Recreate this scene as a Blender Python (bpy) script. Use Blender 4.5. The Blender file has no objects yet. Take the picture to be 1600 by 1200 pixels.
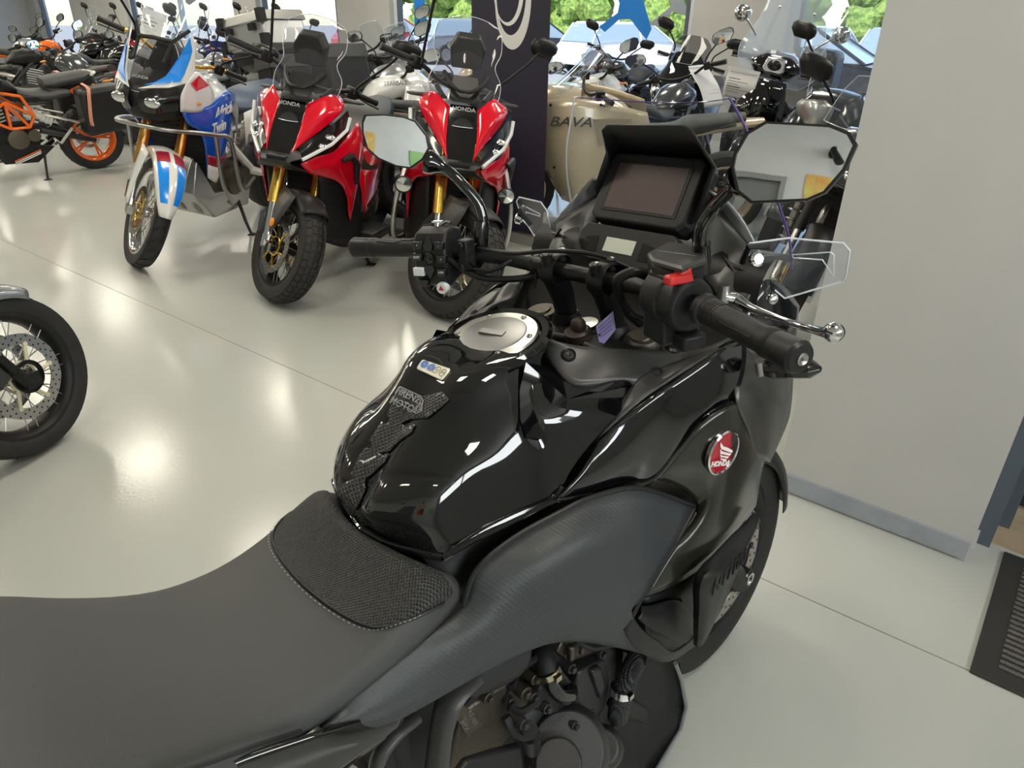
import bpy, bmesh, math, random
from mathutils import Vector, Matrix, Euler
from math import sin, cos, pi, radians, atan2, sqrt, hypot
V = Vector
sc = bpy.context.scene
random.seed(7)
# ---------------------------------------------------------------- camera
FPX, TH, ROLL, H = 1104.28, radians(27.53), radians(.89), 1.48
cam = bpy.data.cameras.new('camera'); camo = bpy.data.objects.new('camera', cam)
sc.collection.objects.link(camo); sc.camera = camo
cam.sensor_width = 36; cam.lens = FPX / 1600 * 36; cam.clip_start = .02; cam.clip_end = 300
camo.matrix_world = Matrix.Translation((0, 0, H)) @ Matrix.Rotation(pi/2 - TH, 4, 'X') @ Matrix.Rotation(ROLL, 4, 'Z')
# ---------------------------------------------------------------- world, sun, exposure
sc.view_settings.view_transform = 'Standard'; sc.view_settings.look = 'None'
sc.view_settings.exposure = -.12; sc.view_settings.gamma = 1
w = bpy.data.worlds.new('sky'); sc.world = w; w.use_nodes = True
nt = w.node_tree; bg = nt.nodes['Background']
sky = nt.nodes.new('ShaderNodeTexSky'); sky.sky_type = 'NISHITA'
sky.sun_disc = False; sky.sun_elevation = radians(52); sky.sun_rotation = radians(200); sky.air_density = 1.0; sky.dust_density = .6
nt.links.new(sky.outputs[0], bg.inputs[0]); bg.inputs[1].default_value = .40
sunl = bpy.data.lights.new('sun', 'SUN'); sunl.energy = 6.5; sunl.angle = radians(.6); sunl.color = (1, .95, .86)
suno = bpy.data.objects.new('sun', sunl); sc.collection.objects.link(suno)
suno.rotation_euler = Vector((-.35, -.9, 1.35)).to_track_quat('Z', 'Y').to_euler()
LAMP = 24.0
dl = bpy.data.lights.new('added_side_fill', 'AREA'); dl.shape = 'RECTANGLE'; dl.size = 4.6; dl.size_y = .8; dl.energy = 150; dl.color = (1, .97, .90)
dlo = bpy.data.objects.new('added_side_fill', dl); sc.collection.objects.link(dlo)     # added fill lamp set in the invented glazing of the right-hand wall
dlo.location = (3.55*.7797-.5*.6262, -3.55*.6262-.5*.7797, 2.48); dlo.rotation_euler = Vector((.7797, -.6262, .35)).to_track_quat('Z', 'Y').to_euler()           # added lamp, tilted down into the room
# room axes: U along the window wall, N towards it
UX, UY = .7797, -.6262
NX, NY = .6262, .7797
def UN(u, n, z=0): return V((u*UX + n*NX, u*UY + n*NY, z))
ROOMROT = atan2(UY, UX)
# ---------------------------------------------------------------- helpers
def ray(px, py):
    a, b = px-800, py-600; c, s = cos(ROLL), sin(ROLL)
    u = a*c + b*s; v = -a*s + b*c
    X = u/FPX; up = -v/FPX
    return V((X, cos(TH)+up*sin(TH), -sin(TH)+up*cos(TH)))
def G(px, py, z=0):
    r = ray(px, py); return V((0, 0, H)) + r*((z-H)/r.z)
def atdist(px, py, y):
    r = ray(px, py); return V((0, 0, H)) + r*(y/r.y)
COL = sc.collection
XF = [Matrix.Identity(4)]
def prop(o, label=None, cat=None, group=None, kind=None):
    if label: o['label'] = label
    if cat: o['category'] = cat
    if group: o['group'] = group
    if kind: o['kind'] = kind
    return o
def empty(name, label=None, cat=None, loc=(0, 0, 0), rot=(0, 0, 0), group=None, parent=None):
    o = bpy.data.objects.new(name, None); COL.objects.link(o); o.empty_display_size = .1
    o.location = loc; o.rotation_euler = rot; o.parent = parent
    return prop(o, label, cat, group)
def link(name, me, parent=None, label=None):
    o = bpy.data.objects.new(name, me); COL.objects.link(o); o.parent = parent
    if label: o['label'] = label
    return o
def frame_of(d):
    d = V(d).normalized(); a = V((0, 0, 1)) if abs(d.z) < .9 else V((1, 0, 0))
    x = a.cross(d).normalized(); return x, d.cross(x), d
def cr(P, n=6, closed=False):
    P = [V(p) for p in P]; N = len(P); out = []
    for i in range(N if closed else N-1):
        p1, p2 = P[i], P[(i+1) % N]
        p0 = P[i-1] if (i > 0 or closed) else p1*2-p2
        p3 = P[(i+2) % N] if (i+2 < N or closed) else p2*2-p1
        for k in range(n):
            t = k/n
            out.append(.5*((2*p1)+(p2-p0)*t+(2*p0-5*p1+4*p2-p3)*t*t+(3*p1-p0-3*p2+p3)*t**3))
    if not closed: out.append(P[-1].copy())
    return out
def fine(rows, nu=4, nv=4):
    rows = [cr(r, nu) for r in rows]; cols = [cr([r[i] for r in rows], nv) for i in range(len(rows[0]))]
    return [[cols[i][j] for i in range(len(cols))] for j in range(len(cols[0]))]
def lerp(a, b, t): return a + (b-a)*t
class MB:
    def __init__(s): s.v = []; s.f = []; s.m = []; s.mi = 0
    def add(s, vs, fs):
        o = len(s.v); s.v += [V(p) for p in vs]; s.f += [tuple(i+o for i in f) for f in fs]; s.m += [s.mi]*len(fs); return s
    def box(s, c, d, R=None, top=1.0, topx=None):
        c = V(c); hx, hy, hz = d[0]/2, d[1]/2, d[2]/2; tx = top if topx is None else topx
        P = []
        for z in (-1, 1):
            k = 1 if z < 0 else top; kx = 1 if z < 0 else tx
            for x, y in ((-1, -1), (1, -1), (1, 1), (-1, 1)): P.append(V((x*hx*kx, y*hy*k, z*hz)))
        if R is not None:
            M = Euler(R).to_matrix() if not isinstance(R, Matrix) else R
            P = [M @ p for p in P]
        return s.add([p+c for p in P], [(3, 2, 1, 0), (4, 5, 6, 7), (0, 1, 5, 4), (1, 2, 6, 5), (2, 3, 7, 6), (3, 0, 4, 7)])
    def tube(s, path, r, n=8, closed=False, k=0, cap=True, flat=1.0):
        if k: path = cr(path, k, closed)
        path = [V(p) for p in path]; N = len(path); rr = r if isinstance(r, (list, tuple)) else [r]*N
        if len(rr) != N: rr = [lerp(rr[int(i*(len(rr)-1)/(N-1) // 1) if i < N-1 else -2], rr[min(int(i*(len(rr)-1)/(N-1))+1, len(rr)-1) if i < N-1 else -1], (i*(len(rr)-1)/(N-1)) % 1 if i < N-1 else 1) for i in range(N)]
        vs = []; x = None
        for i in range(N):
            d = path[(i+1) % N]-path[i-1] if closed else path[min(i+1, N-1)]-path[max(i-1, 0)]
            if d.length < 1e-9: d = V((0, 0, 1))
            d.normalize()
            if x is None: x = frame_of(d)[0]
            x = (x-d*x.dot(d)).normalized(); y = d.cross(x)
            for j in range(n):
                a = 2*pi*j/n; vs.append(path[i]+x*cos(a)*rr[i]+y*sin(a)*rr[i]*flat)
        fs = []
        for i in range(N if closed else N-1):
            for j in range(n): a = i*n+j; b = i*n+(j+1) % n; c = ((i+1) % N)*n; fs.append((a, b, c+(j+1) % n, c+j))
        if cap and not closed: fs += [tuple(range(n))[::-1], tuple((N-1)*n+j for j in range(n))]
        return s.add(vs, fs)
    def cyl(s, a, b, r, r2=None, n=16): return s.tube([a, b], [r, r if r2 is None else r2], n)
    def lathe(s, prof, o=(0, 0, 0), d=(0, 1, 0), n=32, closed=False):
        x, y, z = frame_of(d); o = V(o); vs = []; K = len(prof)
        for j in range(n):
            a = 2*pi*j/n
            for r, h in prof: vs.append(o+x*cos(a)*r+y*sin(a)*r+z*h)
        fs = []
        for j in range(n):
            for i in range(K if closed else K-1):
                i2 = (i+1) % K; a = j*K; b = ((j+1) % n)*K; fs.append((a+i, b+i, b+i2, a+i2))
        return s.add(vs, fs)
    def grid(s, rows, nu=0, nv=0):
        if nu: rows = fine(rows, nu, nv or nu)
        K = len(rows[0]); vs = [p for r in rows for p in r]
        return s.add(vs, [(i*K+j, i*K+j+1, (i+1)*K+j+1, (i+1)*K+j) for i in range(len(rows)-1) for j in range(K-1)])
    def loft(s, rings, cap=True):
        K = len(rings[0]); vs = [p for r in rings for p in r]; L = len(rings)
        fs = [(i*K+j, i*K+(j+1) % K, (i+1)*K+(j+1) % K, (i+1)*K+j) for i in range(L-1) for j in range(K)]
        if cap: fs += [tuple(range(K))[::-1], tuple((L-1)*K+j for j in range(K))]
        return s.add(vs, fs)
    def prism(s, poly, t):
        t = V(t); poly = [V(p) for p in poly]; K = len(poly)
        return s.add(poly+[p+t for p in poly], [tuple(range(K))[::-1], tuple(range(K, 2*K))]+[(i, (i+1) % K, (i+1) % K+K, i+K) for i in range(K)])
    def poly(s, pts): return s.add(pts, [tuple(range(len(pts)))])
    def ball(s, c, r, n=12, m=8):
        c = V(c); r = (r, r, r) if not isinstance(r, (tuple, list)) else r; rings = []
        vs = [c+V((0, 0, -r[2]))]
        for i in range(1, m):
            a = -pi/2+pi*i/m
            for j in range(n): b = 2*pi*j/n; vs.append(c+V((cos(a)*cos(b)*r[0], cos(a)*sin(b)*r[1], sin(a)*r[2])))
        vs.append(c+V((0, 0, r[2]))); fs = []
        for j in range(n): fs.append((0, 1+(j+1) % n, 1+j)); fs.append((len(vs)-1, 1+(m-2)*n+j, 1+(m-2)*n+(j+1) % n))
        for i in range(m-2):
            for j in range(n): a = 1+i*n; fs.append((a+j, a+(j+1) % n, a+n+(j+1) % n, a+n+j))
        return s.add(vs, fs)
    def flip(s, k=0):
        n = len(s.v); s.v = [V((p.x, -p.y, p.z)) for p in s.v]; s.f = [f[::-1] for f in s.f]; return s
    def both(s):
        n = len(s.v); s.v += [V((p.x, -p.y, p.z)) for p in s.v]; s.f += [tuple(i+n for i in f[::-1]) for f in s.f]; s.m += list(s.m); return s
    def build(s, name, mat, parent=None, ang=35, bevel=0, solid=0, sub=0, label=None, off=0, merge=True, xf=None):
        bm = bmesh.new(); M = xf if xf is not None else XF[0]
        vs = [bm.verts.new(M @ p) for p in s.v]
        for f, mi in zip(s.f, s.m):
            try: fc = bm.faces.new([vs[i] for i in f]); fc.material_index = mi; fc.smooth = True
            except ValueError: pass
        if merge: bmesh.ops.remove_doubles(bm, verts=bm.verts, dist=1e-5)
        bmesh.ops.recalc_face_normals(bm, faces=bm.faces)
        me = bpy.data.meshes.new(name); bm.to_mesh(me); bm.free()
        for m_ in (mat if isinstance(mat, (list, tuple)) else [mat]): me.materials.append(m_)
        if ang is None: me.polygons.foreach_set('use_smooth', [False]*len(me.polygons))
        elif ang < 180: me.set_sharp_from_angle(angle=radians(ang))
        o = link(name, me, parent, label)
        if solid:
            md = o.modifiers.new('s', 'SOLIDIFY'); md.thickness = abs(solid); md.offset = off
        if bevel:
            md = o.modifiers.new('b', 'BEVEL'); md.width = bevel; md.segments = 2; md.limit_method = 'ANGLE'; md.angle_limit = radians(40); md.harden_normals = False
        if sub:
            md = o.modifiers.new('u', 'SUBSURF'); md.levels = md.render_levels = sub
        return o
def text(s, size, M, mat, parent, name='lettering', ext=.0006, bold=0, shear=0, sx=1, align='CENTER', label=None):
    cu = bpy.data.curves.new(name, 'FONT'); cu.body = s; cu.size = size; cu.extrude = ext; cu.align_x = align; cu.align_y = 'CENTER'
    cu.offset = bold; cu.shear = shear; cu.resolution_u = 3
    t = bpy.data.objects.new('t', cu); COL.objects.link(t); dg = bpy.context.evaluated_depsgraph_get(); dg.update()
    me = bpy.data.meshes.new_from_object(t.evaluated_get(dg)); bpy.data.objects.remove(t)
    me.transform(XF[0] @ M @ Matrix.Diagonal((sx, 1, 1, 1))); me.materials.clear(); me.materials.append(mat)
    return link(name, me, parent, label)
def onplane(o, x, up):           # matrix with text x axis and up axis
    x = V(x).normalized(); up = V(up); z = x.cross(up).normalized(); y = z.cross(x)
    M = Matrix((x, y, z)).transposed().to_4x4(); M.translation = V(o); return M
# ---------------------------------------------------------------- materials
def mat(name, col, rough=.5, metal=0, coat=0, bump=None, emit=None, spec=None, coatr=.03):
    m = bpy.data.materials.new(name); m.use_nodes = True; nt = m.node_tree; b = nt.nodes['Principled BSDF']
    c = tuple(col)+(1,) if len(col) == 3 else col
    b.inputs['Base Color'].default_value = c; b.inputs['Roughness'].default_value = rough; b.inputs['Metallic'].default_value = metal
    b.inputs['Coat Weight'].default_value = coat; b.inputs['Coat Roughness'].default_value = coatr
    if spec is not None: b.inputs['Specular IOR Level'].default_value = spec
    if emit: b.inputs['Emission Color'].default_value = tuple(emit[:3])+(1,); b.inputs['Emission Strength'].default_value = emit[3]
    if bump:
        kind, scale, dist = bump[:3]
        tc = nt.nodes.new('ShaderNodeTexCoord'); bp = nt.nodes.new('ShaderNodeBump'); bp.inputs['Distance'].default_value = dist
        bp.inputs['Strength'].default_value = bump[3] if len(bump) > 3 else 1
        if kind == 'noise':
            t = nt.nodes.new('ShaderNodeTexNoise'); t.inputs['Scale'].default_value = scale; t.inputs['Detail'].default_value = 3
            nt.links.new(tc.outputs['Object'], t.inputs['Vector']); out = t.outputs['Fac']
        elif kind == 'weave':
            wv = []
            for ax in 'XY':
                t = nt.nodes.new('ShaderNodeTexWave'); t.bands_direction = ax; t.inputs['Scale'].default_value = scale
                mp = nt.nodes.new('ShaderNodeMapping'); mp.inputs['Rotation'].default_value = bump[4] if len(bump) > 4 else (0, 0, 0)
                nt.links.new(tc.outputs['Object'], mp.inputs['Vector']); nt.links.new(mp.outputs[0], t.inputs['Vector']); wv.append(t)
            mm = nt.nodes.new('ShaderNodeMath'); mm.operation = 'MULTIPLY'
            nt.links.new(wv[0].outputs['Fac'], mm.inputs[0]); nt.links.new(wv[1].outputs['Fac'], mm.inputs[1]); out = mm.outputs[0]
        elif kind == 'bands':
            t = nt.nodes.new('ShaderNodeTexWave'); t.bands_direction = bump[4]; t.inputs['Scale'].default_value = scale
            nt.links.new(tc.outputs['Object'], t.inputs['Vector']); out = t.outputs['Fac']
        nt.links.new(out, bp.inputs['Height']); nt.links.new(bp.outputs[0], b.inputs['Normal'])
    return m
def clear(name, tint=(1, 1, 1), refl=1.0, haze=0, hazecol=(.8, .85, .9), rough=.01):
    m = bpy.data.materials.new(name); m.use_nodes = True; nt = m.node_tree; nt.nodes.remove(nt.nodes['Principled BSDF'])
    out = nt.nodes['Material Output']; tr = nt.nodes.new('ShaderNodeBsdfTransparent'); tr.inputs[0].default_value = tuple(tint)+(1,)
    gl = nt.nodes.new('ShaderNodeBsdfGlossy'); gl.inputs['Roughness'].default_value = rough
    fr = nt.nodes.new('ShaderNodeFresnel'); ge = nt.nodes.new('ShaderNodeNewGeometry'); mr = nt.nodes.new('ShaderNodeMapRange')
    mr.inputs['To Min'].default_value = 1.45; mr.inputs['To Max'].default_value = 1/1.45; nt.links.new(ge.outputs['Backfacing'], mr.inputs['Value']); nt.links.new(mr.outputs[0], fr.inputs['IOR'])
    mu = nt.nodes.new('ShaderNodeMath'); mu.operation = 'MULTIPLY'; mu.inputs[1].default_value = refl
    nt.links.new(fr.outputs[0], mu.inputs[0]); mx = nt.nodes.new('ShaderNodeMixShader')
    nt.links.new(mu.outputs[0], mx.inputs[0]); nt.links.new(tr.outputs[0], mx.inputs[1]); nt.links.new(gl.outputs[0], mx.inputs[2]); last = mx
    if haze:
        df = nt.nodes.new('ShaderNodeBsdfDiffuse'); df.inputs[0].default_value = tuple(hazecol)+(1,)
        m2 = nt.nodes.new('ShaderNodeMixShader'); m2.inputs[0].default_value = haze
        nt.links.new(mx.outputs[0], m2.inputs[1]); nt.links.new(df.outputs[0], m2.inputs[2]); last = m2
    nt.links.new(last.outputs[0], out.inputs[0]); return m
def noisemat(name, c1, c2, scale, rough=.5, r2=None, bumpd=0, detail=6, coords='Object', metal=0):
    m = mat(name, c1, rough, metal); nt = m.node_tree; b = nt.nodes['Principled BSDF']
    tc = nt.nodes.new('ShaderNodeTexCoord'); t = nt.nodes.new('ShaderNodeTexNoise'); t.inputs['Scale'].default_value = scale; t.inputs['Detail'].default_value = detail
    nt.links.new(tc.outputs[coords], t.inputs['Vector']); r = nt.nodes.new('ShaderNodeValToRGB')
    r.color_ramp.elements[0].position = .35; r.color_ramp.elements[1].position = .65
    r.color_ramp.elements[0].color = tuple(c1)+(1,); r.color_ramp.elements[1].color = tuple(c2)+(1,)
    nt.links.new(t.outputs['Fac'], r.inputs[0]); nt.links.new(r.outputs[0], b.inputs['Base Color'])
    if bumpd:
        bp = nt.nodes.new('ShaderNodeBump'); bp.inputs['Distance'].default_value = bumpd
        nt.links.new(t.outputs['Fac'], bp.inputs['Height']); nt.links.new(bp.outputs[0], b.inputs['Normal'])
    return m
class M: pass
M.tire = mat('tire rubber', (.016, .0155, .0155), .62, bump=('noise', 60, .001))
M.tread = mat('block tread rubber', (.028, .026, .025), .7)
M.black = mat('matte black plastic', (.010, .010, .011), .42, spec=.35)
M.dark = mat('dark satin plastic', (.017, .017, .018), .42, spec=.35)
M.grain = mat('grained dark plastic', (.03, .031, .032), .5, bump=('noise', 900, .0006), spec=.3)
M.greyp = mat('grey plastic', (.046, .046, .046), .38, spec=.6)
M.gloss = mat('gloss black paint', (.003, .003, .004), .06, coat=1, coatr=.01)
M.piano = mat('piano black', (.006, .006, .007), .18, coat=.5)
M.matgrey = mat('satin graphite paint', (.09, .09, .085), .32, .5)
M.chrome = mat('chrome', (.82, .82, .82), .07, 1)
M.alu = mat('brushed aluminium', (.58, .58, .56), .3, 1)
M.steel = mat('satin steel', (.42, .41, .39), .32, 1)
M.disc = mat('brake disc steel', (.45, .43, .41), .28, 1)
M.gold = mat('gold anodised', (.72, .46, .10), .26, 1)
M.bronze = mat('bronze fork', (.62, .33, .09), .28, 1)
M.dkmetal = mat('dark cast metal', (.055, .055, .058), .38, .6, bump=('noise', 500, .0006))
M.castbr = mat('raw engine casting', (.13, .115, .09), .42, .8, bump=('noise', 400, .0008))
M.red = mat('racing red paint', (.72, .002, .02), .18, coat=.8)
M.white = mat('white paint', (.82, .82, .80), .2, coat=.6)
M.whitep = mat('white plastic', (.78, .78, .76), .4)
M.blue = mat('tricolour blue paint', (.005, .09, .55), .2, coat=.6)
M.lblue = mat('bright blue paint', (.01, .27, .9), .22, coat=.4)
M.navy = mat('navy paint', (.012, .018, .12), .25, coat=.5)
M.dred = mat('dark red decal', (.35, .01, .03), .3)
M.orange = mat('orange paint', (.92, .16, .01), .22, coat=.5)
M.amber = mat('amber lens', (.9, .28, .02), .15, coat=.6)
M.silver = mat('silver paint', (.45, .46, .47), .28, .7, coat=.5)
M.beige = mat('champagne paint', (.62, .53, .38), .27, .35, coat=.6)
M.grey = mat('grey paint', (.22, .23, .25), .25, .4, coat=.6)
M.dgrey = mat('dark grey paint', (.06, .065, .07), .22, .3, coat=.7)
M.brownseat = mat('brown black leather', (.045, .026, .028), .5)
M.seat = mat('seat vinyl', (.055, .057, .058), .55, bump=('noise', 1300, .0005))
M.seatgrip = mat('textured seat grip', (.040, .041, .041), .42, bump=('weave', 85, .0035, 1, (0, 0, .78)))
M.weave = mat('textured side cover plastic', (.042, .046, .050), .45, bump=('weave', 55, .0008, .22, (1.2, .3, .5)), spec=.4)
M.tankpad = mat('carbon look tank pad', (.03, .03, .03), .34, coat=.5, bump=('weave', 60, .004, 1, (0, .8, .78)))
M.stitch = mat('pale stitching', (.35, .35, .35), .6)
M.screen = mat('dark display glass', (.075, .048, .045), .45, spec=.4)
M.lcd = mat('lcd panel', (.62, .64, .55), .3, coat=.3)
M.mirror = mat('mirror glass', (.86, .88, .89), .015, 1)
M.lens = clear('clear lens', (.93, .95, .97), 1.6)
M.wind = clear('clear windscreen', (.90, .93, .96), 1.1, haze=.055, hazecol=(.6, .7, .85))  # bluish reflections and dust put into a diffuse haze colour
M.hazy = clear('bluish hazy windshield', (.86, .90, .95), 1.3, haze=.38, hazecol=(.66, .76, .92))
M.tint = clear('lightly tinted windscreen', (.74, .74, .77), 1.1, haze=.05, hazecol=(.5, .5, .55))
M.smoke = clear('smoked windscreen', (.36, .36, .38), 1.1, haze=.05, hazecol=(.3, .3, .32))
M.edge = mat('bright acrylic edge', (.75, .78, .85), .15, coat=.6)
M.edgeviolet = mat('violet acrylic edge', (.10, .06, .22), .15, coat=.6)
M.hl = mat('headlight reflector', (.8, .8, .8), .12, 1)
M.drl = mat('white light guide', (.8, .82, .82), .35)
M.redp = mat('red switch', (.55, .02, .02), .35)
M.paper = mat('price sheet paper', (.72, .72, .74), .6)
M.ink = mat('ink', (.03, .03, .035), .6)
M.letter = mat('white lettering', (.85, .85, .85), .4)
M.dimletter = mat('grey lettering', (.30, .30, .30), .45)
M.gtape = mat('green panel', (.16, .36, .08), .5)
M.tail = mat('red tail lens', (.6, .01, .02), .12, coat=.8)
M.rubber = mat('grip rubber', (.014, .014, .015), .5, bump=('noise', 300, .0005), spec=.4)
M.mesh = mat('radiator core', (.02, .02, .022), .6, .4, bump=('weave', 40, .004, 1, (pi/2, 0, 0)))
M.purple = mat('lilac key tag', (.42, .36, .72), .5)
# ---------------------------------------------------------------- the room
def struct(name, mb, m, **k):
    o = mb.build(name, m, **k); o['kind'] = 'structure'; return o
fm = noisemat('grey resin floor', (.50, .52, .495), (.54, .555, .52), .55, .2)
nt = fm.node_tree; b = nt.nodes['Principled BSDF']; b.inputs['Specular IOR Level'].default_value = .5
t2 = nt.nodes.new('ShaderNodeTexNoise'); t2.inputs['Scale'].default_value = 70; t2.inputs['Detail'].default_value = 5
tc = nt.nodes.new('ShaderNodeTexCoord'); nt.links.new(tc.outputs['Object'], t2.inputs['Vector'])
bp = nt.nodes.new('ShaderNodeBump'); bp.inputs['Distance'].default_value = .0008; bp.inputs['Strength'].default_value = .4
nt.links.new(t2.outputs['Fac'], bp.inputs['Height']); nt.links.new(bp.outputs[0], b.inputs['Normal'])
mrg = nt.nodes.new('ShaderNodeMapRange'); t3 = nt.nodes.new('ShaderNodeTexNoise'); t3.inputs['Scale'].default_value = 1.7
nt.links.new(tc.outputs['Object'], t3.inputs['Vector']); nt.links.new(t3.outputs['Fac'], mrg.inputs['Value'])
mrg.inputs['To Min'].default_value = .13; mrg.inputs['To Max'].default_value = .19; nt.links.new(mrg.outputs[0], b.inputs['Roughness'])
M.floor = fm
M.wall = noisemat('grey wall plaster', (.52, .515, .495), (.545, .54, .52), 3, .75, bumpd=.0006)
M.wallw = noisemat('pale wall plaster', (.50, .51, .51), (.53, .54, .54), 3, .8)
M.ceil = mat('ceiling board', (.50, .50, .49), .8)
M.base = noisemat('blue grey skirting', (.30, .325, .36), (.36, .385, .42), 8, .5)
M.wframe = mat('pale window frame', (.68, .73, .78), .4)
M.dframe = mat('slate blue frame', (.10, .125, .155), .4)
M.pane = clear('window pane', (.95, .97, .98), .7)
M.lamp = mat('lit ceiling panel', (1, 1, 1), .5, emit=(1, .93, .77, LAMP))
def quad(u0, u1, n0, n1, z0, z1): 
    m = MB(); m.loft([[UN(u0, n0, z), UN(u1, n0, z), UN(u1, n1, z), UN(u0, n1, z)] for z in (z0, z1)]); return m
U0, U1, N0, N1, HC = -27, 3.4, -3.2, 9.6, 3.1
struct('floor', quad(U0-.2, U1+.2, N0-.2, N1+.2, -.1, 0), M.floor)
struct('ceiling', quad(U0-.2, U1+.2, N0-.2, N1+.2, HC, HC+.2), M.ceil)
struct('wall_left', quad(U0-.2, U0, N0, N1, 0, HC), M.wallw)
struct('wall_right', quad(U1, U1+.2, 1.9, N1, 0, HC), M.wallw); struct('wall_right', quad(U1, U1+.2, N0, -2.9, 0, HC), M.wallw)
struct('wall_right', quad(U1, U1+.2, -2.9, 1.9, 0, 2.05), M.wallw); struct('wall_right', quad(U1, U1+.2, -2.9, 1.9, 2.92, HC), M.wallw)
struct('wall_back', quad(U0, U1, N0-.2, N0, 0, HC), M.wallw)
# beams
for i, n in enumerate((-1.2, 1.6)):
    struct('trim_%d' % (i+1), quad(U0, U1, n-.15, n+.15, HC-.28, HC), M.ceil)
# window wall: piers between full-height glazing
def upx(px):
    r = (px-800)/(FPX*(cos(TH)+600/FPX*sin(TH))); s = N1/(NX*r+NY); p = V((r*s, s, 0)); return p.x*UX+p.y*UY
piers = [(U0, upx(40)), (upx(95), upx(182)), (upx(352), upx(388)), (upx(515), upx(598)), (upx(1075), upx(1226)), (2.4, U1)]
for i, (a, c) in enumerate(piers):
    struct('wall_window' if i == 0 else 'wall_window.%03d' % i, quad(a, c, N1, N1+.3, 0, HC), M.wall)
for i in range(len(piers)-1):
    a, c = piers[i][1], piers[i+1][0]
    fr = MB(); N = N1+.16
    def bar(u0, u1, z0, z1, d=.05): fr.loft([[UN(u0, N-d, z), UN(u1, N-d, z), UN(u1, N+d, z), UN(u0, N+d, z)] for z in (z0, z1)])
    bar(a, a+.10, 0, HC); bar(c-.10, c, 0, HC); bar(a+.12, c-.12, 0, .1); bar(a+.12, c-.12, HC-.12, HC)
    if c-a > 3: bar((a+c)/2-.04, (a+c)/2+.04, 0, HC)
    wo = struct('window_%d' % (i+1), fr, M.wframe)
    p = MB(); p.loft([[UN(a+.09, N-.008, z), UN(c-.09, N-.008, z), UN(c-.09, N+.008, z), UN(a+.09, N+.008, z)] for z in (.08, HC-.1)])
    p.build('pane', M.pane, wo)
    d = MB(); d.loft([[UN(a+.10, N-.07, z), UN(a+.145, N-.07, z), UN(a+.145, N+.03, z), UN(a+.10, N+.03, z)] for z in (0, HC)])
    d.loft([[UN(c-.145, N-.07, z), UN(c-.10, N-.07, z), UN(c-.10, N+.03, z), UN(c-.145, N+.03, z)] for z in (0, HC)])
    d.build('seal', M.dframe, wo)
fr = MB()
for n0, n1, z0, z1 in ((-2.9, -2.8, 2.05, 2.92), (1.8, 1.9, 2.05, 2.92), (-.55, -.45, 2.05, 2.92), (-2.9, 1.9, 2.05, 2.10), (-2.9, 1.9, 2.87, 2.92)): fr.loft([[UN(U1-.0, n0, z), UN(U1+.08, n0, z), UN(U1+.08, n1, z), UN(U1, n1, z)] for z in (z0, z1)])
w9 = struct('window_9', fr, M.wframe); quad(U1+.03, U1+.045, -2.85, 1.85, 2.08, 2.9).build('pane', M.pane, w9)  # invented high glazing, added to let side light into the room
# grey pillar on the right with skirting, then the door
struct('wall_pillar', quad(-.557, .038, 2.208, 2.75, 0, HC), M.wall)
struct('baseboard_pillar', quad(-.562, .034, 2.196, 2.208, .012, .075), M.base)
struct('baseboard_corner', quad(.038, .048, 2.215, 2.34, .0, .05), M.wallw)
struct('wall_door', quad(1.25, U1, 2.345, 2.75, 0, HC), M.wall)
struct('wall_lintel', quad(.038, 1.25, 2.345, 2.75, 2.15, HC), M.wall)
dr = MB()
for u0, u1, n0, n1, z0, z1 in ((.040, .085, 2.33, 2.45, 0, 2.15), (.045, .12, 2.47, 2.53, 0, 2.15), (1.17, 1.25, 2.33, 2.45, 0, 2.15), (.04, 1.25, 2.33, 2.45, 2.07, 2.15)):
    dr.loft([[UN(u0, n0, z), UN(u1, n0, z), UN(u1, n1, z), UN(u0, n1, z)] for z in (z0, z1)])
do = struct('door_1', dr, M.dframe)
quad(.12, 1.17, 2.62, 2.66, .02, 2.1).build('pane', mat('dark door glass', (.03, .033, .04), .15), do)
struct('trim_threshold', quad(.085, 1.17, 2.36, 3.2, -.02, .006), noisemat('tan stone', (.42, .33, .22), (.50, .40, .28), 14, .6))
# floor joint
jm = mat('floor joint', (.25, .24, .22), .7)
def strip(a, b, wd, m, name):
    d = (b-a).normalized(); s = V((-d.y, d.x, 0))*wd/2; mb = MB(); mb.loft([[a-s+V((0, 0, z)), a+s+V((0, 0, z)), b+s+V((0, 0, z)), b-s+V((0, 0, z))] for z in (-.004, .0006)]); struct(name, mb, m)
strip(UN(-16, G(440, 690).x*NX+G(440, 690).y*NY), UN(3, 1.83), .004, jm, 'trim_floor_joint')
# mat by the door
mm = MB(); c4 = [UN(.125, 1.735), UN(1.1, 1.735), UN(1.1, 2.33), UN(.125, 2.33)]
mm.loft([[p+V((0, 0, z)) for p in c4] for z in (.001, .009)])
mato = mm.build('door_mat', mat('black rubber mat edge', (.035, .034, .033), .6), bevel=.002)
prop(mato, 'black ribbed entrance mat on the floor before the dark door frame', 'mat')
mm = MB()
n = 1.79
while n < 2.28:
    mm.loft([[UN(.18, n, z), UN(1.05, n, z), UN(1.05, n+.0125, z), UN(.18, n+.0125, z)] for z in (.009, .0135)]); n += .0225
mm.build('ribbing', noisemat('ribbed carpet', (.05, .048, .045), (.17, .165, .155), 300, .9), mato, bevel=.002)
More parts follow.
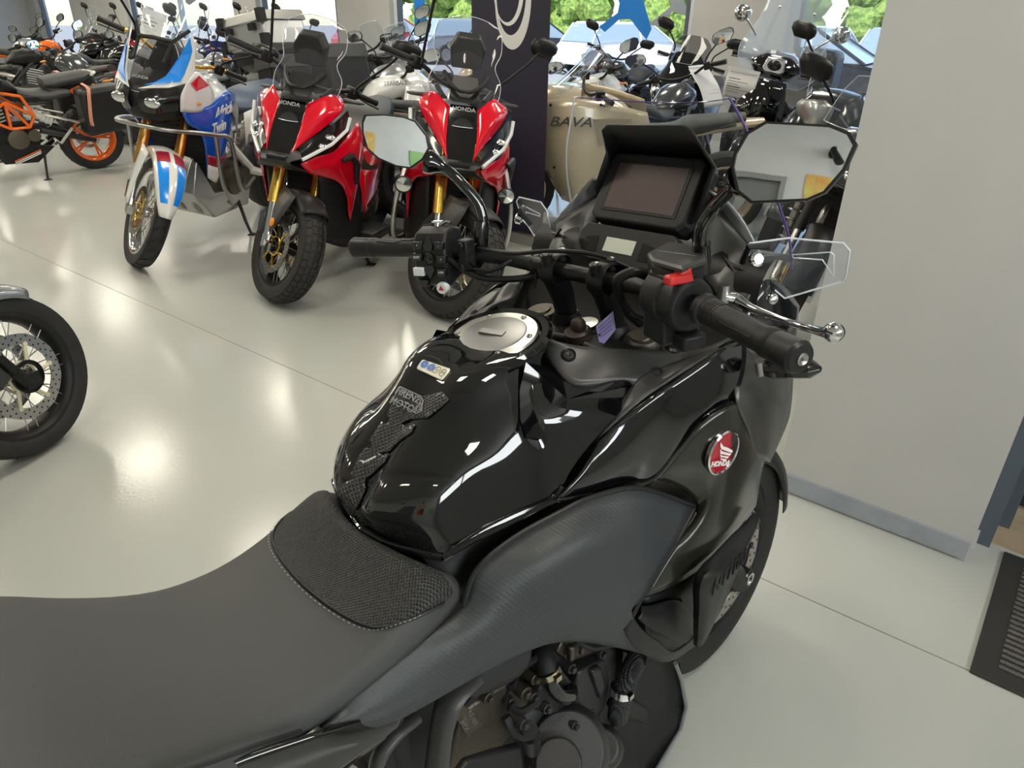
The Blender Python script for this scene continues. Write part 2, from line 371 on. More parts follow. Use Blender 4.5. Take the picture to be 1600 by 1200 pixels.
# ceiling panels
lamps = [(.26-2.57*i, 2.62+2.0*j+(.25 if i < 2 and j == 1 else 0)) for i in range(10) for j in (-2, -1, 0, 1, 2) if not (i > 7 and j < 0)]
lamps += [(u, 8.6) for u in (-.6, -5.0, -10, -15, -20)]
for i, (u, n) in enumerate(lamps):
    q = quad(u-.30, u+.30, n-.30, n+.30, HC-.03, HC-.001).build('ceiling_panel_light', M.whitep, bevel=.004)
    prop(q, 'square lit panel set in the ceiling, seen only as a warm patch on the floor', 'ceiling light', 'square ceiling panels')
    quad(u-.28, u+.28, n-.28, n+.28, HC-.033, HC-.0302).build('diffuser', M.lamp, q)
# poster, green board and spotlights on the back wall (seen in the mirrors)
def wallbox(u, z, w_, h_, m, name, n=N0, t=.02): return quad(u-w_/2, u+w_/2, n, n+t, z-h_/2, z+h_/2).build(name, m)
# ---------------------------------------------------------------- outside
gr = noisemat('asphalt lot', (.30, .30, .30), (.36, .355, .35), 3, .9)
struct('ground_outside', quad(-90, 50, N1+.3, 80, -.16, -.12), gr)
M.leaf = noisemat('hedge leaves', (.10, .20, .03), (.36, .48, .10), 5, .7, bumpd=.2)
def hedge(u, n, L, hgt, dep, label):
    n += 3
    m = MB(); rnd = random.Random(int(u*10)+77)
    for i in range(int(L*7)):
        r = .35+rnd.random()*.5; a = UN(u+rnd.uniform(-L/2, L/2), n+rnd.uniform(-dep/2, dep/2), rnd.uniform(.1, hgt))
        k = len(m.v); m.ball(a, (r, r, r*.9), 9, 6)
        for q in range(k, len(m.v)): m.v[q] += V((rnd.uniform(-.13, .13), rnd.uniform(-.13, .13), rnd.uniform(-.13, .13)))
    prop(m.build('hedge', M.leaf), label, 'hedge')
hedge(-22, 27, 24, 3.0, 2, 'green hedge beyond the parked cars, left stretch seen past the leftmost windows')
hedge(-1.0, 31, 18, 3.0, 2, 'sunlit green hedge beyond the parked cars behind the blue window lettering')
hedge(13, 22, 12, 2.6, 2, 'sunlit green hedge seen in the right-hand window above the blue skip')
M.carglass = mat('car glass', (.30, .38, .44), .15)
def car(u, n, rot, paint, label, L=4.3, W=1.78, Hh=1.48, van=0):
    r = empty('parked_car', label, 'car', UN(u, n+2.6, -.12), (0, 0, ROOMROT+rot), 'cars parked outside')
    m = MB(); h = Hh
    pf = [(-.5, .32), (-.5, .72), (-.44, .92), (-.30, .96), (0, .98), (.22, .94), (.42, .82), (.5, .6), (.5, .32)]
    def sec(k, f): return [V((x*L*f, k*W/2, z)) for x, z in pf]
    m.loft([sec(-.94, .97), sec(-1, 1), sec(1, 1), sec(.94, .97)]); m.build('body', paint, r, ang=40, bevel=.03)
    c = MB(); t = .5 if van else .36
    a = [V((-.44*L, s*W*.47, .93)) for s in (-1, 1)]+[V((.27*L, s*W*.47, .93)) for s in (1, -1)]
    b_ = [V((-t*L, s*W*.38, h-.05)) for s in (-1, 1)]+[V((.08*L, s*W*.38, h-.05)) for s in (1, -1)]
    c.loft([a, b_]); c.build('windows', M.carglass, r, bevel=.03)
    c = MB(); c.loft([[p+V((0, 0, -.01)) for p in b_], [V((p.x*.95, p.y*.93, h)) for p in b_]])
    for s in (-1, 1):
        for x0, x1 in ((.27, .08), (-.02, -.03), (-.44, -t)): c.tube([(x0*L, s*W*.472, .93), (x1*L, s*W*.385, h-.04)], .03, 6)
    c.build('roof', paint, r, bevel=.02)
    for x in (-.32, .31):
        for s in (-1, 1):
            wv = MB(); wv.lathe([(.001, -.1), (.2, -.1), (.3, -.09), (.33, -.05), (.33, .05), (.3, .09), (.2, .1), (.001, .1)], (x*L, s*W*.44, .33), (0, 1, 0), 24)
            o = wv.build('wheel', M.tire, r); wv = MB(); wv.lathe([(.001, .105), (.2, .102), (.205, .09)], (x*L, s*W*.44, .33), (0, s, 0), 20); wv.build('hubcap', M.silver, o)
    l = MB(); 
    for s in (-1, 1): l.ball((.475*L, s*W*.36, .68), (.07, .2, .08))
    l.build('headlights', M.lens, r)
W1 = mat('white car paint', (.85, .85, .84), .25, coat=.6); W2 = mat('silver car paint', (.6, .62, .64), .3, .5, coat=.6); W3 = mat('red car paint', (.5, .04, .04), .3, coat=.5); W4 = mat('black car paint', (.03, .03, .035), .2, coat=.6)
car(-6.6, 17.5, 1.5, W1, 'white car outside, leftmost of the pair behind the blue window lettering')
car(-4.2, 17.8, 1.5, W2, 'silver car outside behind the grey window lettering')
car(-1.9, 17.5, 1.5, W1, 'white car outside just left of the pillar behind the scooter')
car(.6, 18, 1.55, W2, 'silver car outside seen through the right-hand window, left of the white one', van=1)
car(3.2, 16.6, 1.5, W1, 'white van outside in the right-hand window above the blue skip', Hh=1.8, van=1)
car(-12.6, 18.5, 1.2, W1, 'white car outside seen right of the blue post in the middle window')
car(-16.5, 18.5, 1.3, W4, 'dark car outside seen above the aluminium top box')
car(-5, 12.2, .1, W4, 'black car outside close behind the window under the blue lettering', L=4.6)
car(-19.8, 19, 1.3, W2, 'silver car outside seen behind the white and blue motorcycle')
car(-24, 19, 1.3, W3, 'red car outside behind the left-hand windows')
# blue skip outside the right-hand window
sk = quad(-1.9, 4.6, 13.0, 14.6, -.12, 1.02).build('skip', mat('blue steel', (.015, .17, .55), .45), bevel=.02); prop(sk, 'blue steel skip outside the right-hand window with an orange sign', 'skip')
quad(-1.9, 4.6, 12.95, 13.05, .98, 1.08).build('rim', mat('pale stone rim', (.65, .6, .55), .7), sk)
M.orsign = mat('orange sign', (.85, .35, .12), .5)
quad(-.9, -.3, 12.95, 12.99, .66, .86).build('sign', M.orsign, sk)
text('MINIMO', .11, onplane(UN(-.6, 12.945, .76), UN(1, 0), (0, 0, 1)), M.letter, sk)
# window lettering: big adhesive strokes on the panes, seen from behind
def decal(pts, col, label, name='window_decal'):
    m = MB(); t = V((NX, NY, 0))*.004; q = []
    for px, py in pts:
        r = ray(px, py); k = (N1+.14)/(r.x*NX+r.y*NY); q.append(V((0, 0, H))+r*k)
    m.prism(q, t); prop(m.build(name, col, ang=None), label, 'window lettering')
BL = mat('blue vinyl', (.01, .22, .72), .5, emit=None); GL = mat('grey vinyl', (.33, .36, .42), .5)
decal([(955, -25), (1000, -25), (1003, -5), (1012, 25), (1018, 45), (1010, 62), (1000, 50), (985, 30), (968, 30), (945, 50), (936, 42), (965, 20), (968, 5)], BL, 'blue vinyl stroke stuck on the pane above the black scooter')
decal([(1040, -30), (1058, -25), (1080, 28), (1070, 24), (1050, 18), (1028, 42), (1014, 38), (1048, 10)], GL, 'grey vinyl stroke on the pane, right of the blue one')
decal([(646, -25), (662, -25), (664, 15), (670, 50), (648, 52), (647, 10)], BL, 'blue vinyl upright on the pane right of the middle pier')
decal([(286, -25), (300, -25), (330, -5), (318, -8), (296, 8), (290, 4)], GL, 'grey vinyl stroke on the pane above the blue and white motorcycle')
# ---------------------------------------------------------------- wheels and shared parts
def wheel(parent, name, o, R=.30, w=.12, rim=.22, rimmat=None, style='cast', n=5, disc=.155, sides=(1, -1), discmat=None, spmat=None, blocks=False, d=(0, 1, 0), rough=False):
    """tyre with rim, hub, spokes and brake disc as its sub-parts"""
    o = V(o); h = w/2; rimmat = rimmat or M.black; seg = 56 if not rough else 28
    m = MB(); pr = [(rim, -h*.72), (rim+.012, -h*.86), (lerp(rim, R, .5), -h), (lerp(rim, R, .82), -h*.93), (R-.016, -h*.72), (R-.004, -h*.40), (R, 0), (R-.004, h*.40), (R-.016, h*.72), (lerp(rim, R, .82), h*.93), (lerp(rim, R, .5), h), (rim+.012, h*.86), (rim, h*.72), (rim-.004, 0)]
    m.lathe(pr, o, d, seg, True)
    t = m.build(name, M.tire, parent, ang=30)
    g = MB(); x, y, z = frame_of(d)
    if not rough:
        K = 44 if blocks else 26
        for i in range(K):
            a = 2*pi*i/K; a2 = a+(.10 if blocks else .13)
            for s in (-1, 1):
                if blocks:
                    for (h0, h1, r0, r1) in ((.06, .42, .0, -.004), (.5, .88, -.004, -.022)):
                        q = []
                        for rr in (0, .005):
                            for (aa, hh, dr) in ((a, h0, r0), (a2, h0, r0), (a2, h1, r1), (a, h1, r1)):
                                q.append(o+(x*cos(aa+h0*.1)+y*sin(aa+h0*.1))*(R+dr-.002+rr)+z*(hh*h*s))
                        g.loft([q[:4], q[4:]])
                else:
                    p = []
                    for k in range(5):
                        f = k/4; hh = .12+.75*f; dr = -.016*f*f*1.4+.0002; aa = a+f*.16
                        p.append(o+(x*cos(aa)+y*sin(aa))*(R+dr)+z*(hh*h*s))
                    g.tube(p, .0028, 4)
        g.build('tread', M.tread if blocks else M.black, t, merge=False)
    r = MB(); r.lathe([(rim+.006, -h*.80), (rim+.004, -h*.70), (rim-.012, -h*.62), (rim-.022, -h*.25), (rim-.022, h*.25), (rim-.012, h*.62), (rim+.004, h*.70), (rim+.006, h*.80), (rim-.006, h*.82), (rim-.02, h*.66), (rim-.03, h*.25), (rim-.03, -h*.25), (rim-.02, -h*.66), (rim-.006, -h*.82)], o, d, seg, True)
    hubr = .035; r.lathe([(.001, -h*.9), (hubr*.8, -h*.9), (hubr, -h*.6), (hubr, h*.6), (hubr*.8, h*.9), (.001, h*.9)], o, d, 20)
    if style == 'cast':
        for i in range(n):
            a = 2*pi*i/n; 
            for k in (-1, 1):
                p0 = o+(x*cos(a-k*.28)+y*sin(a-k*.28))*hubr*.8; p1 = o+(x*cos(a+k*.10)+y*sin(a+k*.10))*(rim-.02)
                r.tube([p0, p1], [.013, .010], 6)
    ro = r.build('rim', rimmat, t)
    if style == 'wire':
        s_ = MB(); K = n*2
        for i in range(K):
            a = 2*pi*i/K; b2 = a+(.35 if i % 2 else -.35); sd = 1 if (i//2) % 2 else -1
            s_.tube([o+(x*cos(b2)+y*sin(b2))*hubr*1.1+z*(sd*h*.6), o+(x*cos(a)+y*sin(a))*(rim-.012)+z*(sd*h*.5 if rim > .2 else sd*h*.2)], .0022, 4)
        so = s_.build('spokes', spmat or M.steel, t, merge=False); so['kind'] = 'stuff'
    if disc:
        for sd in sides:
            dm = MB(); zz = z*(sd*(h*.9+.012)); K = 36
            vs = []; fs = []
            def rg(rr, off): return [o+zz+z*off+(x*cos(2*pi*j/K)+y*sin(2*pi*j/K))*rr*(1+.012*(j % 4 == 0)) for j in range(K)]
            A = [rg(disc, .002), rg(disc, -.002), rg(disc*.74, -.002), rg(disc*.74, .002), rg(disc, .002)]
            dm.loft(A, cap=False)
            if not rough:
                for ring_ in (.955, .87, .79):
                    for j in range(24):
                        a = 2*pi*(j+(.5 if ring_ == .87 else 0))/24; c = o+zz+(x*cos(a)+y*sin(a))*disc*ring_
                        dm.mi = 1; dm.cyl(c-z*.0026, c+z*.0026, .0038, n=6); dm.mi = 0
            do_ = dm.build('brake_disc', [M.disc, M.black], t, merge=False)
            cm = MB()
            for j in range(6):
                a = 2*pi*j/6; a2 = a+.35
                cm.tube([o+zz+(x*cos(a2)+y*sin(a2))*hubr*1.3, o+zz+(x*cos(a)+y*sin(a))*disc*.76], [.008, .006], 6); cm.cyl(o+zz+(x*cos(a)+y*sin(a))*disc*.76-z*.005, o+zz+(x*cos(a)+y*sin(a))*disc*.76+z*.005, .009, n=8)
            cm.tube([o+zz+(x*cos(2*pi*j/24)+y*sin(2*pi*j/24))*hubr*1.5 for j in range(24)], .006, 6, closed=True)
            cm.build('disc_carrier', discmat or M.gold, t)
    return t
def steer_matrix(ang, rake=26.5, trail=.108):
    a = radians(rake); o = V((trail, 0, 0)); k = V((-sin(a), 0, cos(a)))
    return Matrix.Translation(o) @ Matrix.Rotation(ang, 4, k) @ Matrix.Translation(-o)
def mirror_glass(pts, nrm_t, name, parent, frame=M.black, inset=.006, cvx=1.1):
    """shell with a glass set into its face; pts = outline of the face, nrm_t = vector to the back"""
    pts = [V(p) for p in pts]; c = sum(pts, V())/len(pts); t = V(nrm_t); m = MB()
    sh = lambda k, f: [c+(p-c)*k+t*f for p in pts]
    m.loft([sh(.92, .05), sh(.94, -.06), sh(.99, -.05), sh(1, .05), sh(1.0, .3), sh(.85, .75), sh(.5, 1)]); o = m.build(name, frame, parent, ang=60)
    g = MB(); f = [c+(p-c)*.935 for p in pts]; f = [lerp(f[i], f[(i+1) % len(f)], k/4) for i in range(len(f)) for k in range(4)]; K = len(f); n_ = t.normalized(); vs = [c-n_*.0015]
    rr = max((p-c).length for p in f)
    for q in (.2, .4, .6, .8, 1): vs += [c+(p-c)*q+n_*(((p-c).length*q)**2/(2*cvx)-.0015) for p in f]
    fs = [(0, 1+j, 1+(j+1) % K) for j in range(K)]+[(1+r_*K+j, 1+(r_+1)*K+j, 1+(r_+1)*K+(j+1) % K, 1+r_*K+(j+1) % K) for r_ in range(4) for j in range(K)]
    g.add(vs, fs); g.build('mirror_glass', M.mirror, o, ang=180)
    return o
def ring(x, zb, zt, wb, wm, wt, k=0, p=None):
    """rounded cross-section, y-z plane"""
    zm = lerp(zb, zt, .5); R = [(0, zb), (wb*.7, zb), (wb, lerp(zb, zt, .12)), (wm, lerp(zb, zt, .45)), (wm*.98, lerp(zb, zt, .62)), (wt, lerp(zb, zt, .88)), (wt*.72, lerp(zb, zt, .98)), (0, zt)]
    R = R+[(-y, z) for y, z in R[-2:0:-1]]
    return [V((x+k*(z-zb), y, z)) for y, z in R]
def hull(st, n=4, k=0):
    rings = [ring(*s, k=k) for s in st]; K = len(rings[0])
    cols = [cr([r[i] for r in rings], n) for i in range(K)]
    return MB().loft([[cols[i][j] for i in range(K)] for j in range(len(cols[0]))])
# ---------------------------------------------------------------- the black tourer in front
BX, BY, HD, LEAN, ST = .494, 1.345, radians(45.98), radians(4.27), radians(.94)
NT = empty('touring_motorcycle', 'large black touring motorcycle with clear screen, filling the foreground on its side stand', 'motorcycle', (BX, BY, 0), (-LEAN, 0, pi/2-HD))
NTM = Matrix.Translation((BX, BY, 0)) @ Euler((-LEAN, 0, pi/2-HD)).to_matrix().to_4x4(); NTI = NTM.inverted()
CBK = NTI @ V((0, 0, H))
def bq(px, py, **k):
    d = (NTI.to_3x3() @ ray(px, py)); (a, v), = k.items(); i = 'xyz'.index(a)
    return CBK + d*((v-CBK[i])/d[i])
def b3(L): return [bq(p[0], p[1], y=p[2]) for p in L]
P = NT
# --- seat
st = [(-.856, .842, .146, .800), (-.888, .857, .158, .797), (-.930, .840, .163, .790), (-.985, .817, .162, .778), (-1.04, .806, .160, .768), (-1.09, .806, .160, .765), (-1.14, .815, .162, .77), (-1.19, .835, .168, .78), (-1.24, .862, .178, .79), (-1.29, .895, .185, .80), (-1.33, .915, .185, .81), (-1.40, .925, .18, .82), (-1.55, .935, .16, .85), (-1.68, .93, .12, .87)]
rows = []
for i, (x, zc, hw, zb) in enumerate(st):
    cv = .0 if i > 2 else (.050, .030, .012)[i]
    row = []
    for y, dz in ((-1, 0), (-.985, .45), (-.93, .78), (-.80, .95), (-.45, 1), (0, 1), (.45, 1), (.80, .95), (.93, .78), (.985, .45), (1, 0)):
        row.append(V((x-cv*(1-y*y), y*hw, lerp(zb, zc, dz)+ (.004 if abs(y) < .5 else 0))))
    rows.append(row)
m = MB(); m.grid(rows, 3, 3); seat = m.build('seat', M.seat, P, ang=60, solid=.002)
fr = fine(rows, 3, 3)
def seat_top(x, y):
    """height of the seat surface"""
    best = None
    for r in fr:
        for p in r:
            d = (p.x-x)**2+(p.y-y)**2
            if best is None or d < best[0]: best = (d, p.z)
    return best[1]
# textured grip panel at the nose of the seat: follows the surface
K = 9; gp = []
nrm = lambda r, c: None
R_ = fine(rows, 4, 6)
def surf(u, v):      # u along rows (0..1 over first five stations), v across
    ru = u*(len(R_)-1); i = min(int(ru), len(R_)-2); f = ru-i; cv = v*(len(R_[0])-1); j = min(int(cv), len(R_[0])-2); g = cv-j
    p = lerp(lerp(R_[i][j], R_[i][j+1], g), lerp(R_[i+1][j], R_[i+1][j+1], g), f); t1 = R_[i+1][j]-R_[i][j]; t2 = R_[i][j+1]-R_[i][j]
    n = t1.cross(t2); n = n.normalized() if n.length else V((0, 0, 1)); 
    if n.z < 0: n = -n
    return p, n
nst = len(st)-1
def ufx(x):
    for i in range(len(st)-1):
        if st[i][0] >= x >= st[i+1][0]: return (i+(st[i][0]-x)/(st[i][0]-st[i+1][0]))/nst
    return 0
gr_ = []; sl = []
for i in range(15):
    f = i/14; row = []
    for j in range(21):
        y = -1+2*j/20; vmid = .5+.42*y*.98; xe = lerp(-1.0, -.895, abs(y)**2.2); u = ufx(lerp(-.874, xe, f)); p, n = surf(max(u, .003), vmid); row.append(p+n*.0028)
        if i == 14: sl.append(p+n*.003)
    gr_.append(row)
m = MB(); m.grid(gr_); m.build('grip_panel', M.seatgrip, seat, ang=60)
m = MB(); m.tube(sl, .0022, 6); m.build('piping', M.black, seat)
m = MB()
sl2 = cr(sl, 6)
for i in range(0, len(sl2)-2, 2):
    a, b_ = sl2[i]+V((-.006, 0, .001)), sl2[i+1]+V((-.006, 0, .001)); m.tube([a, lerp(a, b_, .7)], .0007, 4)
m.build('stitching', M.stitch, seat, merge=False)
# seat lower trim seam at the rear
m = MB(); m.tube(cr(b3([(240, 1215, -.184), (300, 1200, -.184), (400, 1165, -.182), (470, 1143, -.178)]), 5), .003, 6); m.build('seam', M.black, seat)
# glossy tail cowl
T = b3([(628, 1110, -.165), (560, 1124, -.168), (500, 1142, -.171), (470, 1152, -.170), (380, 1182, -.164), (300, 1216, -.158)])
Bm = b3([(626, 1130, -.170), (596, 1158, -.174), (566, 1180, -.176), (526, 1210, -.172), (456, 1245, -.166), (380, 1275, -.160)])
def ruled(T, B, n=3, bulge=0, both=True, m=None, sm=4, conv=True):
    m = m or MB(); rows = []
    for k in range(n+1):
        f = k/n; rows.append([lerp(a, b_, f)+V((0, -bulge*4*f*(1-f), 0)) for a, b_ in zip(T, B)])
    rows = fine(rows, sm, sm) if sm else rows
    m.grid(rows); return m
def pair(name, mk, mt, solid=.003, ang=50, bevel=0, parent=None, **k):
    o = mk().build(name, mt, parent or P, ang=ang, solid=solid, bevel=bevel, **k)
    o2 = mk().flip().build(name, mt, parent or P, ang=ang, solid=solid, bevel=bevel, **k); return o, o2
pair('tail_cowl', lambda: ruled(T, Bm, 2, .004), M.gloss)
# --- fuel tank: grid of stations seen on the right half, mirrored
c0 = [(566, 829, 0), (562, 808, 0), (561, 786, 0), (580, 746, 0), (604, 703, 0), (633, 659, 0), (656, 620, 0), (682, 580, 0), (722, 550, 0), (768, 528, 0), (815, 512, 0)]
c1 = [(603, 848, -.04), (590, 825, -.042), (580, 800, -.043), (605, 757, -.046), (640, 710, -.05), (675, 664, -.054), (705, 628, -.060), (735, 597, -.068), (775, 572, -.074), (822, 552, -.076), (852, 540, -.076)]
c2 = [(650, 862, -.092), (650, 838, -.098), (652, 812, -.102), (677, 770, -.108), (715, 726, -.113), (758, 690, -.116), (790, 655, -.116), (806, 625, -.108), (815, 600, -.100), (828, 580, -.098), (845, 565, -.096)]
c3 = [(676, 868, -.118), (685, 853, -.124), (700, 832, -.130), (735, 800, -.137), (775, 770, -.143), (812, 737, -.147), (838, 708, -.146), (845, 690, -.142), (843, 672, -.138), (846, 650, -.136), (860, 630, -.136)]
c4 = [(692, 871, -.132), (706, 862, -.137), (725, 848, -.142), (760, 826, -.150), (800, 806, -.157), (838, 790, -.163), (870, 775, -.167), (888, 742, -.172), (908, 712, -.177), (935, 680, -.183), (962, 650, -.192)]
cols = [b3(c) for c in (c0, c1, c2, c3, c4)]
half = fine([[cols[j][i] for j in range(5)] for i in range(11)], 5, 4)
full = [[V((p.x, -p.y, p.z)) for p in r[:0:-1]] + r for r in half]
m = MB(); m.grid(full); tank = m.build('fuel_tank', M.gloss, P, ang=180)
HR = half
# lower lip of the tank: rounded gloss bead
lip = [r[-1] for r in half][:27]
m = MB(); m.tube([p+V((0, -.001, 0)) for p in lip], .005, 8); m.build('tank_lip', M.gloss, tank); m.flip().build('tank_lip', M.gloss, tank)
lip = [p for p in full[0]]
m = MB(); m.tube(lip, .005, 8); m.build('tank_lip', M.gloss, tank)
m = MB(); m.grid([[V((x*1.0, y, .79)) for y in (-.12, 0, .12)] for x in (-.87, -.60)]); 
# gloss side wedge (recess face) below the grey cowl
rec = [(822, 566, -.098), (812, 610, -.105), (813, 655, -.125), (822, 684, -.138), (880, 690, -.156), (935, 668, -.182), (962, 650, -.192), (992, 620, -.190), (988, 603, -.182), (965, 594, -.172), (915, 603, -.145), (880, 596, -.122), (852, 572, -.104)]
rp = b3(rec); cc = sum(rp, V())/len(rp)+V((0, .012, -.004))
def rec_():
    m = MB(); K = len(rp); m.add([cc]+rp, [(0, i+1, (i+1) % K+1) for i in range(K)]); return m
# filler cap
cm = bq(768, 528, z=1.062); ax = (V((-.22, 0, 1)).normalized())
cx = V((cm.x, 0, cm.z))
m = MB(); m.lathe([(.072, -.012), (.087, -.006), (.088, .001), (.083, .005), (.073, .004), (.070, -.004)], cx, ax, 48); m.build('cap_surround', M.gloss, tank)
m = MB(); m.lathe([(.068, -.006), (.0685, .004), (.066, .0065), (.051, .0075), (.050, .0055)], cx, ax, 48); cap = m.build('filler_cap', mat('satin silver ring', (.70, .69, .66), .3, 1), tank, ang=25)
m = MB(); m.lathe([(.051, .004), (.050, .0085), (.046, .0095), (.001, .010)], cx, ax, 48); m.box(cx+ax*.011, (.012, .04, .003), (0, -.22, .3)); m.build('cap_lid', mat('satin cap lid', (.30, .30, .30), .38, 1), cap, ang=25)
m = MB(); x_, y_, z_ = frame_of(ax)
for i in range(6):
    a = i*pi/3+.4; p = cx+(x_*cos(a)+y_*sin(a))*.0585; m.lathe([(.0045, .006), (.0045, .0085), (.003, .0095), (.001, .0085)], p, ax, 10)
m.build('bolts', M.steel, cap)
# pad on the rear face of the tank, following its surface
from mathutils.bvhtree import BVHTree
_v = [p for r in full for p in r]; _K = len(full[0])
BV = BVHTree.FromPolygons(_v, [(i*_K+j, i*_K+j+1, (i+1)*_K+j+1, (i+1)*_K+j) for i in range(len(full)-1) for j in range(_K-1)])
def tsurf(px, py, lift=.0016):
    """tank point under a pixel"""
    r = (NTI.to_3x3() @ ray(px, py)).normalized(); loc, n, i_, d_ = BV.ray_cast(CBK, r)
    if loc is None: loc, n, i_, d_ = BV.find_nearest(CBK+r*1.0)
    if n.dot(r) > 0: n = -n
    return loc+n*lift, n
def tsurf_old(px, py, lift=.0016):
    r = (NTI.to_3x3() @ ray(px, py)).normalized(); best = None
    for i in range(len(full)-1):
        for j in range(len(full[0])-1):
            q = full[i][j]; d = q-CBK; t = d.dot(r); e = (d-r*t).length
            if e < .012 and (best is None or e < best[0]): best = (e, i, j)
    if best is None: return CBK+r*.95, V((0, 0, 1))
    cand = None
    for i in range(max(best[1]-2, 0), min(best[1]+2, len(full)-1)):
        for j in range(max(best[2]-2, 0), min(best[2]+2, len(full[0])-1)):
            for tri in ((full[i][j], full[i][j+1], full[i+1][j+1]), (full[i][j], full[i+1][j+1], full[i+1][j])):
                n = (tri[1]-tri[0]).cross(tri[2]-tri[0])
                if n.length < 1e-12: continue
                n.normalize()
                if n.dot(r) > 0: n = -n
                dn = n.dot(r)
                if abs(dn) < 1e-4: continue
                t = n.dot(tri[0]-CBK)/dn; p = CBK+r*t; c = sum(tri, V())/3; e = (p-c).length
                if cand is None or e < cand[0]: cand = (e, p, n)
    return cand[1]+cand[2]*lift, cand[2]
pad = [(626, 605), (639, 612), (655, 620), (676, 618), (692, 613), (703, 625), (690, 637), (668, 654), (642, 656), (628, 662), (636, 668), (650, 665), (644, 677), (625, 690), (610, 706), (596, 708), (598, 712), (609, 710), (603, 722), (590, 735), (580, 743), (572, 748), (571, 757), (573, 765), (564, 785), (552, 808), (535, 797), (520, 782), (530, 765), (540, 755), (556, 748), (549, 741), (556, 728), (563, 712), (574, 700), (580, 703), (583, 694), (578, 690), (590, 672), (598, 660), (606, 664), (610, 655), (606, 650), (613, 632), (620, 618)]
def drape(outline, name, mt, parent, lift=.0025, cell=5):
    """a thin sheet with the given outline laid on the tank"""
    import mathutils.geometry as g2
    pts = [V((a, b_)) for a, b_ in outline]; n0 = len(pts); xs = [p[0] for p in outline]; ys = [p[1] for p in outline]
    def inside(x, y):
        c = False; j = n0-1
        for i in range(n0):
            (xi, yi), (xj, yj) = outline[i], outline[j]
            if (yi > y) != (yj > y) and x < (xj-xi)*(y-yi)/(yj-yi)+xi: c = not c
            j = i
        return c
    inner = []
    x = min(xs)+cell/2
    while x < max(xs):
        y = min(ys)+cell/2
        while y < max(ys):
            if inside(x, y) and min(hypot(x-a, y-b_) for a, b_ in outline) > cell*.5: inner.append(V((x, y)))
            y += cell
        x += cell
    vs, es, fs, *_ = g2.delaunay_2d_cdt([p.to_2d() for p in pts]+[p.to_2d() for p in inner], [(i, (i+1) % n0) for i in range(n0)], [list(range(n0))], 1, 1e-5)
    q = [tsurf(p.x, p.y, lift)[0] for p in vs]; m = MB(); m.add(q, fs)
    return m.build(name, mt, parent, ang=180, solid=.0015, off=0)
drape(pad, 'tank_pad', M.tankpad, tank, .0022, 6)
drape([(663, 564), (704, 578), (703, 582), (693, 594), (690, 595), (653, 578), (653, 575), (660, 565)], 'fuel_sticker', mat('cream sticker', (.80, .76, .62), .45), tank, .0018, 5)
def onTank(px, py, lift=.004):
    p, n = tsurf(px, py, lift); a = tsurf(px+8, py+3.5, lift)[0]; x = (a-p).normalized(); return onplane(p, x, n.cross(x)), p, n, x
Bs = mat('fuel label blue', (.03, .12, .42), .4)
for i, (px, py, s) in enumerate(((665, 571, ''), (675, 576, ''), (684, 580.5, 'E5'), (694, 585, 'E10'))):
    Mx, p, n, x = onTank(px, py, .0032); m = MB()
    if s: m.lathe([(.0062, 0), (.0062, .0004), (.0056, .0004), (.0056, 0)], p, n, 20); text(s, .005, Mx, M.ink, tank, ext=.0001)
    else: m.lathe([(.001, .0003), (.0062, .0003), (.0062, 0)], p, n, 20)
    m.build('label_ring', M.ink if s else Bs, tank)
    if not s: text('B7' if i else 'E', .006, Mx, M.letter, tank, ext=.0002)
for s, px, py in (('FIRENZE', 640, 619), ('MOTOR', 631, 634)):
    Mx, p, n, x = onTank(px+3, py+2, .0042); text(s, .0155, Mx, M.dimletter, tank, ext=.0002, bold=.0002)
fo = [(628, 606), (660, 621), (664, 628), (662, 645), (654, 648), (616, 626)]
m = MB(); m.tube([tsurf(a, b_, .0042)[0] for a, b_ in fo], .0007, 5, closed=True); Mx, p, n, x = onTank(657, 641, .0042)
m.lathe([(.0075, 0), (.0075, .0006), (.0062, .0006), (.0062, 0)], p, n, 18); m.lathe([(.0042, 0), (.0042, .0006), (.003, .0006), (.003, 0)], p, n, 14); Mx, p, n, x = onTank(662, 630, .0042); m.lathe([(.004, 0), (.004, .0006), (.0028, .0006), (.0028, 0)], p, n, 14)
m.build('pad_badge', M.dimletter, tank)
# --- matte top cowl between tank and handlebar (Y shaped, both arms)
ci = [(812, 505, -.0), (840, 520, -.05), (868, 533, -.083), (905, 542, -.105), (950, 546, -.132), (1000, 548, -.160), (1050, 548, -.182), (1100, 545, -.205), (1148, 530, -.232)]
cmid = [(822, 514, -.0), (848, 530, -.055), (872, 553, -.090), (908, 570, -.120), (950, 575, -.150), (992, 583, -.175), (1030, 580, -.195), (1062, 572, -.206), (1125, 545, -.233)]
co = [(835, 525, 0), (852, 548, -.062), (868, 577, -.100), (892, 600, -.132), (925, 602, -.153), (968, 594, -.174), (988, 603, -.184), (975, 640, -.186), (932, 690, -.178)]
def cowl(): 
    m = MB(); A, B_, C = b3(ci), b3(cmid), b3(co); B_ = [p+V((0, 0, .004)) for p in B_]
    m.grid([A, B_, C], 4, 4); return m
pair('top_cowl', cowl, M.matgrey if 0 else M.greyp, solid=.006)
cj = b3([(932, 690, -.178), (985, 640, -.202), (1060, 585, -.226), (1125, 548, -.240)]); ck = b3([(988, 603, -.184), (1010, 585, -.191), (1070, 562, -.209), (1122, 544, -.233)])
pair('top_cowl_arm', lambda: ruled(ck, cj, 1, 0), M.greyp, solid=.005)
def boss(px, py, y, r):
    m = MB()
    if 1:
        p = bq(px, py, y=y); m.lathe([(r, -.004), (r, .004), (r*.8, .006), (r*.62, .004), (r*.5, .0045), (.001, .003)], p, (-.45, -.5, 1), 18)
    return m
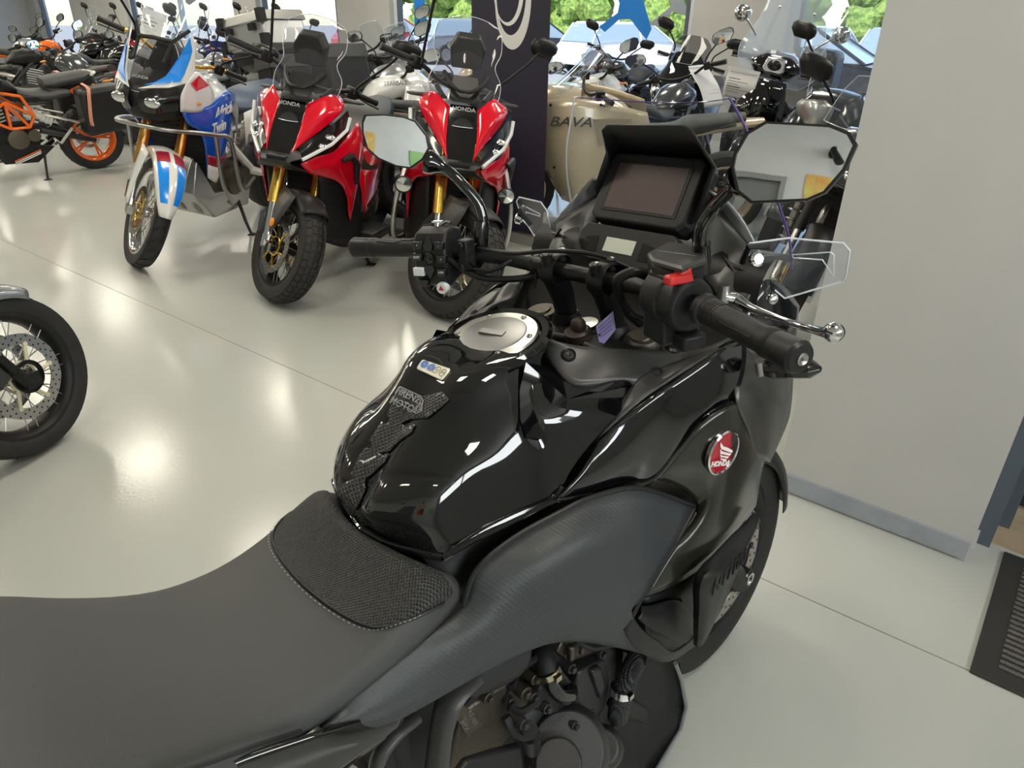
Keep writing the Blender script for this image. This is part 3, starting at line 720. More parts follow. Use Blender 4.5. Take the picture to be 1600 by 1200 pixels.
pair('cowl_bolt', lambda: boss(888, 556, -.104, .011), M.black, solid=0); pair('cowl_bolt', lambda: boss(1026, 583, -.197, .009), M.black, solid=0)
pair('tank_recess', rec_, M.gloss, solid=0, ang=20)
# --- gloss side panel between tank seam and emblem panel
T = b3([(932, 690, -.180), (970, 655, -.196), (1015, 622, -.218), (1060, 590, -.227), (1100, 563, -.238), (1135, 540, -.245), (1165, 530, -.25)])
Bm = b3([(868, 780, -.172), (930, 772, -.19), (985, 760, -.205), (1022, 746, -.222), (1060, 700, -.235), (1100, 656, -.25), (1145, 628, -.262)])
pair('side_panel', lambda: ruled(T, Bm, 3, .007), M.gloss)
m = MB(); pth = b3([(708, 862, -.142), (760, 833, -.155), (800, 815, -.162), (868, 782, -.172), (930, 774, -.19), (985, 762, -.206), (1022, 747, -.222), (1062, 699, -.236), (1102, 654, -.252), (1147, 626, -.264)])
m.tube(cr(pth, 5), .004, 8); m.build('panel_edge', M.gloss, P); m.flip().build('panel_edge', M.gloss, P)
# --- textured side cover
T = b3([(498, 1135, -.150), (560, 1078, -.152), (640, 1012, -.156), (724, 946, -.158), (745, 890, -.158), (800, 842, -.166), (870, 803, -.184), (925, 777, -.198), (1000, 763, -.220), (1086, 792, -.240)])
Q1 = b3([(503, 1138, -.158), (585, 1096, -.166), (680, 1030, -.175), (750, 970, -.186), (800, 920, -.198), (850, 880, -.212), (905, 852, -.226), (960, 838, -.236), (1010, 842, -.245), (1050, 858, -.246)])
Q2 = b3([(508, 1140, -.160), (595, 1110, -.172), (705, 1048, -.186), (770, 1005, -.200), (825, 968, -.212), (875, 938, -.226), (915, 918, -.234), (950, 908, -.240), (975, 915, -.243), (1004, 932, -.243)])
Q3 = b3([(512, 1141, -.160), (600, 1122, -.176), (715, 1062, -.190), (785, 1026, -.200), (845, 1003, -.210), (890, 990, -.220), (925, 975, -.228), (950, 968, -.234), (970, 962, -.238), (988, 962, -.240)])
Q4 = b3([(518, 1142, -.158), (606, 1130, -.176), (722, 1068, -.188), (790, 1032, -.196), (850, 1006, -.203), (895, 1001, -.208), (940, 1006, -.214), (980, 1014, -.220), (1015, 1024, -.226), (1045, 1033, -.232)])
def cover():
    m = MB(); m.grid([T2, Q1, Q2, Q3, Q4], 4, 4); return m
T2 = T
sc_o, _ = pair('side_cover', cover, M.weave, ang=60, solid=.004)
m = MB(); m.tube(cr([T[i] for i in (3, 4, 5, 6, 7, 8, 9)], 5), .004, 8); m.tube(cr([T[9], Q1[9], Q2[9], Q3[9]], 5), .004, 8); m.build('cover_edge', M.dark, P); m.flip().build('cover_edge', M.dark, P)
# lower chin under the side cover: tip with intake
pair('chin', lambda: ruled(b3([(988, 962, -.240), (1005, 985, -.246), (1030, 1003, -.250), (1052, 1018, -.25), (1088, 992, -.245)]), b3([(975, 985, -.236), (990, 1010, -.236), (1010, 1024, -.236), (1045, 1033, -.236), (1086, 1008, -.236)]), 1, 0), M.dark)
pair('chin_box', lambda: ruled(b3([(1000, 948, -.232), (1020, 945, -.235), (1045, 938, -.240), (1062, 940, -.24), (1080, 962, -.235), (1086, 990, -.23)]), b3([(996, 966, -.240), (1010, 978, -.245), (1030, 990, -.250), (1046, 1000, -.252), (1060, 1006, -.25), (1075, 1003, -.245)]), 2, .004), M.black)
pair('intake_slat', lambda: MB().tube(b3([(1004, 968, -.215), (1064, 938, -.235)]), [.004, .004], 6), M.dark, solid=0)
# --- emblem panel (satin graphite, curved)
r0 = b3([(1022, 747, -.222), (1062, 699, -.238), (1102, 655, -.256), (1150, 629, -.270), (1205, 620, -.272)])
r1 = b3([(1070, 768, -.236), (1098, 732, -.256), (1128, 700, -.270), (1165, 672, -.276), (1203, 655, -.270)])
r2 = b3([(1088, 800, -.244), (1112, 770, -.262), (1138, 742, -.272), (1168, 715, -.272), (1198, 700, -.262)])
r3 = b3([(1050, 860, -.246), (1090, 838, -.262), (1125, 808, -.270), (1155, 780, -.268), (1188, 742, -.252)])
r4 = b3([(1008, 932, -.240), (1055, 912, -.256), (1102, 880, -.264), (1142, 838, -.262), (1180, 790, -.245)])
def embp(): 
    m = MB(); m.grid([r0, r1, r2, r3, r4], 5, 5); return m
ep, _ = pair('front_side_fairing', embp, mat('satin metallic black', (.035, .034, .028), .24, .5, coat=.5, coatr=.15), ang=60)
# nose side (grey satin with glossy band)
s0 = b3([(1150, 534, -.235), (1180, 560, -.255), (1205, 575, -.262), (1238, 590, -.25)])
s1 = b3([(1148, 585, -.255), (1180, 600, -.268), (1210, 612, -.270), (1236, 625, -.252)])
s2 = b3([(1150, 629, -.270), (1178, 628, -.276), (1205, 632, -.272), (1231, 655, -.250)])
s3 = b3([(1168, 672, -.278), (1185, 676, -.276), (1204, 684, -.270), (1216, 692, -.25)])
s4 = b3([(1180, 716, -.266), (1188, 718, -.265), (1196, 720, -.262), (1202, 722, -.246)])
def nose():
    m = MB(); m.grid([s0, s1, s2, s3, s4], 4, 4); return m
pair('nose_fairing', nose, M.matgrey, ang=60)
# front of the nose closing left and right sides
m = MB(); e = [r[-1] for r in (s0, s1, s2, s3, s4)]; mid = [V((p.x+.20, 0, p.z)) for p in e]; q = [V((p.x+.11, p.y*.66, p.z)) for p in e]
fl = lambda L: [V((p.x, -p.y, p.z)) for p in L]
m.grid([e, q, mid, fl(q), fl(e)], 3, 3); m.build('nose_front', M.matgrey, P, ang=60)
m = MB(); e2 = [s0[-1]+V((-.02, .01, .02)), s0[-1]]; m.grid([[V((-.30, -.20, 1.03)), V((-.2, -.17, 1.03)), V((-.12, -.12, .98))], [V((-.30, 0, 1.03)), V((-.2, 0, 1.04)), V((-.08, 0, .99))], [V((-.30, .20, 1.03)), V((-.2, .17, 1.03)), V((-.12, .12, .98))]], 4, 4); m.build('nose_top', M.black, P)
# headlights at the front of the nose
for s in (-1, 1):
    m = MB(); m.ball((-.10, s*.12, .90), (.07, .075, .035)); m.build('headlight', M.lens, P)
# winglet deflector below (matte) with raised lettering
W = b3([(1176, 806, -.272), (1090, 892, -.285), (1088, 1003, -.275), (1108, 985, -.285), (1150, 880, -.288), (1182, 812, -.28)])
def wing():
    m = MB(); a = b3([(1178, 802, -.268), (1135, 846, -.276), (1090, 896, -.282), (1086, 950, -.276), (1086, 1006, -.268)]); c = b3([(1184, 808, -.280), (1152, 868, -.292), (1108, 902, -.302), (1100, 950, -.296), (1095, 1008, -.282)]); d = b3([(1186, 812, -.276), (1168, 850, -.285), (1148, 896, -.290), (1130, 940, -.286), (1112, 975, -.278)])
    m.grid([a, c, d], 4, 3); return m
wo, _ = pair('lower_deflector', wing, M.dark, solid=.006)
p = bq(1136, 892, y=-.296); text('NT1100', .036, onplane(p+V((0, -.004, 0)), bq(1152, 868, y=-.294)-bq(1118, 902, y=-.302), (-.4, 0, 1)), M.black, wo, ext=.001, bold=.0006, shear=.3)
pair('inner_fairing', lambda: ruled(b3([(1004, 935, -.225), (1050, 918, -.235), (1090, 892, -.24)]), b3([(1010, 1005, -.20), (1050, 1010, -.21), (1088, 1004, -.22)]), 1, 0), M.black)
# emblem
ec = bq(1128, 706, y=-.269); exu = (r1[3]-r1[2]).normalized(); eup = (r1[2]-r3[2]).normalized(); en = exu.cross(eup).normalized()
if en.y > 0: en = -en
ecm = ec+en*.001
m = MB(); m.lathe([(.0365, -.003), (.0365, .003), (.034, .0045), (.0325, .002)], ecm, en, 40); em = m.build('emblem', M.chrome, P)
m = MB(); m.lathe([(.0325, .0022), (.02, .0032), (.001, .0036)], ecm, en, 36); m.build('emblem_face', mat('ruby enamel', (.45, .005, .02), .15, .2, coat=1), em)
EX = bq(1143, 716, y=-.272)-bq(1113, 722, y=-.272); EX = (EX-en*EX.dot(en)).normalized(); EU = en.cross(EX); 
if EU.z < 0: EU = -EU
def ewing(x, y): return ecm+EX*x*.034+EU*y*.034+en*.004
m = MB()
for q in ([(-.62, .52), (-.30, .30), (.10, .22), (.55, .06), (.60, -.02), (.50, -.06), (.05, .06), (-.35, .16), (-.55, .30)], [(-.50, .20), (-.30, .06), (.10, -.02), (.52, -.10), (.45, -.20), (.05, -.12), (-.36, -.06)], [(-.38, -.06), (-.2, -.16), (.42, -.24), (.34, -.33), (.0, -.26), (-.26, -.22)], [(-.26, -.24), (-.1, -.32), (.30, -.36), (.22, -.44), (-.05, -.40), (-.18, -.36)]):
    m.prism([ewing(a_*.95, b_*.95+.05) for a_, b_ in q], en*.0008)
m.build('wing_mark', M.letter, em, ang=None)
text('HONDA', .0120, onplane(ewing(-.06, -.50), EX, EU), M.letter, em, ext=.0004, bold=.0003, sx=1.05)
XFS = steer_matrix(ST)
# --- front wheel, fork, fender
XF[0] = XFS
fw = wheel(P, 'front_wheel', (0, 0, .30), .30, .118, .222, M.black, 'cast', 5, .155, (1, -1), M.black)
for s in (-1, 1):
    k = V((-sin(radians(26.5)), 0, cos(radians(26.5)))); a = V((-.035, s*.10, .30)); 
    m = MB(); m.tube([a-k*.03+V((.03, 0, 0)), a+k*.05, a+k*.30], [.028, .030, .030], 16); m.tube([a+k*.28, a+k*.68], [.0215, .0215], 14)
    m.cyl((0, s*.085, .3), (0, s*.125, .3), .022); fo_ = m.build('fork_leg', M.black, P)
    m = MB(); m.lathe([(.016, 0), (.016, .006), (.010, .006), (.009, .002)], (0, s*.125, .3), (0, s, 0), 18); m.build('axle_cap', M.chrome, fo_)
    m = MB(); m.box((-.13, s*.095, .40), (.07, .045, .12), (0, -.45, 0)); m.cyl((-.12, s*.12, .37), (-.12, s*.125, .37), .018); m.cyl((-.15, s*.12, .43), (-.15, s*.125, .43), .018); m.build('brake_caliper', M.dkmetal, P, bevel=.008)
m = MB(); rows = []
for i in range(13):
    a = radians(5+i*13); r = .318; rows.append([V((cos(a)*rr, y, .30+sin(a)*rr)) for y, rr in ((-.075, r-.05), (-.068, r-.015), (-.04, r), (0, r+.004), (.04, r), (.068, r-.015), (.075, r-.05))])
m.grid(rows, 2, 2); m.build('front_fender', M.black, P, ang=60, solid=.003)
# --- handlebar (pixel-measured on the right, mirrored left)
gr0 = V((-.603, -.431, 1.129)); gi = V((-.545, -.275, 1.138)); sw = V((-.52, -.205, 1.135))
def Y(v, s): return V((v.x, v.y*-s, v.z)) if s > 0 else V(v)
bar = [gr0, gi, (-.515, -.20, 1.132), (-.487, -.15, 1.128), (-.468, -.10, 1.121), (-.461, -.05, 1.118), (-.461, 0, 1.118)]
bar = [V(p) for p in bar]; bar += [V((p.x, -p.y, p.z)) for p in bar[-2::-1]]
m = MB(); m.tube(cr(bar, 5), [.011]*3+[.0115]*8+[.0143]*40+[.0115]*8+[.011]*2 if False else .0128, 16); hb = m.build('handlebar', M.black, P, ang=60)
gd = (gi-gr0).normalized()
for s in (-1, 1):
    a = Y(gr0, s); c = Y(gi, s); d = (c-a).normalized()
    g = MB(); g.tube([a+d*.038, a+d*.042, a+d*.05, a+d*.055, a+d*.12, c-d*.012, c-d*.010, c], [.0165, .0185, .0185, .0165, .0168, .0175, .0205, .0205], 24)
    x_, y_, z_ = frame_of(d)
    go = g.build('grip', M.rubber, hb, ang=40)
    g = MB(); 
    for o_, r_ in ((.062, .0178), ):
        g.tube([a+d*(.062+.11*t)+(x_*cos(t_)+y_*sin(t_))*.0172 for t, t_ in [(0, .3), (0, 2.2), (.35, 2.4), (.5, 2.0), (.9, 2.1), (1, 1.9), (1, .4), (.6, .5), (.45, .2)]], .0011, 5, closed=True)
    for i in range(7):
        g.tube([c-d*(.022+.0)+(x_*cos(q_)+y_*sin(q_))*.0178+d*(.004*i-.012) for q_ in [0, .5, 1, 1.5, 2]], .0009, 5)
    g.build('grip_pattern', M.dark, go)
    g = MB(); g.tube([a-d*.001, a+d*.004, a+d*.036, a+d*.04], [.0165, .0195, .0180, .0165], 24); e_ = g.build('bar_end_weight', M.dark, hb, ang=30)
    g = MB(); g.lathe([(.0075, 0), (.0075, .003), (.006, .0045), (.003, .0025), (.001, .0025)], a-d*0, -d, 16); g.build('screw', M.steel, e_)
# clamps (risers)
for s in (-1, 1):
    c = V((-.461, s*.051, 1.118)); m = MB()
    m.lathe([(.0255, -.016), (.0275, -.012), (.0275, .012), (.0255, .016)], c, (0, 1, 0), 28)
    m.tube([c+V((.0, 0, -.015)), c+V((.015, 0, -.045)), c+V((.022, 0, -.070)), c+V((.024, 0, -.082))], [.021, .0205, .019, .0195], 20)
    for dx in (-.017, .017): m.cyl(c+V((dx-.002, 0, .012)), c+V((dx*1.1-.004, 0, .029)), .0095, n=14)
    cl = m.build('bar_clamp', M.black, P, ang=40)
    m = MB()
    for dx in (-.018, .018): m.lathe([(.0062, 0), (.0062, .003), (.003, .0025), (.001, .001)], c+V((dx*1.05-.004, 0, .0285)), (dx*.1, 0, 1), 12)
    m.build('clamp_bolt', M.steel, cl)
    m = MB(); m.tube([c+V((.024, 0, -.080)), c+V((.024, 0, -.083)), c+V((.027, 0, -.098))], [.022, .0235, .028], 20); m.build('riser_base', M.dark, P)
# top yoke
m = MB(); yk = [(-.49, -.115), (-.43, -.14), (-.40, -.125), (-.395, -.05), (-.385, 0), (-.395, .05), (-.40, .125), (-.43, .14), (-.49, .115), (-.50, .06), (-.485, 0), (-.50, -.06)]
m.loft([[V((x, y, z)) for x, y in yk] for z in (.995, 1.020)]); yo = m.build('top_yoke', M.dark, P, bevel=.006)
for s in (-1, 1):
    m = MB(); m.lathe([(.030, -.02), (.030, .012), (.027, .018), (.018, .019), (.017, .022), (.001, .023)], (-.435, s*.108, 1.012), (-.2, 0, 1), 8 if 0 else 24); m.build('fork_cap', M.castbr, yo, ang=30)
m = MB(); m.lathe([(.026, 0), (.026, .010), (.021, .014), (.020, .02), (.001, .021)], (-.44, 0, 1.012), (-.2, 0, 1), 24); m.build('stem_nut', M.steel, yo, ang=30)
# ignition and key with lilac tag
ig = bq(935, 505, y=-.012); m = MB(); m.lathe([(.022, -.02), (.022, .0), (.018, .003), (.001, .003)], V((-.48, -.012, 1.03)), (-.25, 0, 1), 20); m.ball((-.48, -.014, 1.040), (.012, .014, .014)); m.build('ignition_lock', mat('dark brown key cover', (.05, .028, .025), .5), P)
XF[0] = Matrix.Identity(4)
tg = [bq(*p, y=-.080) for p in ((931, 510), (958, 486), (962, 515), (944, 537), (936, 534))]
m = MB(); m.prism(tg, (-.001, -.001, .0005)); kt = m.build('key_tag', M.purple, P, ang=None)
m = MB(); 
for i in range(4): a = lerp(tg[0], tg[4], .2+.2*i)+V((-.0015, -.002, .001)); b_ = lerp(tg[1], tg[2], .15+.22*i)+V((-.0015, -.002, .001)); m.tube([lerp(a, b_, .1), lerp(a, b_, .8)], .0004, 4)
m.cyl(tg[4]+V((-.002, -.002, .012)), tg[4]+V((.002, .002, .012)), .0022, n=10); m.build('tag_lines', M.ink, kt)
XF[0] = XFS
# --- right switch pod
d = gd; x_, y_, z_ = frame_of(d); pc = V((-.527, -.222, 1.137))
RM = Matrix((V((0, 0, 1)).cross(d).normalized(), d, V((0, 0, 1)))).transposed().to_3x3()   # columns: back-front, along bar, up
F = lambda a, b_, c: pc+RM @ V((a, b_, c))      # a: +toward rear? b: along bar inwards, c: up
m = MB(); m.tube([F(0, -.040, 0), F(0, -.036, 0), F(0, -.012, 0), F(0, -.008, 0)], [.031, .036, .037, .038], 28)
m.tube([F(0, -.010, 0), F(0, 0, 0), F(0, .028, 0), F(0, .034, 0)], [.038, .040, .038, .030], 24)
m.box(F(0, .004, -.032), (.060, .048, .050), RM); m.box(F(0.0, .004, .018), (.058, .052, .036), RM, top=.85)
m.box(F(-.004, -.020, -.048), (.036, .05, .022), RM)
rs = m.build('right_switch_pod', M.dark, P, bevel=.006)
pp = XFS.inverted() @ bq(1060, 435, y=-.245)
m = MB(); m.box(pp, (.040, .017, .012), RM, top=.85); m.box(pp+V((.009, 0, .006)), (.020, .015, .010), RM @ Euler((0, .3, 0)).to_matrix()); ss = m.build('start_stop_switch', M.redp, rs, bevel=.003)
q1 = XFS.inverted() @ bq(1030, 522, y=-.205)
m = MB(); m.lathe([(.010, -.012), (.010, 0), (.0085, .003), (.001, .003)], q1, (-.75, -.1, .3), 18); m.build('starter_button', M.drl, rs)
q2 = XFS.inverted() @ bq(1053, 532, y=-.222)
m = MB(); m.box(q2, (.016, .022, .030), RM); m.box(q2+V((-.010, 0, 0)), (.014, .020, .008), RM); m.build('cruise_switch', M.black, rs, bevel=.002)
for tx, px, py in (('RES/+', 1057, 518), ('SET/-', 1056, 545)):
    text(tx, .0055, onplane(XFS.inverted() @ bq(px, py, y=-.226)+V((-.011, -.003, .002)), (0, -1, .1), (-.2, 0, 1)), M.letter, rs, ext=.0001)
# brake lever
lv = [XFS.inverted() @ bq(*a) if 0 else XFS.inverted() @ bq(a[0], a[1], y=a[2]) for a in ((1130, 462, -.228), (1150, 466, -.240), (1168, 478, -.262), (1195, 490, -.295), (1230, 503, -.335), (1268, 514, -.378), (1290, 520, -.405), (1303, 519, -.418))]
m = MB(); m.tube(cr(lv, 4), [.010, .012, .011, .0075, .007, .0065, .0075, .009, .012], 12, flat=.75); m.ball(lv[-1], .0125, 14, 10); m.build('brake_lever', M.chrome, P, ang=60)
m = MB(); m.cyl(lv[0]+V((0, 0, -.014)), lv[0]+V((0, 0, .016)), .009); m.build('lever_pivot', M.steel, P)
# master cylinder / brake fluid reservoir
rz = [XFS.inverted() @ bq(px, py, z=1.185) for px, py in ((1013, 402), (1045, 385), (1098, 392), (1100, 412), (1065, 425), (1020, 412))]
m = MB(); c = sum(rz, V())/6; m.loft([[p+V((0, 0, -.032)) for p in rz], rz]); ro = m.build('brake_fluid_reservoir', M.black, P, bevel=.004)
m = MB(); m.loft([[c+(p-c)*1.05 for p in rz], [c+(p-c)*1.05+V((0, 0, .004)) for p in rz], [c+(p-c)*.97+V((0, 0, .007)) for p in rz]]); lid = m.build('reservoir_lid', M.greyp, ro)
text('USE ONLY BRAKE FLUID', .0052, onplane(c+V((0, 0, .0075)), rz[2]-rz[1], V((1, 0, 0))), M.dimletter, lid, ext=.0001)
m = MB(); q = XFS.inverted() @ bq(1028, 418, y=-.155); m.lathe([(.012, 0), (.012, .004), (.009, .005), (.001, .004)], q, (-.8, -.3, .2), 20); m.build('sight_glass', M.piano, ro)
m = MB(); m.tube([c+V((0, 0, -.03)), c+V((-.01, -.03, -.045)), F(.02, .02, 0)], [.02, .018, .016], 12); m.build('master_cylinder', M.black, P)
# --- left switch cluster (fully visible face)
def Lb(px, py, y): return XFS.inverted() @ bq(px, py, y=y)
lc = Lb(686, 395, .250)
d2 = (Y(gr0, 1)-Y(gi, 1)).normalized(); RL = Matrix((V((0, 0, 1)).cross(d2).normalized(), d2, V((0, 0, 1)))).transposed().to_3x3()
if (RL @ V((1, 0, 0))).x > 0: SG = -1
else: SG = 1
L_ = lambda a, b_, c: lc+RL @ V((a*SG, b_, c))     # a: towards the rider, b: outwards, c: up
m = MB()
pf = [(-.030, -.045), (.018, -.055), (.028, -.040), (.030, .022), (.020, .038), (-.004, .046), (-.028, .040), (-.036, .02), (-.036, -.03)]
m.loft([[L_(a, b_, c) for a, c in pf] for b_ in (-.030, -.026, .030, .034)]); lsw = m.build('left_switch_pod', M.greyp if 0 else M.dark, P, bevel=.006)
def key(b_, c, w_, h_, name='switch_button', mt=None, a=.031, s_=''):
    m = MB(); m.box(L_(a, b_, c), (.008, w_, h_), RL); o = m.build(name, mt or M.piano, lsw, bevel=.0015)
    if s_: text(s_, .0062, onplane(L_(a+.0046, b_, c), RL @ V((0, -1, 0)), (0, 0, 1)), M.letter, o, ext=.0001)
for b_, c, s_ in ((.021, .020, '*'), (-.021, .020, '-'), (.024, 0, 'EXIT'), (-.024, -.003, '<'), (-.022, -.026, 'A/M')): key(b_, c, .019, .014, s_=s_)
for pts in ([(-.007, .012), (.007, .012), (.010, .020), (0, .036), (-.010, .020)], [(-.007, -.014), (.007, -.014), (.010, -.022), (0, -.038), (-.010, -.022)]):
    m = MB(); m.prism([L_(.029, a, c) for a, c in pts], RL @ V((SG*.007, 0, 0))); m.build('rocker_switch', M.piano, lsw, ang=None)
m = MB(); m.lathe([(.009, 0), (.009, .007), (.006, .006), (.001, .008)], L_(.028, 0, -.001), RL @ V((SG, 0, 0)), 16); m.build('joystick', M.piano, lsw)
key(.024, -.026, .022, .015, 'horn_button', M.drl); key(.016, -.046, .020, .012)
m = MB(); m.lathe([(.0105, -.004), (.0105, .006), (.0095, .008), (.001, .008)], L_(.024, -.018, -.055), RL @ V((SG, 0, 0)), 20); hz = m.build('hazard_button', M.drl, lsw)
text('\u25b2', .012, onplane(L_(.0325, -.018, -.055), RL @ V((0, -1, 0)), (0, 0, 1)), M.redp, hz, ext=.0001)
m = MB(); m.tube([L_(-.01, 0, .045), L_(-.012, -.012, .052), L_(-.012, -.022, .050)], .003, 6); m.box(L_(-.012, .005, .052), (.008, .02, .003), RL); m.build('switch_lever', M.chrome, lsw)
# clutch-side perch and left mirror clamp
pc2 = Lb(738, 400, .185)
m = MB(); m.lathe([(.021, -.012), (.021, .012)], pc2, d2, 20); m.box(pc2+V((-.012, 0, .006)), (.022, .022, .05)); m.cyl(pc2+V((-.022, 0, .022)), pc2+V((-.027, 0, .022)), .006); m.cyl(pc2+V((-.022, 0, -.016)), pc2+V((-.027, 0, -.016)), .006); m.build('mirror_bracket', M.black, P, bevel=.003)
# --- mirrors
mr = [(1165, 207, -.33), (1195, 189, -.335), (1300, 195, -.40), (1330, 207, -.425), (1340, 225, -.43), (1322, 265, -.425), (1290, 302, -.415), (1262, 314, -.39), (1172, 318, -.335), (1150, 300, -.32), (1142, 262, -.315), (1146, 240, -.315)]
def mir(pts, s, stem, ndes):
    q = [XFS.inverted() @ bq(a, b_, y=y) for a, b_, y in pts]
    c = sum(q, V())/len(q); n = V()
    for i in range(len(q)): n += (q[i]-c).cross(q[(i+1) % len(q)]-c)
    n.normalize(); 
    if n.x < 0: n = -n
    n = (NTI.to_3x3() @ V((ndes[0]*UX+ndes[1]*NX, ndes[0]*UY+ndes[1]*NY, ndes[2]))).normalized(); n = -n; n = (XFS.inverted().to_3x3() @ n); cw = XFS @ c; nw = XFS.to_3x3() @ n
    q = []
    for a, b_, y in pts:
        d = NTI.to_3x3() @ ray(a, b_); q.append(XFS.inverted() @ (CBK+d*((cw-CBK).dot(nw)/d.dot(nw))))
    o = mirror_glass(q, n*.05, 'mirror', P, M.black); 
    stem[-1] = c+n*.03 if stem[-1] is None else stem[-1]
    m = MB(); m.tube(cr(stem, 6), [.0085]*(6*(len(stem)-1)-4)+[.011, .014, .018, .02, .02], 14); m.build('mirror_stem', M.gloss, P, ang=60)
    return o, c, n
rm = Lb
sR = [rm(1095, 425, -.225), rm(1096, 400, -.226), rm(1094, 375, -.228), rm(1098, 352, -.232), rm(1118, 322, -.250), rm(1142, 295, -.285), rm(1165, 275, -.32)]
mir(mr, -1, sR, (.172, -.963, .21))
ml = [(565, 190, .365), (569, 179, .365), (600, 178, .345), (632, 182, .325), (650, 189, .310), (668, 212, .290), (672, 232, .285), (662, 250, .285), (642, 264, .30), (620, 261, .318), (590, 248, .340), (572, 232, .357), (566, 208, .363)]
sL = [rm(751, 395, .185), rm(754, 372, .186), rm(756, 350, .187), rm(748, 318, .195), rm(722, 287, .215), rm(698, 265, .24), rm(668, 252, .27)]
mir(ml, 1, sL, (.625, -.762, .171))
for pts in ([rm(1096, 425, -.226), rm(1096, 398, -.226), rm(1096, 380, -.227)], [rm(752, 385, .186), rm(752, 362, .186), rm(753, 347, .187)]):
    m = MB(); m.tube(pts, [.0125, .0135, .0125], 16); m.build('mirror_boot', M.piano, P)
# cables
m = MB()
m.tube(cr([Lb(700, 405, .22), Lb(745, 432, .17), Lb(800, 436, .12), Lb(850, 430, .08), Lb(880, 440, .05)], 6), .006, 8)
m.tube(cr([Lb(715, 420, .22), Lb(760, 425, .15), Lb(800, 408, .12)], 6), .0035, 8)
m.tube(cr([Lb(745, 388, .18), Lb(800, 396, .10), Lb(860, 392, .04), Lb(920, 396, -.02), Lb(965, 410, -.06), Lb(998, 430, -.09), Lb(1005, 470, -.11)], 6), .0035, 8)
m.tube(cr([Lb(1010, 430, -.15), Lb(990, 425, -.14), Lb(965, 440, -.12), Lb(975, 480, -.11), Lb(1000, 505, -.11)], 6), .0075, 8)
m.tube(cr([Lb(1080, 470, -.22), Lb(1050, 500, -.19), Lb(1010, 500, -.16), Lb(985, 490, -.14)], 6), .004, 8)
m.build('cables', M.black, P, ang=60)
m = MB(); m.lathe([(.0155, -.003), (.0155, .003)], Lb(838, 412, .075), (0, 1, .05), 16); m.tube([Lb(838, 425, .075), Lb(836, 450, .075)], [.003, .001], 5); m.build('cable_tie', M.black, P)
m = MB(); m.tube([Lb(1078, 470, -.244), Lb(1085, 470, -.250)], .02, 16); m.build('throttle_collar', M.dark, P)
XF[0] = Matrix.Identity(4)
# --- dash tower: hood, display, clock panel (facing the rider)
dn = V((-.82, 0, .57)).normalized()      # face normal
def dash(px, py, x): return bq(px, py, x=x)
TL, TR, BR, BL_ = V((-.262, .088, 1.277)), V((-.262, -.088, 1.277)), V((-.325, -.088, 1.178)), V((-.325, .088, 1.178))
cdash = (TL+TR+BR+BL_)/4; du = (TL-BL_).normalized(); dr_ = V((0, -1, 0)); dn = dr_.cross(du).normalized()
if dn.x > 0: dn = -dn
D = lambda a, b_, c: cdash+dr_*a+du*b_+dn*c
m = MB(); oc = [(-.098, .052), (-.088, .063), (.088, .063), (.098, .052), (.098, -.050), (.086, -.062), (-.086, -.062), (-.098, -.050)]
m.loft([[D(a, b_, -.045) for a, b_ in oc], [D(a, b_, -.006) for a, b_ in oc], [D(a*.965, b_*.95, 0) for a, b_ in oc]]); ds = m.build('display_housing', M.dark, P, bevel=.002)
m = MB(); m.loft([[D(a*.077, b_*.046+.002, 0) for a, b_ in ((-1, -1), (1, -1), (1, 1), (-1, 1))], [D(a*.077, b_*.046+.002, .0012) for a, b_ in ((-1, -1), (1, -1), (1, 1), (-1, 1))]]); m.build('display_bezel', M.black, ds)
m = MB(); m.loft([[D(a*.0715, b_*.0405+.001, .001) for a, b_ in ((-1, -1), (1, -1), (1, 1), (-1, 1))], [D(a*.0715, b_*.0405+.001, .0018) for a, b_ in ((-1, -1), (1, -1), (1, 1), (-1, 1))]]); m.build('display', M.screen, ds)
# anti-glare hood: flared sheet above and around the display
ho = [D(-.100, -.02, -.012), D(-.099, .035, -.012), D(-.096, .056, -.012), D(-.086, .064, -.012), D(.086, .064, -.012), D(.097, .055, -.012), D(.100, .025, -.012), D(.100, -.045, -.012)]
hi = [D(-.106, -.01, .002), dash(948, 238, -.30), dash(940, 204, -.30), dash(948, 195, -.30), dash(1066, 196, -.31), dash(1080, 202, -.31), dash(1119, 262, -.315), D(.118, -.045, .004)]
m = MB(); m.grid([ho, hi]); m.build('display_hood', M.dark, P, ang=30, solid=.003)
# clock panel under the display
m = MB(); kc = [(-.095, -.070), (.088, -.070), (.098, -.080), (.098, -.128), (.060, -.134), (-.070, -.134), (-.105, -.122), (-.105, -.084)]
m.loft([[D(a, b_, -.035) for a, b_ in kc], [D(a, b_, -.004) for a, b_ in kc], [D(a*.97, b_*.985-.0015, 0) for a, b_ in kc]]); kp = m.build('clock_panel', M.dark, P, bevel=.0015)
m = MB(); lcx = lambda a, b_: D(a, b_, .0012); q = [(-.040, -.116), (.022, -.116), (.022, -.091), (-.040, -.091)]; m.loft([[D(a, b_, .0) for a, b_ in q], [lcx(a, b_) for a, b_ in q]]); m.build('clock_display', M.lcd, kp)
for q in ([(-.098, -.105), (-.080, -.095), (-.058, -.092), (-.054, -.120), (-.086, -.120)], [(.036, -.092), (.090, -.100), (.078, -.122), (.036, -.122)]): m = MB(); m.prism([D(a, b_, .0002) for a, b_ in q], dn*.0008); m.build('warning_light', M.piano, kp)
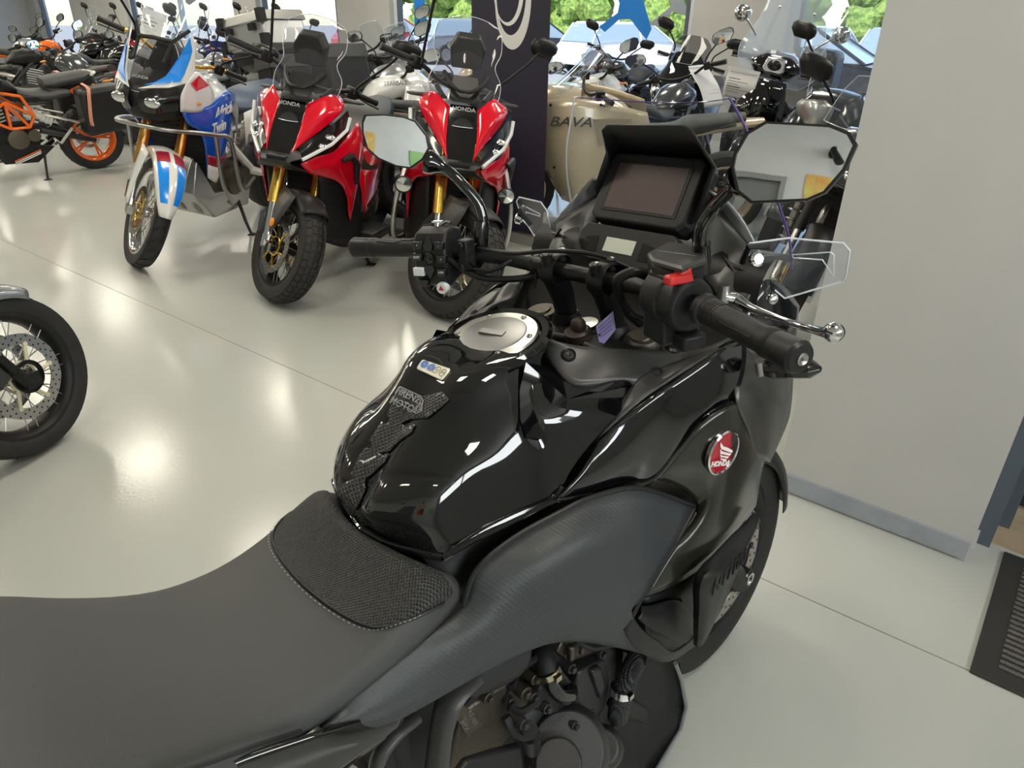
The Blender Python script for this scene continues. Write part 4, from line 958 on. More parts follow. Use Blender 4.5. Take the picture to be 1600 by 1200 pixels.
# fairing frame either side of the dash: inner wings
def wingR():
    m = MB(); A = b3([(1112, 308, -.105), (1135, 340, -.140), (1160, 372, -.178), (1180, 395, -.205), (1192, 415, -.222), (1190, 440, -.232)]); B_ = b3([(1095, 330, -.100), (1112, 365, -.130), (1128, 395, -.150), (1145, 420, -.185), (1158, 445, -.205), (1165, 475, -.225)])
    C = b3([(1080, 365, -.095), (1088, 400, -.120), (1100, 430, -.140), (1118, 455, -.175), (1135, 480, -.195), (1150, 505, -.22)])
    m.grid([A, B_, C], 3, 3); return m
pair('cockpit_wing', wingR, M.greyp, solid=.006)
pair('cockpit_outer', lambda: ruled(b3([(1108, 298, -.12), (1140, 318, -.15), (1165, 350, -.18), (1185, 390, -.21), (1196, 412, -.226)]), b3([(1112, 308, -.105), (1135, 340, -.140), (1160, 372, -.178), (1180, 395, -.205), (1192, 415, -.224)]), 1, .0), M.grey, solid=.004)
pair('vent', lambda: MB().prism(b3([(1128, 402, -.168), (1164, 424, -.20), (1160, 447, -.205)]), (-.002, -.003, .002)), M.black, solid=0)
pair('vent_bars', lambda: MB().tube(b3([(1136, 415, -.176), (1158, 418, -.20)]), .0016, 5).tube(b3([(1146, 432, -.190), (1162, 432, -.206)]), .0016, 5), M.greyp, solid=0)
# dark tub between wings, under dash down to the yoke
m = MB(); rows = [[V((x, y, z)) for y in (-.24, -.15, 0, .15, .24)] for x, z in ((-.46, .965), (-.40, .975), (-.34, 1.06), (-.32, 1.12), (-.27, 1.15), (-.20, 1.12))]
m.grid(rows, 3, 3); m.build('cockpit_tub', M.black, P)
m = MB(); m.loft([[V((x, y, z)) for y in (-.16, .16)] + [V((x+.02, y, z-.03)) for y in (.16, -.16)] for x, z in ((-.42, .93), (-.3, .96))]); 
# side structure under wings (keeps the cockpit solid)
pair('cockpit_side', lambda: ruled(b3([(1150, 505, -.22), (1165, 478, -.226), (1192, 440, -.234), (1215, 440, -.24), (1235, 460, -.245), (1248, 478, -.245)]), b3([(1148, 534, -.236), (1175, 530, -.245), (1200, 528, -.25), (1215, 525, -.253), (1232, 520, -.255), (1245, 500, -.25)]), 1, .004), M.piano)
pair('nose_shoulder', lambda: ruled(b3([(1148, 534, -.236), (1175, 530, -.245), (1200, 528, -.25), (1215, 525, -.253), (1232, 520, -.255), (1245, 500, -.25)]), [s0[0], lerp(s0[0], s0[1], .6), s0[1], s0[2], lerp(s0[2], s0[3], .5), s0[3]], 1, 0), M.matgrey)
pair('screen_bolt', lambda: MB().lathe([(.009, -.002), (.009, .002), (.006, .005), (.001, .005)], bq(1207, 467, y=-.245), (-.5, -.8, .3), 16), M.chrome, solid=0)
# turn signals
for s in (-1,):
    a = V((-.36, s*.255, .985)); m = MB(); m.loft([[a+V((dx, s*(dy), dz)) for dx, dz in ((-.02, 0), (0, .014), (.03, .0), (0, -.016))] for dy in (0, .03)]); 
    tip = [V(p) for p in ()]
    m2 = MB(); c0_ = bq(1185, 572, y=-.28); c1_ = bq(1283, 577, y=-.365)
    if s > 0: c0_.y *= -1; c1_.y *= -1
    m2.tube([c0_, lerp(c0_, c1_, .25), lerp(c0_, c1_, .85), c1_], [.013, .023, .018, .005], 10, flat=.75); ts = m2.build('turn_signal', M.piano, P, bevel=.001)
    m3 = MB(); m3.tube([lerp(c0_, c1_, .3)+V((.012, 0, 0)), lerp(c0_, c1_, .85)+V((.010, 0, 0))], [.014, .012], 8, flat=.6); m3.build('lens', M.amber, ts)
    m3 = MB(); p_ = c0_+V((-.01, -.01*-s, .006)); m3.tube([p_+V((-.01, 0, .012)), p_+V((.0, 0, -.012))], .007, 12); m3.build('collar', M.steel, ts)
# --- windscreen: curved sheet in front of the dash
def sc_row(px, py, y, x=None): return bq(px, py, y=y)
eR = [bq(1140, 153, y=-.150), bq(1163, 195, y=-.170), bq(1190, 255, y=-.195), bq(1215, 315, y=-.215), bq(1233, 372, y=-.228), bq(1237, 420, y=-.235)]
zs = [p.z for p in eR]; xs = [p.x for p in eR]
rows = []
for p in eR:
    hw = -p.y; rows.append([V((p.x+.070*(1-(t*t)), t*hw, p.z-(.012*(1-t*t) if p is eR[0] else 0))) for t in (-1, -.93, -.7, -.35, 0, .35, .7, .93, 1)])
m = MB(); m.grid(rows, 3, 4); ws = m.build('windscreen', M.wind, P, ang=60)
rf = fine(rows, 3, 4); m = MB(); m.tube([r[0] for r in rf], .0022, 6); m.tube([r[0].copy() for r in rf[:1]]+rf[0], .0014, 6) if 0 else None; m.build('screen_edge', M.edgeviolet, ws)
m = MB(); m.tube([r[-1] for r in rf], .0016, 6); m.build('screen_edge', M.edge, ws)
m = MB(); m.tube(rf[0], .0010, 6); m.build('screen_edge', M.edgeviolet, ws)
# upper wind deflectors (clear, with slot)
dfR = b3([(1164, 388, -.205), (1172, 380, -.21), (1232, 372, -.255), (1318, 380, -.330), (1328, 392, -.340), (1322, 430, -.336), (1315, 440, -.328), (1226, 466, -.258), (1195, 440, -.225)])
def tri_fan(q):
    c = sum(q, V())/len(q); return MB().add([c]+q, [(0, i+1, (i+1) % len(q)+1) for i in range(len(q))])
slot = b3([(1238, 398, -.262), (1298, 394, -.316), (1303, 398, -.320), (1303, 432, -.321), (1285, 406, -.306), (1240, 403, -.264)])
for s in (-1, 1):
    q = [V((p.x, p.y*-s, p.z)) if s > 0 else p for p in dfR]; o = tri_fan(q).build('wind_deflector', M.wind, P, ang=180)
    m = MB(); m.tube(q, .0015, 6, closed=True); m.tube([V((p.x, p.y*-s, p.z)) if s > 0 else p for p in slot], .0010, 6, closed=True); m.build('deflector_edge', M.edge, o)
    m = MB(); a = bq(1182, 405, y=-.245); a = V((a.x, -a.y, a.z)) if s > 0 else a; m.lathe([(.010, -.006), (.011, .004), (.007, .007), (.001, .007)], a, (-.5, s*.8, .3), 14); m.build('deflector_bolt', M.chrome, o)
    m = MB(); a = bq(1170, 385, y=-.235); b_ = bq(1200, 385, y=-.25); cc_ = bq(1160, 410, y=-.22)
    if s > 0: a, b_, cc_ = [V((p.x, -p.y, p.z)) for p in (a, b_, cc_)]
    m.tube([b_, a, cc_], .005, 6); m.build('deflector_bracket', M.black, o)
# left inner fairing arm visible between tank and left bar (light side)
# --- frame plate, engine, radiator side, lower cowl
FRX = lambda L: b3(L)
m = MB(); fp = b3([(640, 1112, -.145), (722, 1066, -.150), (705, 1130, -.150), (695, 1215, -.150), (640, 1215, -.150), (655, 1160, -.15), (622, 1135, -.15), (590, 1180, -.15), (560, 1215, -.15), (600, 1150, -.15)])
m.tube(cr(b3([(735, 1055, -.14), (705, 1090, -.148), (690, 1140, -.15), (680, 1225, -.15)]), 5), [.024, .022, .020, .022], 10, flat=.5)
m.tube(cr(b3([(650, 1120, -.15), (615, 1150, -.155), (590, 1190, -.155), (585, 1240, -.155)]), 5), [.012, .012, .013], 10, flat=.6); m.build('frame', M.greyp, P, ang=60); m.flip().build('frame', M.greyp, P, ang=60)
m = MB(); m.loft([b3([(605, 1150, -.10), (690, 1090, -.10), (690, 1230, -.10), (600, 1260, -.10)]), b3([(605, 1150, 0), (690, 1090, 0), (690, 1230, 0), (600, 1260, 0)])]); m.build('frame_inner', M.black, P)
# engine block behind everything
m = MB(); q = [(720, 1110), (790, 1030), (870, 995), (965, 1010), (975, 1060), (965, 1130), (1010, 1215), (700, 1240)]
m.loft([b3([(a, c, -.10) for a, c in q]), b3([(a, c, -.02) for a, c in q])]); eng = m.build('engine', M.dkmetal, P, bevel=.008)
def epart(name, mt, f, ang=35, bevel=.002):
    m = MB(); f(m); return m.build(name, mt, eng, ang=ang, bevel=bevel)
def e_(px, py, y=-.15): return bq(px, py, y=y)
epart('crankcase', M.castbr, lambda m: m.prism(b3([(722, 1112, -.13), (800, 1062, -.13), (850, 1080, -.13), (800, 1150, -.13), (755, 1200, -.13), (700, 1220, -.13)]), (0, .05, 0)), bevel=.006)
pl = b3([(722, 1098, -.140), (754, 1130, -.140), (733, 1152, -.140), (710, 1120, -.140)])
po = epart('number_plate', M.castbr, lambda m: m.prism(pl, (0, .008, 0)), bevel=.001)
def plate_text(s, f): 
    xx = (bq(730, 1146, y=-.1415)-bq(716, 1112, y=-.1415)).normalized(); text(s, .011, onplane(bq(*f, y=-.1415), -xx, (0, 0, -1)), M.steel, po, ext=.0003)
plate_text('6001374', (739, 1121)); plate_text('SC84E', (726, 1133))
epart('cover', M.dkmetal, lambda m: (m.tube([e_(885, 1170, -.15), e_(885, 1170, -.172), e_(887, 1172, -.186)], [.075, .072, .060], 36), m.tube([e_(872, 1192, -.18), e_(872, 1192, -.196)], [.040, .037], 30)), bevel=.003)
epart('cover', M.dkmetal, lambda m: m.tube([e_(940, 1168, -.14), e_(940, 1168, -.165), e_(940, 1168, -.170)], [.042, .038, .03], 28), bevel=.003)
epart('cylinder_head', M.dkmetal, lambda m: (m.prism(b3([(905, 1050, -.14), (945, 1030, -.14), (955, 1062, -.14), (945, 1110, -.14), (912, 1130, -.14), (895, 1095, -.14)]), (0, .05, 0)), m.prism(b3([(925, 1050, -.150), (940, 1042, -.150), (948, 1070, -.150), (940, 1095, -.150)]), (0, .02, 0))), bevel=.005)
epart('cam_cover', M.castbr, lambda m: (m.prism(b3([(880, 1000, -.12), (940, 1003, -.12), (930, 1022, -.12), (890, 1035, -.12), (870, 1020, -.12)]), (0, .05, 0)), m.cyl(e_(892, 1008, -.13), e_(892, 1030, -.13), .007), m.cyl(e_(912, 1003, -.13), e_(908, 1022, -.13), .005)), bevel=.003)
epart('coolant_elbow', M.piano, lambda m: m.tube(cr([e_(857, 1050, -.16), e_(862, 1070, -.165), e_(875, 1087, -.17), e_(890, 1088, -.165), e_(893, 1078, -.15)], 5), .0115, 14), bevel=0)
ho_ = epart('coolant_hose', M.rubber, lambda m: m.tube(cr([e_(846, 1015, -.13), e_(850, 1030, -.145), e_(857, 1052, -.16)], 5), .018, 16), bevel=0)
def band(m, a, b_, r): m.tube([a, b_], [r, r], 20); m.box(lerp(a, b_, .5)+V((-.002, -r, .004)), (.012, .008, .010))
epart('hose_clamp', M.gold if 0 else mat('zinc hose clamp', (.62, .55, .38), .25, 1), lambda m: band(m, e_(856, 1046, -.158), e_(860, 1054, -.162), .0195), bevel=0)
epart('radiator_hose', mat('braided rubber hose', (.03, .03, .032), .5, bump=('weave', 70, .004, 1, (.7, .3, 0))), lambda m: m.tube(cr([e_(1010, 1010, -.13), e_(992, 1035, -.15), e_(978, 1065, -.16), e_(970, 1095, -.16), e_(965, 1120, -.15)], 5), .0195, 18), bevel=0)
epart('hose_clamp', M.chrome, lambda m: band(m, e_(972, 1074, -.162), e_(970, 1084, -.162), .0215), bevel=0)
epart('shift_lever_arm', M.black, lambda m: (m.tube(cr([e_(790, 1120, -.165), e_(800, 1138, -.175), e_(818, 1145, -.18), e_(830, 1140, -.18)], 4), [.008, .010, .012, .014], 10), m.cyl(e_(828, 1140, -.17), e_(828, 1140, -.196), .012), m.tube([e_(830, 1148, -.17), e_(832, 1170, -.16)], [.015, .014], 12), m.tube([e_(787, 1115, -.165), e_(793, 1080, -.15), e_(800, 1062, -.14)], .0018, 6), m.tube([e_(797, 1075, -.15), e_(805, 1058, -.14)], .007, 8)), bevel=0)
if 1:
    for px, py, y in ((900, 1050, -.165), (948, 1026, -.15), (842, 1095, -.165), (862, 1113, -.18), (905, 1140, -.185), (930, 1120, -.15), (965, 1105, -.15), (826, 1138, -.20)):
        a = e_(px, py, y); m = MB(); a = a+V((0, .008, 0)); m.cyl(a+V((0, .012, 0)), a, .009, n=14); m.cyl(a, a+V((0, -.006, 0)), .0062, n=6); m.build('cover_bolt', M.dkmetal, eng, bevel=.001)
epart('cover', M.dkmetal, lambda m: m.prism(b3([(845, 1075, -.145), (875, 1040, -.145), (905, 1080, -.145), (915, 1125, -.145), (880, 1120, -.145), (835, 1110, -.145)]), (0, .05, 0)), bevel=.006)
epart('guard', M.dark, lambda m: m.prism(b3([(815, 1165, -.17), (820, 1210, -.19), (700, 1230, -.17), (730, 1190, -.17), (775, 1175, -.17)]), (0, .012, 0)), bevel=.004)
pair('knee_pad', lambda: ruled(b3([(722, 1090, -.150), (755, 1048, -.150), (800, 1022, -.150), (830, 1003, -.15)]), b3([(722, 1090, -.150), (768, 1078, -.155), (810, 1055, -.158), (827, 1030, -.155)]), 1, 0), M.grain, solid=.006)
# black fin (leg shield) and radiator side
fin = b3([(1040, 1034, -.14), (1062, 1036, -.16), (1066, 1060, -.165), (1074, 1100, -.165), (1066, 1138, -.16), (1020, 1215, -.15), (985, 1225, -.12)])
fin2 = b3([(1022, 1040, -.06), (1035, 1040, -.06), (1042, 1060, -.06), (1050, 1100, -.06), (1045, 1138, -.06), (1000, 1215, -.06), (960, 1225, -.06)])
m = MB(); m.loft([[p for p in (a, b_, lerp(a, b_, .5)+V((.01, 0, 0)))] for a, b_ in zip(fin, fin2)]); m.build('belly_fin', M.black, P); m.flip().build('belly_fin', M.black, P)
m = MB(); f3 = b3([(1055, 1036, -.17), (1064, 1060, -.172), (1072, 1103, -.172), (1063, 1140, -.168), (1018, 1215, -.16)]); m.tube(f3, .0045, 8); m.build('fin_edge', M.grey, P); m.flip().build('fin_edge', M.grey, P)
m = MB(); m.prism(b3([(985, 1090, -.13), (1035, 1122, -.13), (1020, 1138, -.13), (978, 1118, -.13)]), (0, .05, 0)); m.build('coolant_tank', M.dark, P, bevel=.004)
m = MB(); m.box((-.42, 0, .55), (.05, .34, .30), (0, .15, 0)); m.build('radiator', M.mesh, P)
fp_ = b3([(975, 1008, -.115), (1058, 1034, -.15), (1068, 1062, -.155), (1073, 1102, -.155), (1063, 1140, -.15), (1018, 1222, -.14), (925, 1222, -.115), (962, 1130, -.11)])
m = MB(); m.prism(fp_, (0, .02, 0)); m.build('belly_panel', M.black, P, ang=None); m.flip().build('belly_panel', M.black, P, ang=None)
hull([(-.865, .72, .84, .09, .115, .09), (-.72, .70, .90, .12, .150, .125), (-.56, .70, .93, .13, .168, .15), (-.42, .76, .95, .14, .19, .16)], 3).build('inner_liner', M.black, P)
for px, py, y, r, L_ in ((742, 1075, -.135, .012, .02), (765, 1092, -.14, .010, .02), (778, 1062, -.135, .008, .03), (800, 1100, -.145, .009, .02), (823, 1085, -.15, .012, .02), (838, 1062, -.15, .010, .03)):
    a = bq(px, py, y=y); m = MB(); m.cyl(a+V((0, L_, 0)), a, r, n=16); m.cyl(a, a+V((0, -.006, 0)), r*.6, n=6); m.build('fitting', M.castbr if r > .0095 else M.dkmetal, eng, bevel=.001)
for L in ([(728, 1100, -.14), (758, 1070, -.15), (790, 1058, -.15), (838, 1028, -.14)], [(795, 1105, -.15), (815, 1112, -.16), (842, 1095, -.16)], [(900, 1000, -.15), (925, 1012, -.16), (958, 1006, -.15)]):
    m = MB(); m.tube(cr(b3(L), 5), .006, 8); m.build('hose', M.rubber, eng)
# hidden underside: bulk that keeps the bike solid from other viewpoints
m = MB(); m.box((-.72, 0, .62), (.50, .22, .34)); m.build('airbox', M.black, P, bevel=.03)
m = MB(); m.box((-.76, 0, .33), (.48, .26, .28)); m.build('sump', M.dkmetal, P, bevel=.04)
m = MB(); m.tube([(-.95, .0, .42), (-1.25, .05, .36), (-1.535, .09, .31)], [.05, .035, .03], 10); m.tube([(-.95, .0, .42), (-1.25, -.06, .36), (-1.535, -.10, .31)], [.05, .035, .03], 10); m.build('swingarm', M.alu, P)
wheel(P, 'rear_wheel', (-1.535, 0, .31), .31, .16, .222, M.black, 'cast', 5, .125, (-1,), M.black)
m = MB(); m.tube([(-.6, -.08, .22), (-.9, -.14, .25), (-1.25, -.18, .34), (-1.75, -.2, .48)], [.025, .03, .05, .055], 16); m.build('exhaust', M.steel, P)
m = MB(); m.tube([(-.85, .12, .28), (-.80, .22, .12), (-.74, .30, .026)], [.012, .011, .010], 10); m.box((-.74, .31, .028), (.05, .06, .01)); m.build('side_stand', M.black, P)
m = MB(); m.loft([[V((x, y*hw, z)) for y, z in ((-1, zb), (-.8, zt), (.8, zt), (1, zb))] for x, hw, zb, zt in ((-1.1, .13, .62, .80), (-1.5, .12, .68, .86), (-1.8, .06, .78, .90))]); m.build('tail_fairing', M.black, P)
m = MB(); m.box((-1.83, 0, .84), (.03, .12, .05)); m.build('tail_light', M.tail, P, bevel=.01)
# ---------------------------------------------------------------- the other motorcycles
def placed(label, cat, name, hx, hy, lean, at=None, loc=None, group=None):
    """at = ((local point), px, py): put that point of the bike under that pixel"""
    a = atan2(hy, hx); rot = Euler((-lean, 0, a)); 
    if loc is None:
        lp, px, py = at; q = rot.to_matrix() @ V(lp); g = G(px, py, q.z); loc = V((g.x-q.x, g.y-q.y, 0))
    r = empty(name, label, cat, loc, (-lean, 0, a), group); return r
def fork(P, S, R, x0=0, col=M.black, low=M.alu, w=.095, top=1.0, rake=26, usd=True, r=.027):
    k = V((-sin(radians(rake)), 0, cos(radians(rake)))); L = (top-R)/k.z
    for s in (-1, 1):
        a = V((x0-.03, s*w, R)); m = MB(); 
        if usd: m.tube([a+k*(L*.34), a+k*(L*.36), a+k*L], [r+.001, r, r], 14)
        else: m.tube([a-k*.03, a+k*(L*.45)], [r, r], 14)
        m.build('fork_leg', col, P)
        m = MB()
        if usd: m.tube([a-k*.03, a+k*(L*.06)], [.022, .022], 10); m.tube([a, a+k*(L*.36)], [.019, .019], 12)
        else: m.tube([a+k*(L*.4), a+k*L], [.019, .019], 12)
        m.box(a+V((.02, 0, -.01)), (.06, .035, .05)); m.build('fork_tube', low, P)
        m = MB(); m.box(a+V((-.10, 0, .07)), (.06, .04, .11), (0, -.5, 0)); m.build('brake_caliper', M.dkmetal, P, bevel=.006)
def wbar(P, x=-.5, z=1.1, w=.40, col=M.black, rise=.03, grips=True, guards=None, sweep=.08):
    pts = [V((x-sweep, -w, z)), V((x-sweep*.4, -w*.55, z+.005)), V((x, -w*.28, z-rise)), V((x+.01, 0, z-rise-.01))]; pts += [V((p.x, -p.y, p.z)) for p in pts[2::-1]]
    m = MB(); m.tube(cr(pts, 5), .0115, 10); hb = m.build('handlebar', col, P, ang=60)
    for s in (-1, 1):
        a = V((x-sweep, s*w, z)); c = V((x-sweep*.55, s*w*.68, z+.003)); m = MB(); m.tube([a, lerp(a, c, .12), c], [.019, .0165, .017], 12); m.build('grip', M.rubber, hb)
        m = MB(); m.box(lerp(c, V((x, 0, z)), .15), (.06, .055, .06)); m.build('switch_pod', M.black, hb, bevel=.008)
        m = MB(); m.tube([c+V((.05, 0, -.01)), V((x-.01, s*w*.82, z-.015)), V((x-.03, s*w, z-.02))], .005, 6); m.build('hand_lever', M.dkmetal, P)
        if guards: 
            m = MB(); m.grid([[V((x+.05, s*w*.62, z+.05)), V((x+.06, s*w*.85, z+.06)), V((x+.02, s*w*1.12, z+.03))], [V((x+.07, s*w*.60, z)), V((x+.08, s*w*.86, z)), V((x+.0, s*w*1.16, z-.0))], [V((x+.05, s*w*.62, z-.06)), V((x+.06, s*w*.85, z-.07)), V((x-.02, s*w*1.12, z-.04))]], 3, 3); m.build('handguard', guards, P, ang=60, solid=.004)
def mirrors(P, x=-.52, z=1.32, w=.40, rnd=False, col=M.black, base=None, size=1, stemcol=None):
    base = base or (x+.02, w*.55, z-.2)
    for s in (-1, 1):
        c = V((x, s*w, z)); 
        if rnd: q = [c+V((0, cos(a)*.055*size, sin(a)*.05*size)) for a in [2*pi*i/16 for i in range(16)]]
        else: q = [c+V((0, s*y*size, zz*size)) for y, zz in ((-.085, .0), (-.07, .035), (-.02, .055), (.06, .06), (.09, .045), (.095, .01), (.06, -.04), (-.05, -.05), (-.08, -.025))]
        mirror_glass(q, V((.045*size, 0, 0)), 'mirror', P, col)
        b_ = V((base[0], s*base[1], base[2])); m = MB(); m.tube(cr([b_, b_+V((0, s*.01, .06)), lerp(b_, c, .6)+V((.03, 0, .03)), c+V((.03, -s*.03, -.02))], 5), [.008, .007, .007, .010], 8); m.build('mirror_stem', stemcol or M.black, P, ang=60)
def shield(P, rows, mt=M.wind, name='windscreen', edge=M.edge):
    """rows from top to bottom: (x_centre, z, halfwidth, sweepback)"""
    G_ = [[V((x-sb*(t*t), t*hw, z-(.02*t*t if i == 0 else 0))) for t in (-1, -.8, -.4, 0, .4, .8, 1)] for i, (x, z, hw, sb) in enumerate(rows)]
    R_ = fine(G_, 3, 4); m = MB(); m.grid(R_); o = m.build(name, mt, P, ang=60)
    if edge: e = R_[0]+[r[-1] for r in R_[1:]]+R_[-1][::-1][1:]+[r[0] for r in R_[::-1]][1:-1]; m = MB(); m.tube(e, .0016, 5, closed=True); m.build('screen_edge', edge, o)
    return o
def sheet(P, c, w_=.21, h_=.297, rot=(0, 0, 0), lines=9, name='price_sheet', seed=1, label=None):
    """paper price sheet in a clear sleeve: a thing of its own"""
    Mx = P.matrix_world if False else (Matrix.Translation(P.location) @ P.rotation_euler.to_matrix().to_4x4())
    o = empty(name, label, 'price sheet'); o.matrix_world = Mx @ Matrix.Translation(c) @ Euler(rot).to_matrix().to_4x4()
    rnd = random.Random(seed)
    g = [[V((.012*sin(t*3+seed)*(1 if abs(t) < 2 else 1), y*w_/2, t*h_/2)) for y in (-1, -.5, 0, .5, 1)] for t in (-1, -.5, 0, .5, 1)]
    m = MB(); m.grid(g, 3, 3); m.build('paper', M.paper, o, ang=180, solid=.0008)
    fx = lambda y, t: .012*sin(t*3+seed)+.0014
    for i in range(lines):
        t = .80-1.5*i/lines; a = -.85; b_ = rnd.uniform(-.2, .75); m = MB()
        m.add([V((fx(0, t), y*w_/2, tt*h_/2)) for y, tt in ((a, t), (b_, t), (b_, t-.055), (a, t-.055))], [(0, 1, 2, 3)]); m.build('printed_line', M.ink if i in (2, 5) else M.dimletter, o, ang=None)
    m = MB(); m.box((0, 0, h_/2+.006), (.003, w_*1.06, .02)); m.build('sleeve_strip', M.edge, o)
    return o
def indicators(P, xf=-.22, zf=.92, xr=-1.72, zr=.78, w=.14, col=M.amber, ends='fr'):
    for k, (x, z) in zip('fr', ((xf, zf), (xr, zr))):
        if k not in ends: continue
        for s in (-1, 1):
            m = MB(); m.tube([V((x, s*w*.4, z)), V((x, s*w*.8, z))], .008, 6); m.tube([V((x, s*w*.78, z)), V((x, s*w*.9, z)), V((x, s*w*1.3, z)), V((x, s*w*1.42, z))], [.012, .018, .015, .006], 10, flat=.7); m.build('turn_signal', col, P)
def stand(P, x=-.85, top=.28, reach=.27):
    m = MB(); m.tube([(x, .12, top), (x+.05, lerp(.12, reach, .6), top*.45), (x+.08, reach, .0+.04)], [.013, .011, .010], 8); m.box((x+.08, reach+.01, .042), (.06, .05, .01)); m.build('side_stand', M.black, P)
def eng(P, x=-.72, col=M.dkmetal, pipes=M.steel, wide=.16, twin=False):
    m = MB(); m.box((x, 0, .42), (.42, wide*1.6, .26), top=.9); m.box((x+.12, 0, .62), (.22, wide*1.5, .26), (0, .25, 0)); e = m.build('engine', col, P, bevel=.02)
    for s in (-1, 1):
        m = MB(); m.tube([(x-.02, s*wide*.75, .40), (x-.02, s*wide*1.05, .40), (x-.02, s*wide*1.12, .40)], [.10, .09, .06], 22); m.tube([(x-.16, s*wide*.7, .42), (x-.16, s*wide*1.0, .42)], [.06, .055], 16); m.build('engine_cover', M.castbr if s > 0 else M.dkmetal, e)
        m = MB()
        for i in range(7): m.box((x+.13+i*.004, s*wide*.76, .55+i*.03), (.20, .02, .012), (0, .25, 0))
        m.build('cooling_fins', M.alu, e)
    m = MB()
    for s in (-.5, .5): m.tube(cr([(x+.22, s*.12, .66), (x+.34, s*.14, .55), (x+.30, s*.12, .28), (x+.1, s*.10, .20), (x-.2, -.06, .20)], 4), .021, 10)
    m.build('exhaust_headers', pipes, P, ang=60)
def radiator(P, x=-.44, z=.62, w=.30, h=.30):
    m = MB(); m.box((x, 0, z), (.035, w, h), (0, .25, 0)); m.build('radiator', M.mesh, P)
def muffler(P, xr=-1.55, z=.50, s=-1, col=M.steel, r=.055):
    m = MB(); m.tube(cr([(-.9, s*.06, .22), (-1.05, s*.13, .28), (-1.15, s*.17, .36)], 3), .024, 10); m.tube([(-1.12, s*.17, .34), (-1.18, s*.17, .37), (xr, s*.19, z), (xr-.04, s*.19, z+.01)], [r*.6, r, r*1.05, r*.7], 16); m.build('exhaust', col, P)
def framebits(P, col=M.black, wb=1.45, piv=-.95):
    m = MB()
    for s in (-1, 1):
        m.tube([(-.42, s*.04, .90), (-.62, s*.13, .78), (piv, s*.14, .46)], [.028, .024, .03], 8); m.tube([(-.80, s*.12, .74), (-1.2, s*.11, .76), (-1.55, s*.09, .84)], [.016, .016, .014], 8)
    m.build('frame', col, P)
    m = MB()
    for s in (-1, 1): m.tube([(piv, s*.10, .44), (-wb*.75, s*.11, .38), (-wb, s*.12, .31)], [.035, .03, .026], 8)
    m.build('swingarm', col, P)
    m = MB(); m.tube([(piv-.03, 0, .50), (piv-.12, 0, .78)], [.03, .03], 12)
    for i in range(7): m.lathe([(.028, -.005), (.042, 0), (.028, .005)], (piv-.035-.012*i, 0, .53+i*.033), (-.3, 0, 1), 14)
    m.build('shock_absorber', M.alu, P)
def wheels(P, R=.30, w=.12, wb=1.45, wr=.17, Rr=.315, steer=.35, rim=M.black, style='cast', n=5, disc=.15, rough=True, blocks=False, dc=None, fx=True, spm=None):
    XF[0] = steer_matrix(steer); wheel(P, 'front_wheel', (0, 0, R), R, w, R-.085, rim, style, n, disc, (1, -1), dc, spm, blocks, rough=rough and not blocks)
    XF[0] = Matrix.Identity(4); wheel(P, 'rear_wheel', (-wb, 0, Rr), Rr, wr, Rr-.095, rim, style, n, .12, (-1,), dc, spm, blocks, rough=rough)
def fender(P, R, col, a0=15, a1=150, w=.07, lift=.02, name='front_fender', cx=0, cz=None, tip=1.0):
    cz = R if cz is None else cz; rows = []
    for i in range(11):
        a = radians(lerp(a0, a1, i/10)); r = R+lift; k = 1 if i > 2 else (.55+.2*i) if tip < 1 else 1
        rows.append([V((cx+cos(a)*rr, y*k, cz+sin(a)*rr)) for y, rr in ((-w, r-.04), (-w*.9, r-.01), (-w*.5, r+.004), (0, r+.010), (w*.5, r+.004), (w*.9, r-.01), (w, r-.04))])
    m = MB(); m.grid(rows, 2, 2); return m.build(name, col, P, ang=60, solid=.003)
def seatp(P, x0=-.80, x1=-1.62, z=.80, zp=.87, hw=.13, col=M.seat, mid=-1.18):
    st = [(x0, z-.05, z+.04, .07, .09, .07), (x0-.10, z-.07, z+.005, hw*.8, hw*.9, hw*.7), (x0-.25, z-.08, z, hw, hw*1.08, hw*.85), (mid+.03, z-.07, z+.02, hw, hw*1.1, hw*.85), (mid-.04, z-.05, zp-.01, hw*.9, hw, hw*.8), (lerp(mid, x1, .5), zp-.07, zp+.01, hw*.8, hw*.9, hw*.7), (x1, zp-.03, zp+.03, hw*.4, hw*.45, hw*.3)]
    return hull(st, 3).build('seat', col, P, ang=60)
def tailp(P, x0=-1.1, x1=-1.75, z0=.74, z1=.88, col=M.black, hw=.11):
    hull([(x0, z0-.04, z0+.05, hw, hw, hw*.8), (lerp(x0, x1, .5), lerp(z0, z1, .5)-.04, lerp(z0, z1, .5)+.03, hw*.9, hw, hw*.8), (x1, z1-.06, z1-.01, hw*.4, hw*.5, hw*.3)], 3).build('tail_cowl', col, P, ang=60)
    m = MB(); m.box((x1+.0, 0, z1-.04), (.03, .09, .035)); m.build('tail_light', M.tail, P, bevel=.008)
    m = MB(); m.prism([(x1+.02, -.07, z1-.08), (x1+.02, .07, z1-.08), (x1-.10, .08, z1-.34), (x1-.10, -.08, z1-.34)], (.006, 0, 0)); m.build('number_plate_holder', M.black, P)
def tankp(P, col, x0=-.42, x1=-.86, z=1.02, hw=.155, zb=.80, name='fuel_tank'):
    L = x1-x0
    return hull([(x0, zb+.02, z-.06, .06, .10, .05), (x0+L*.18, zb, z-.005, .12, hw, .10), (x0+L*.45, zb-.01, z, .13, hw*1.02, .11), (x0+L*.75, zb, z-.05, .11, hw*.85, .09), (x0+L*.93, zb+.01, z-.12, .08, .11, .06), (x1, zb+.01, z-.17, .06, .07, .04)], 4).build(name, col, P, ang=60)
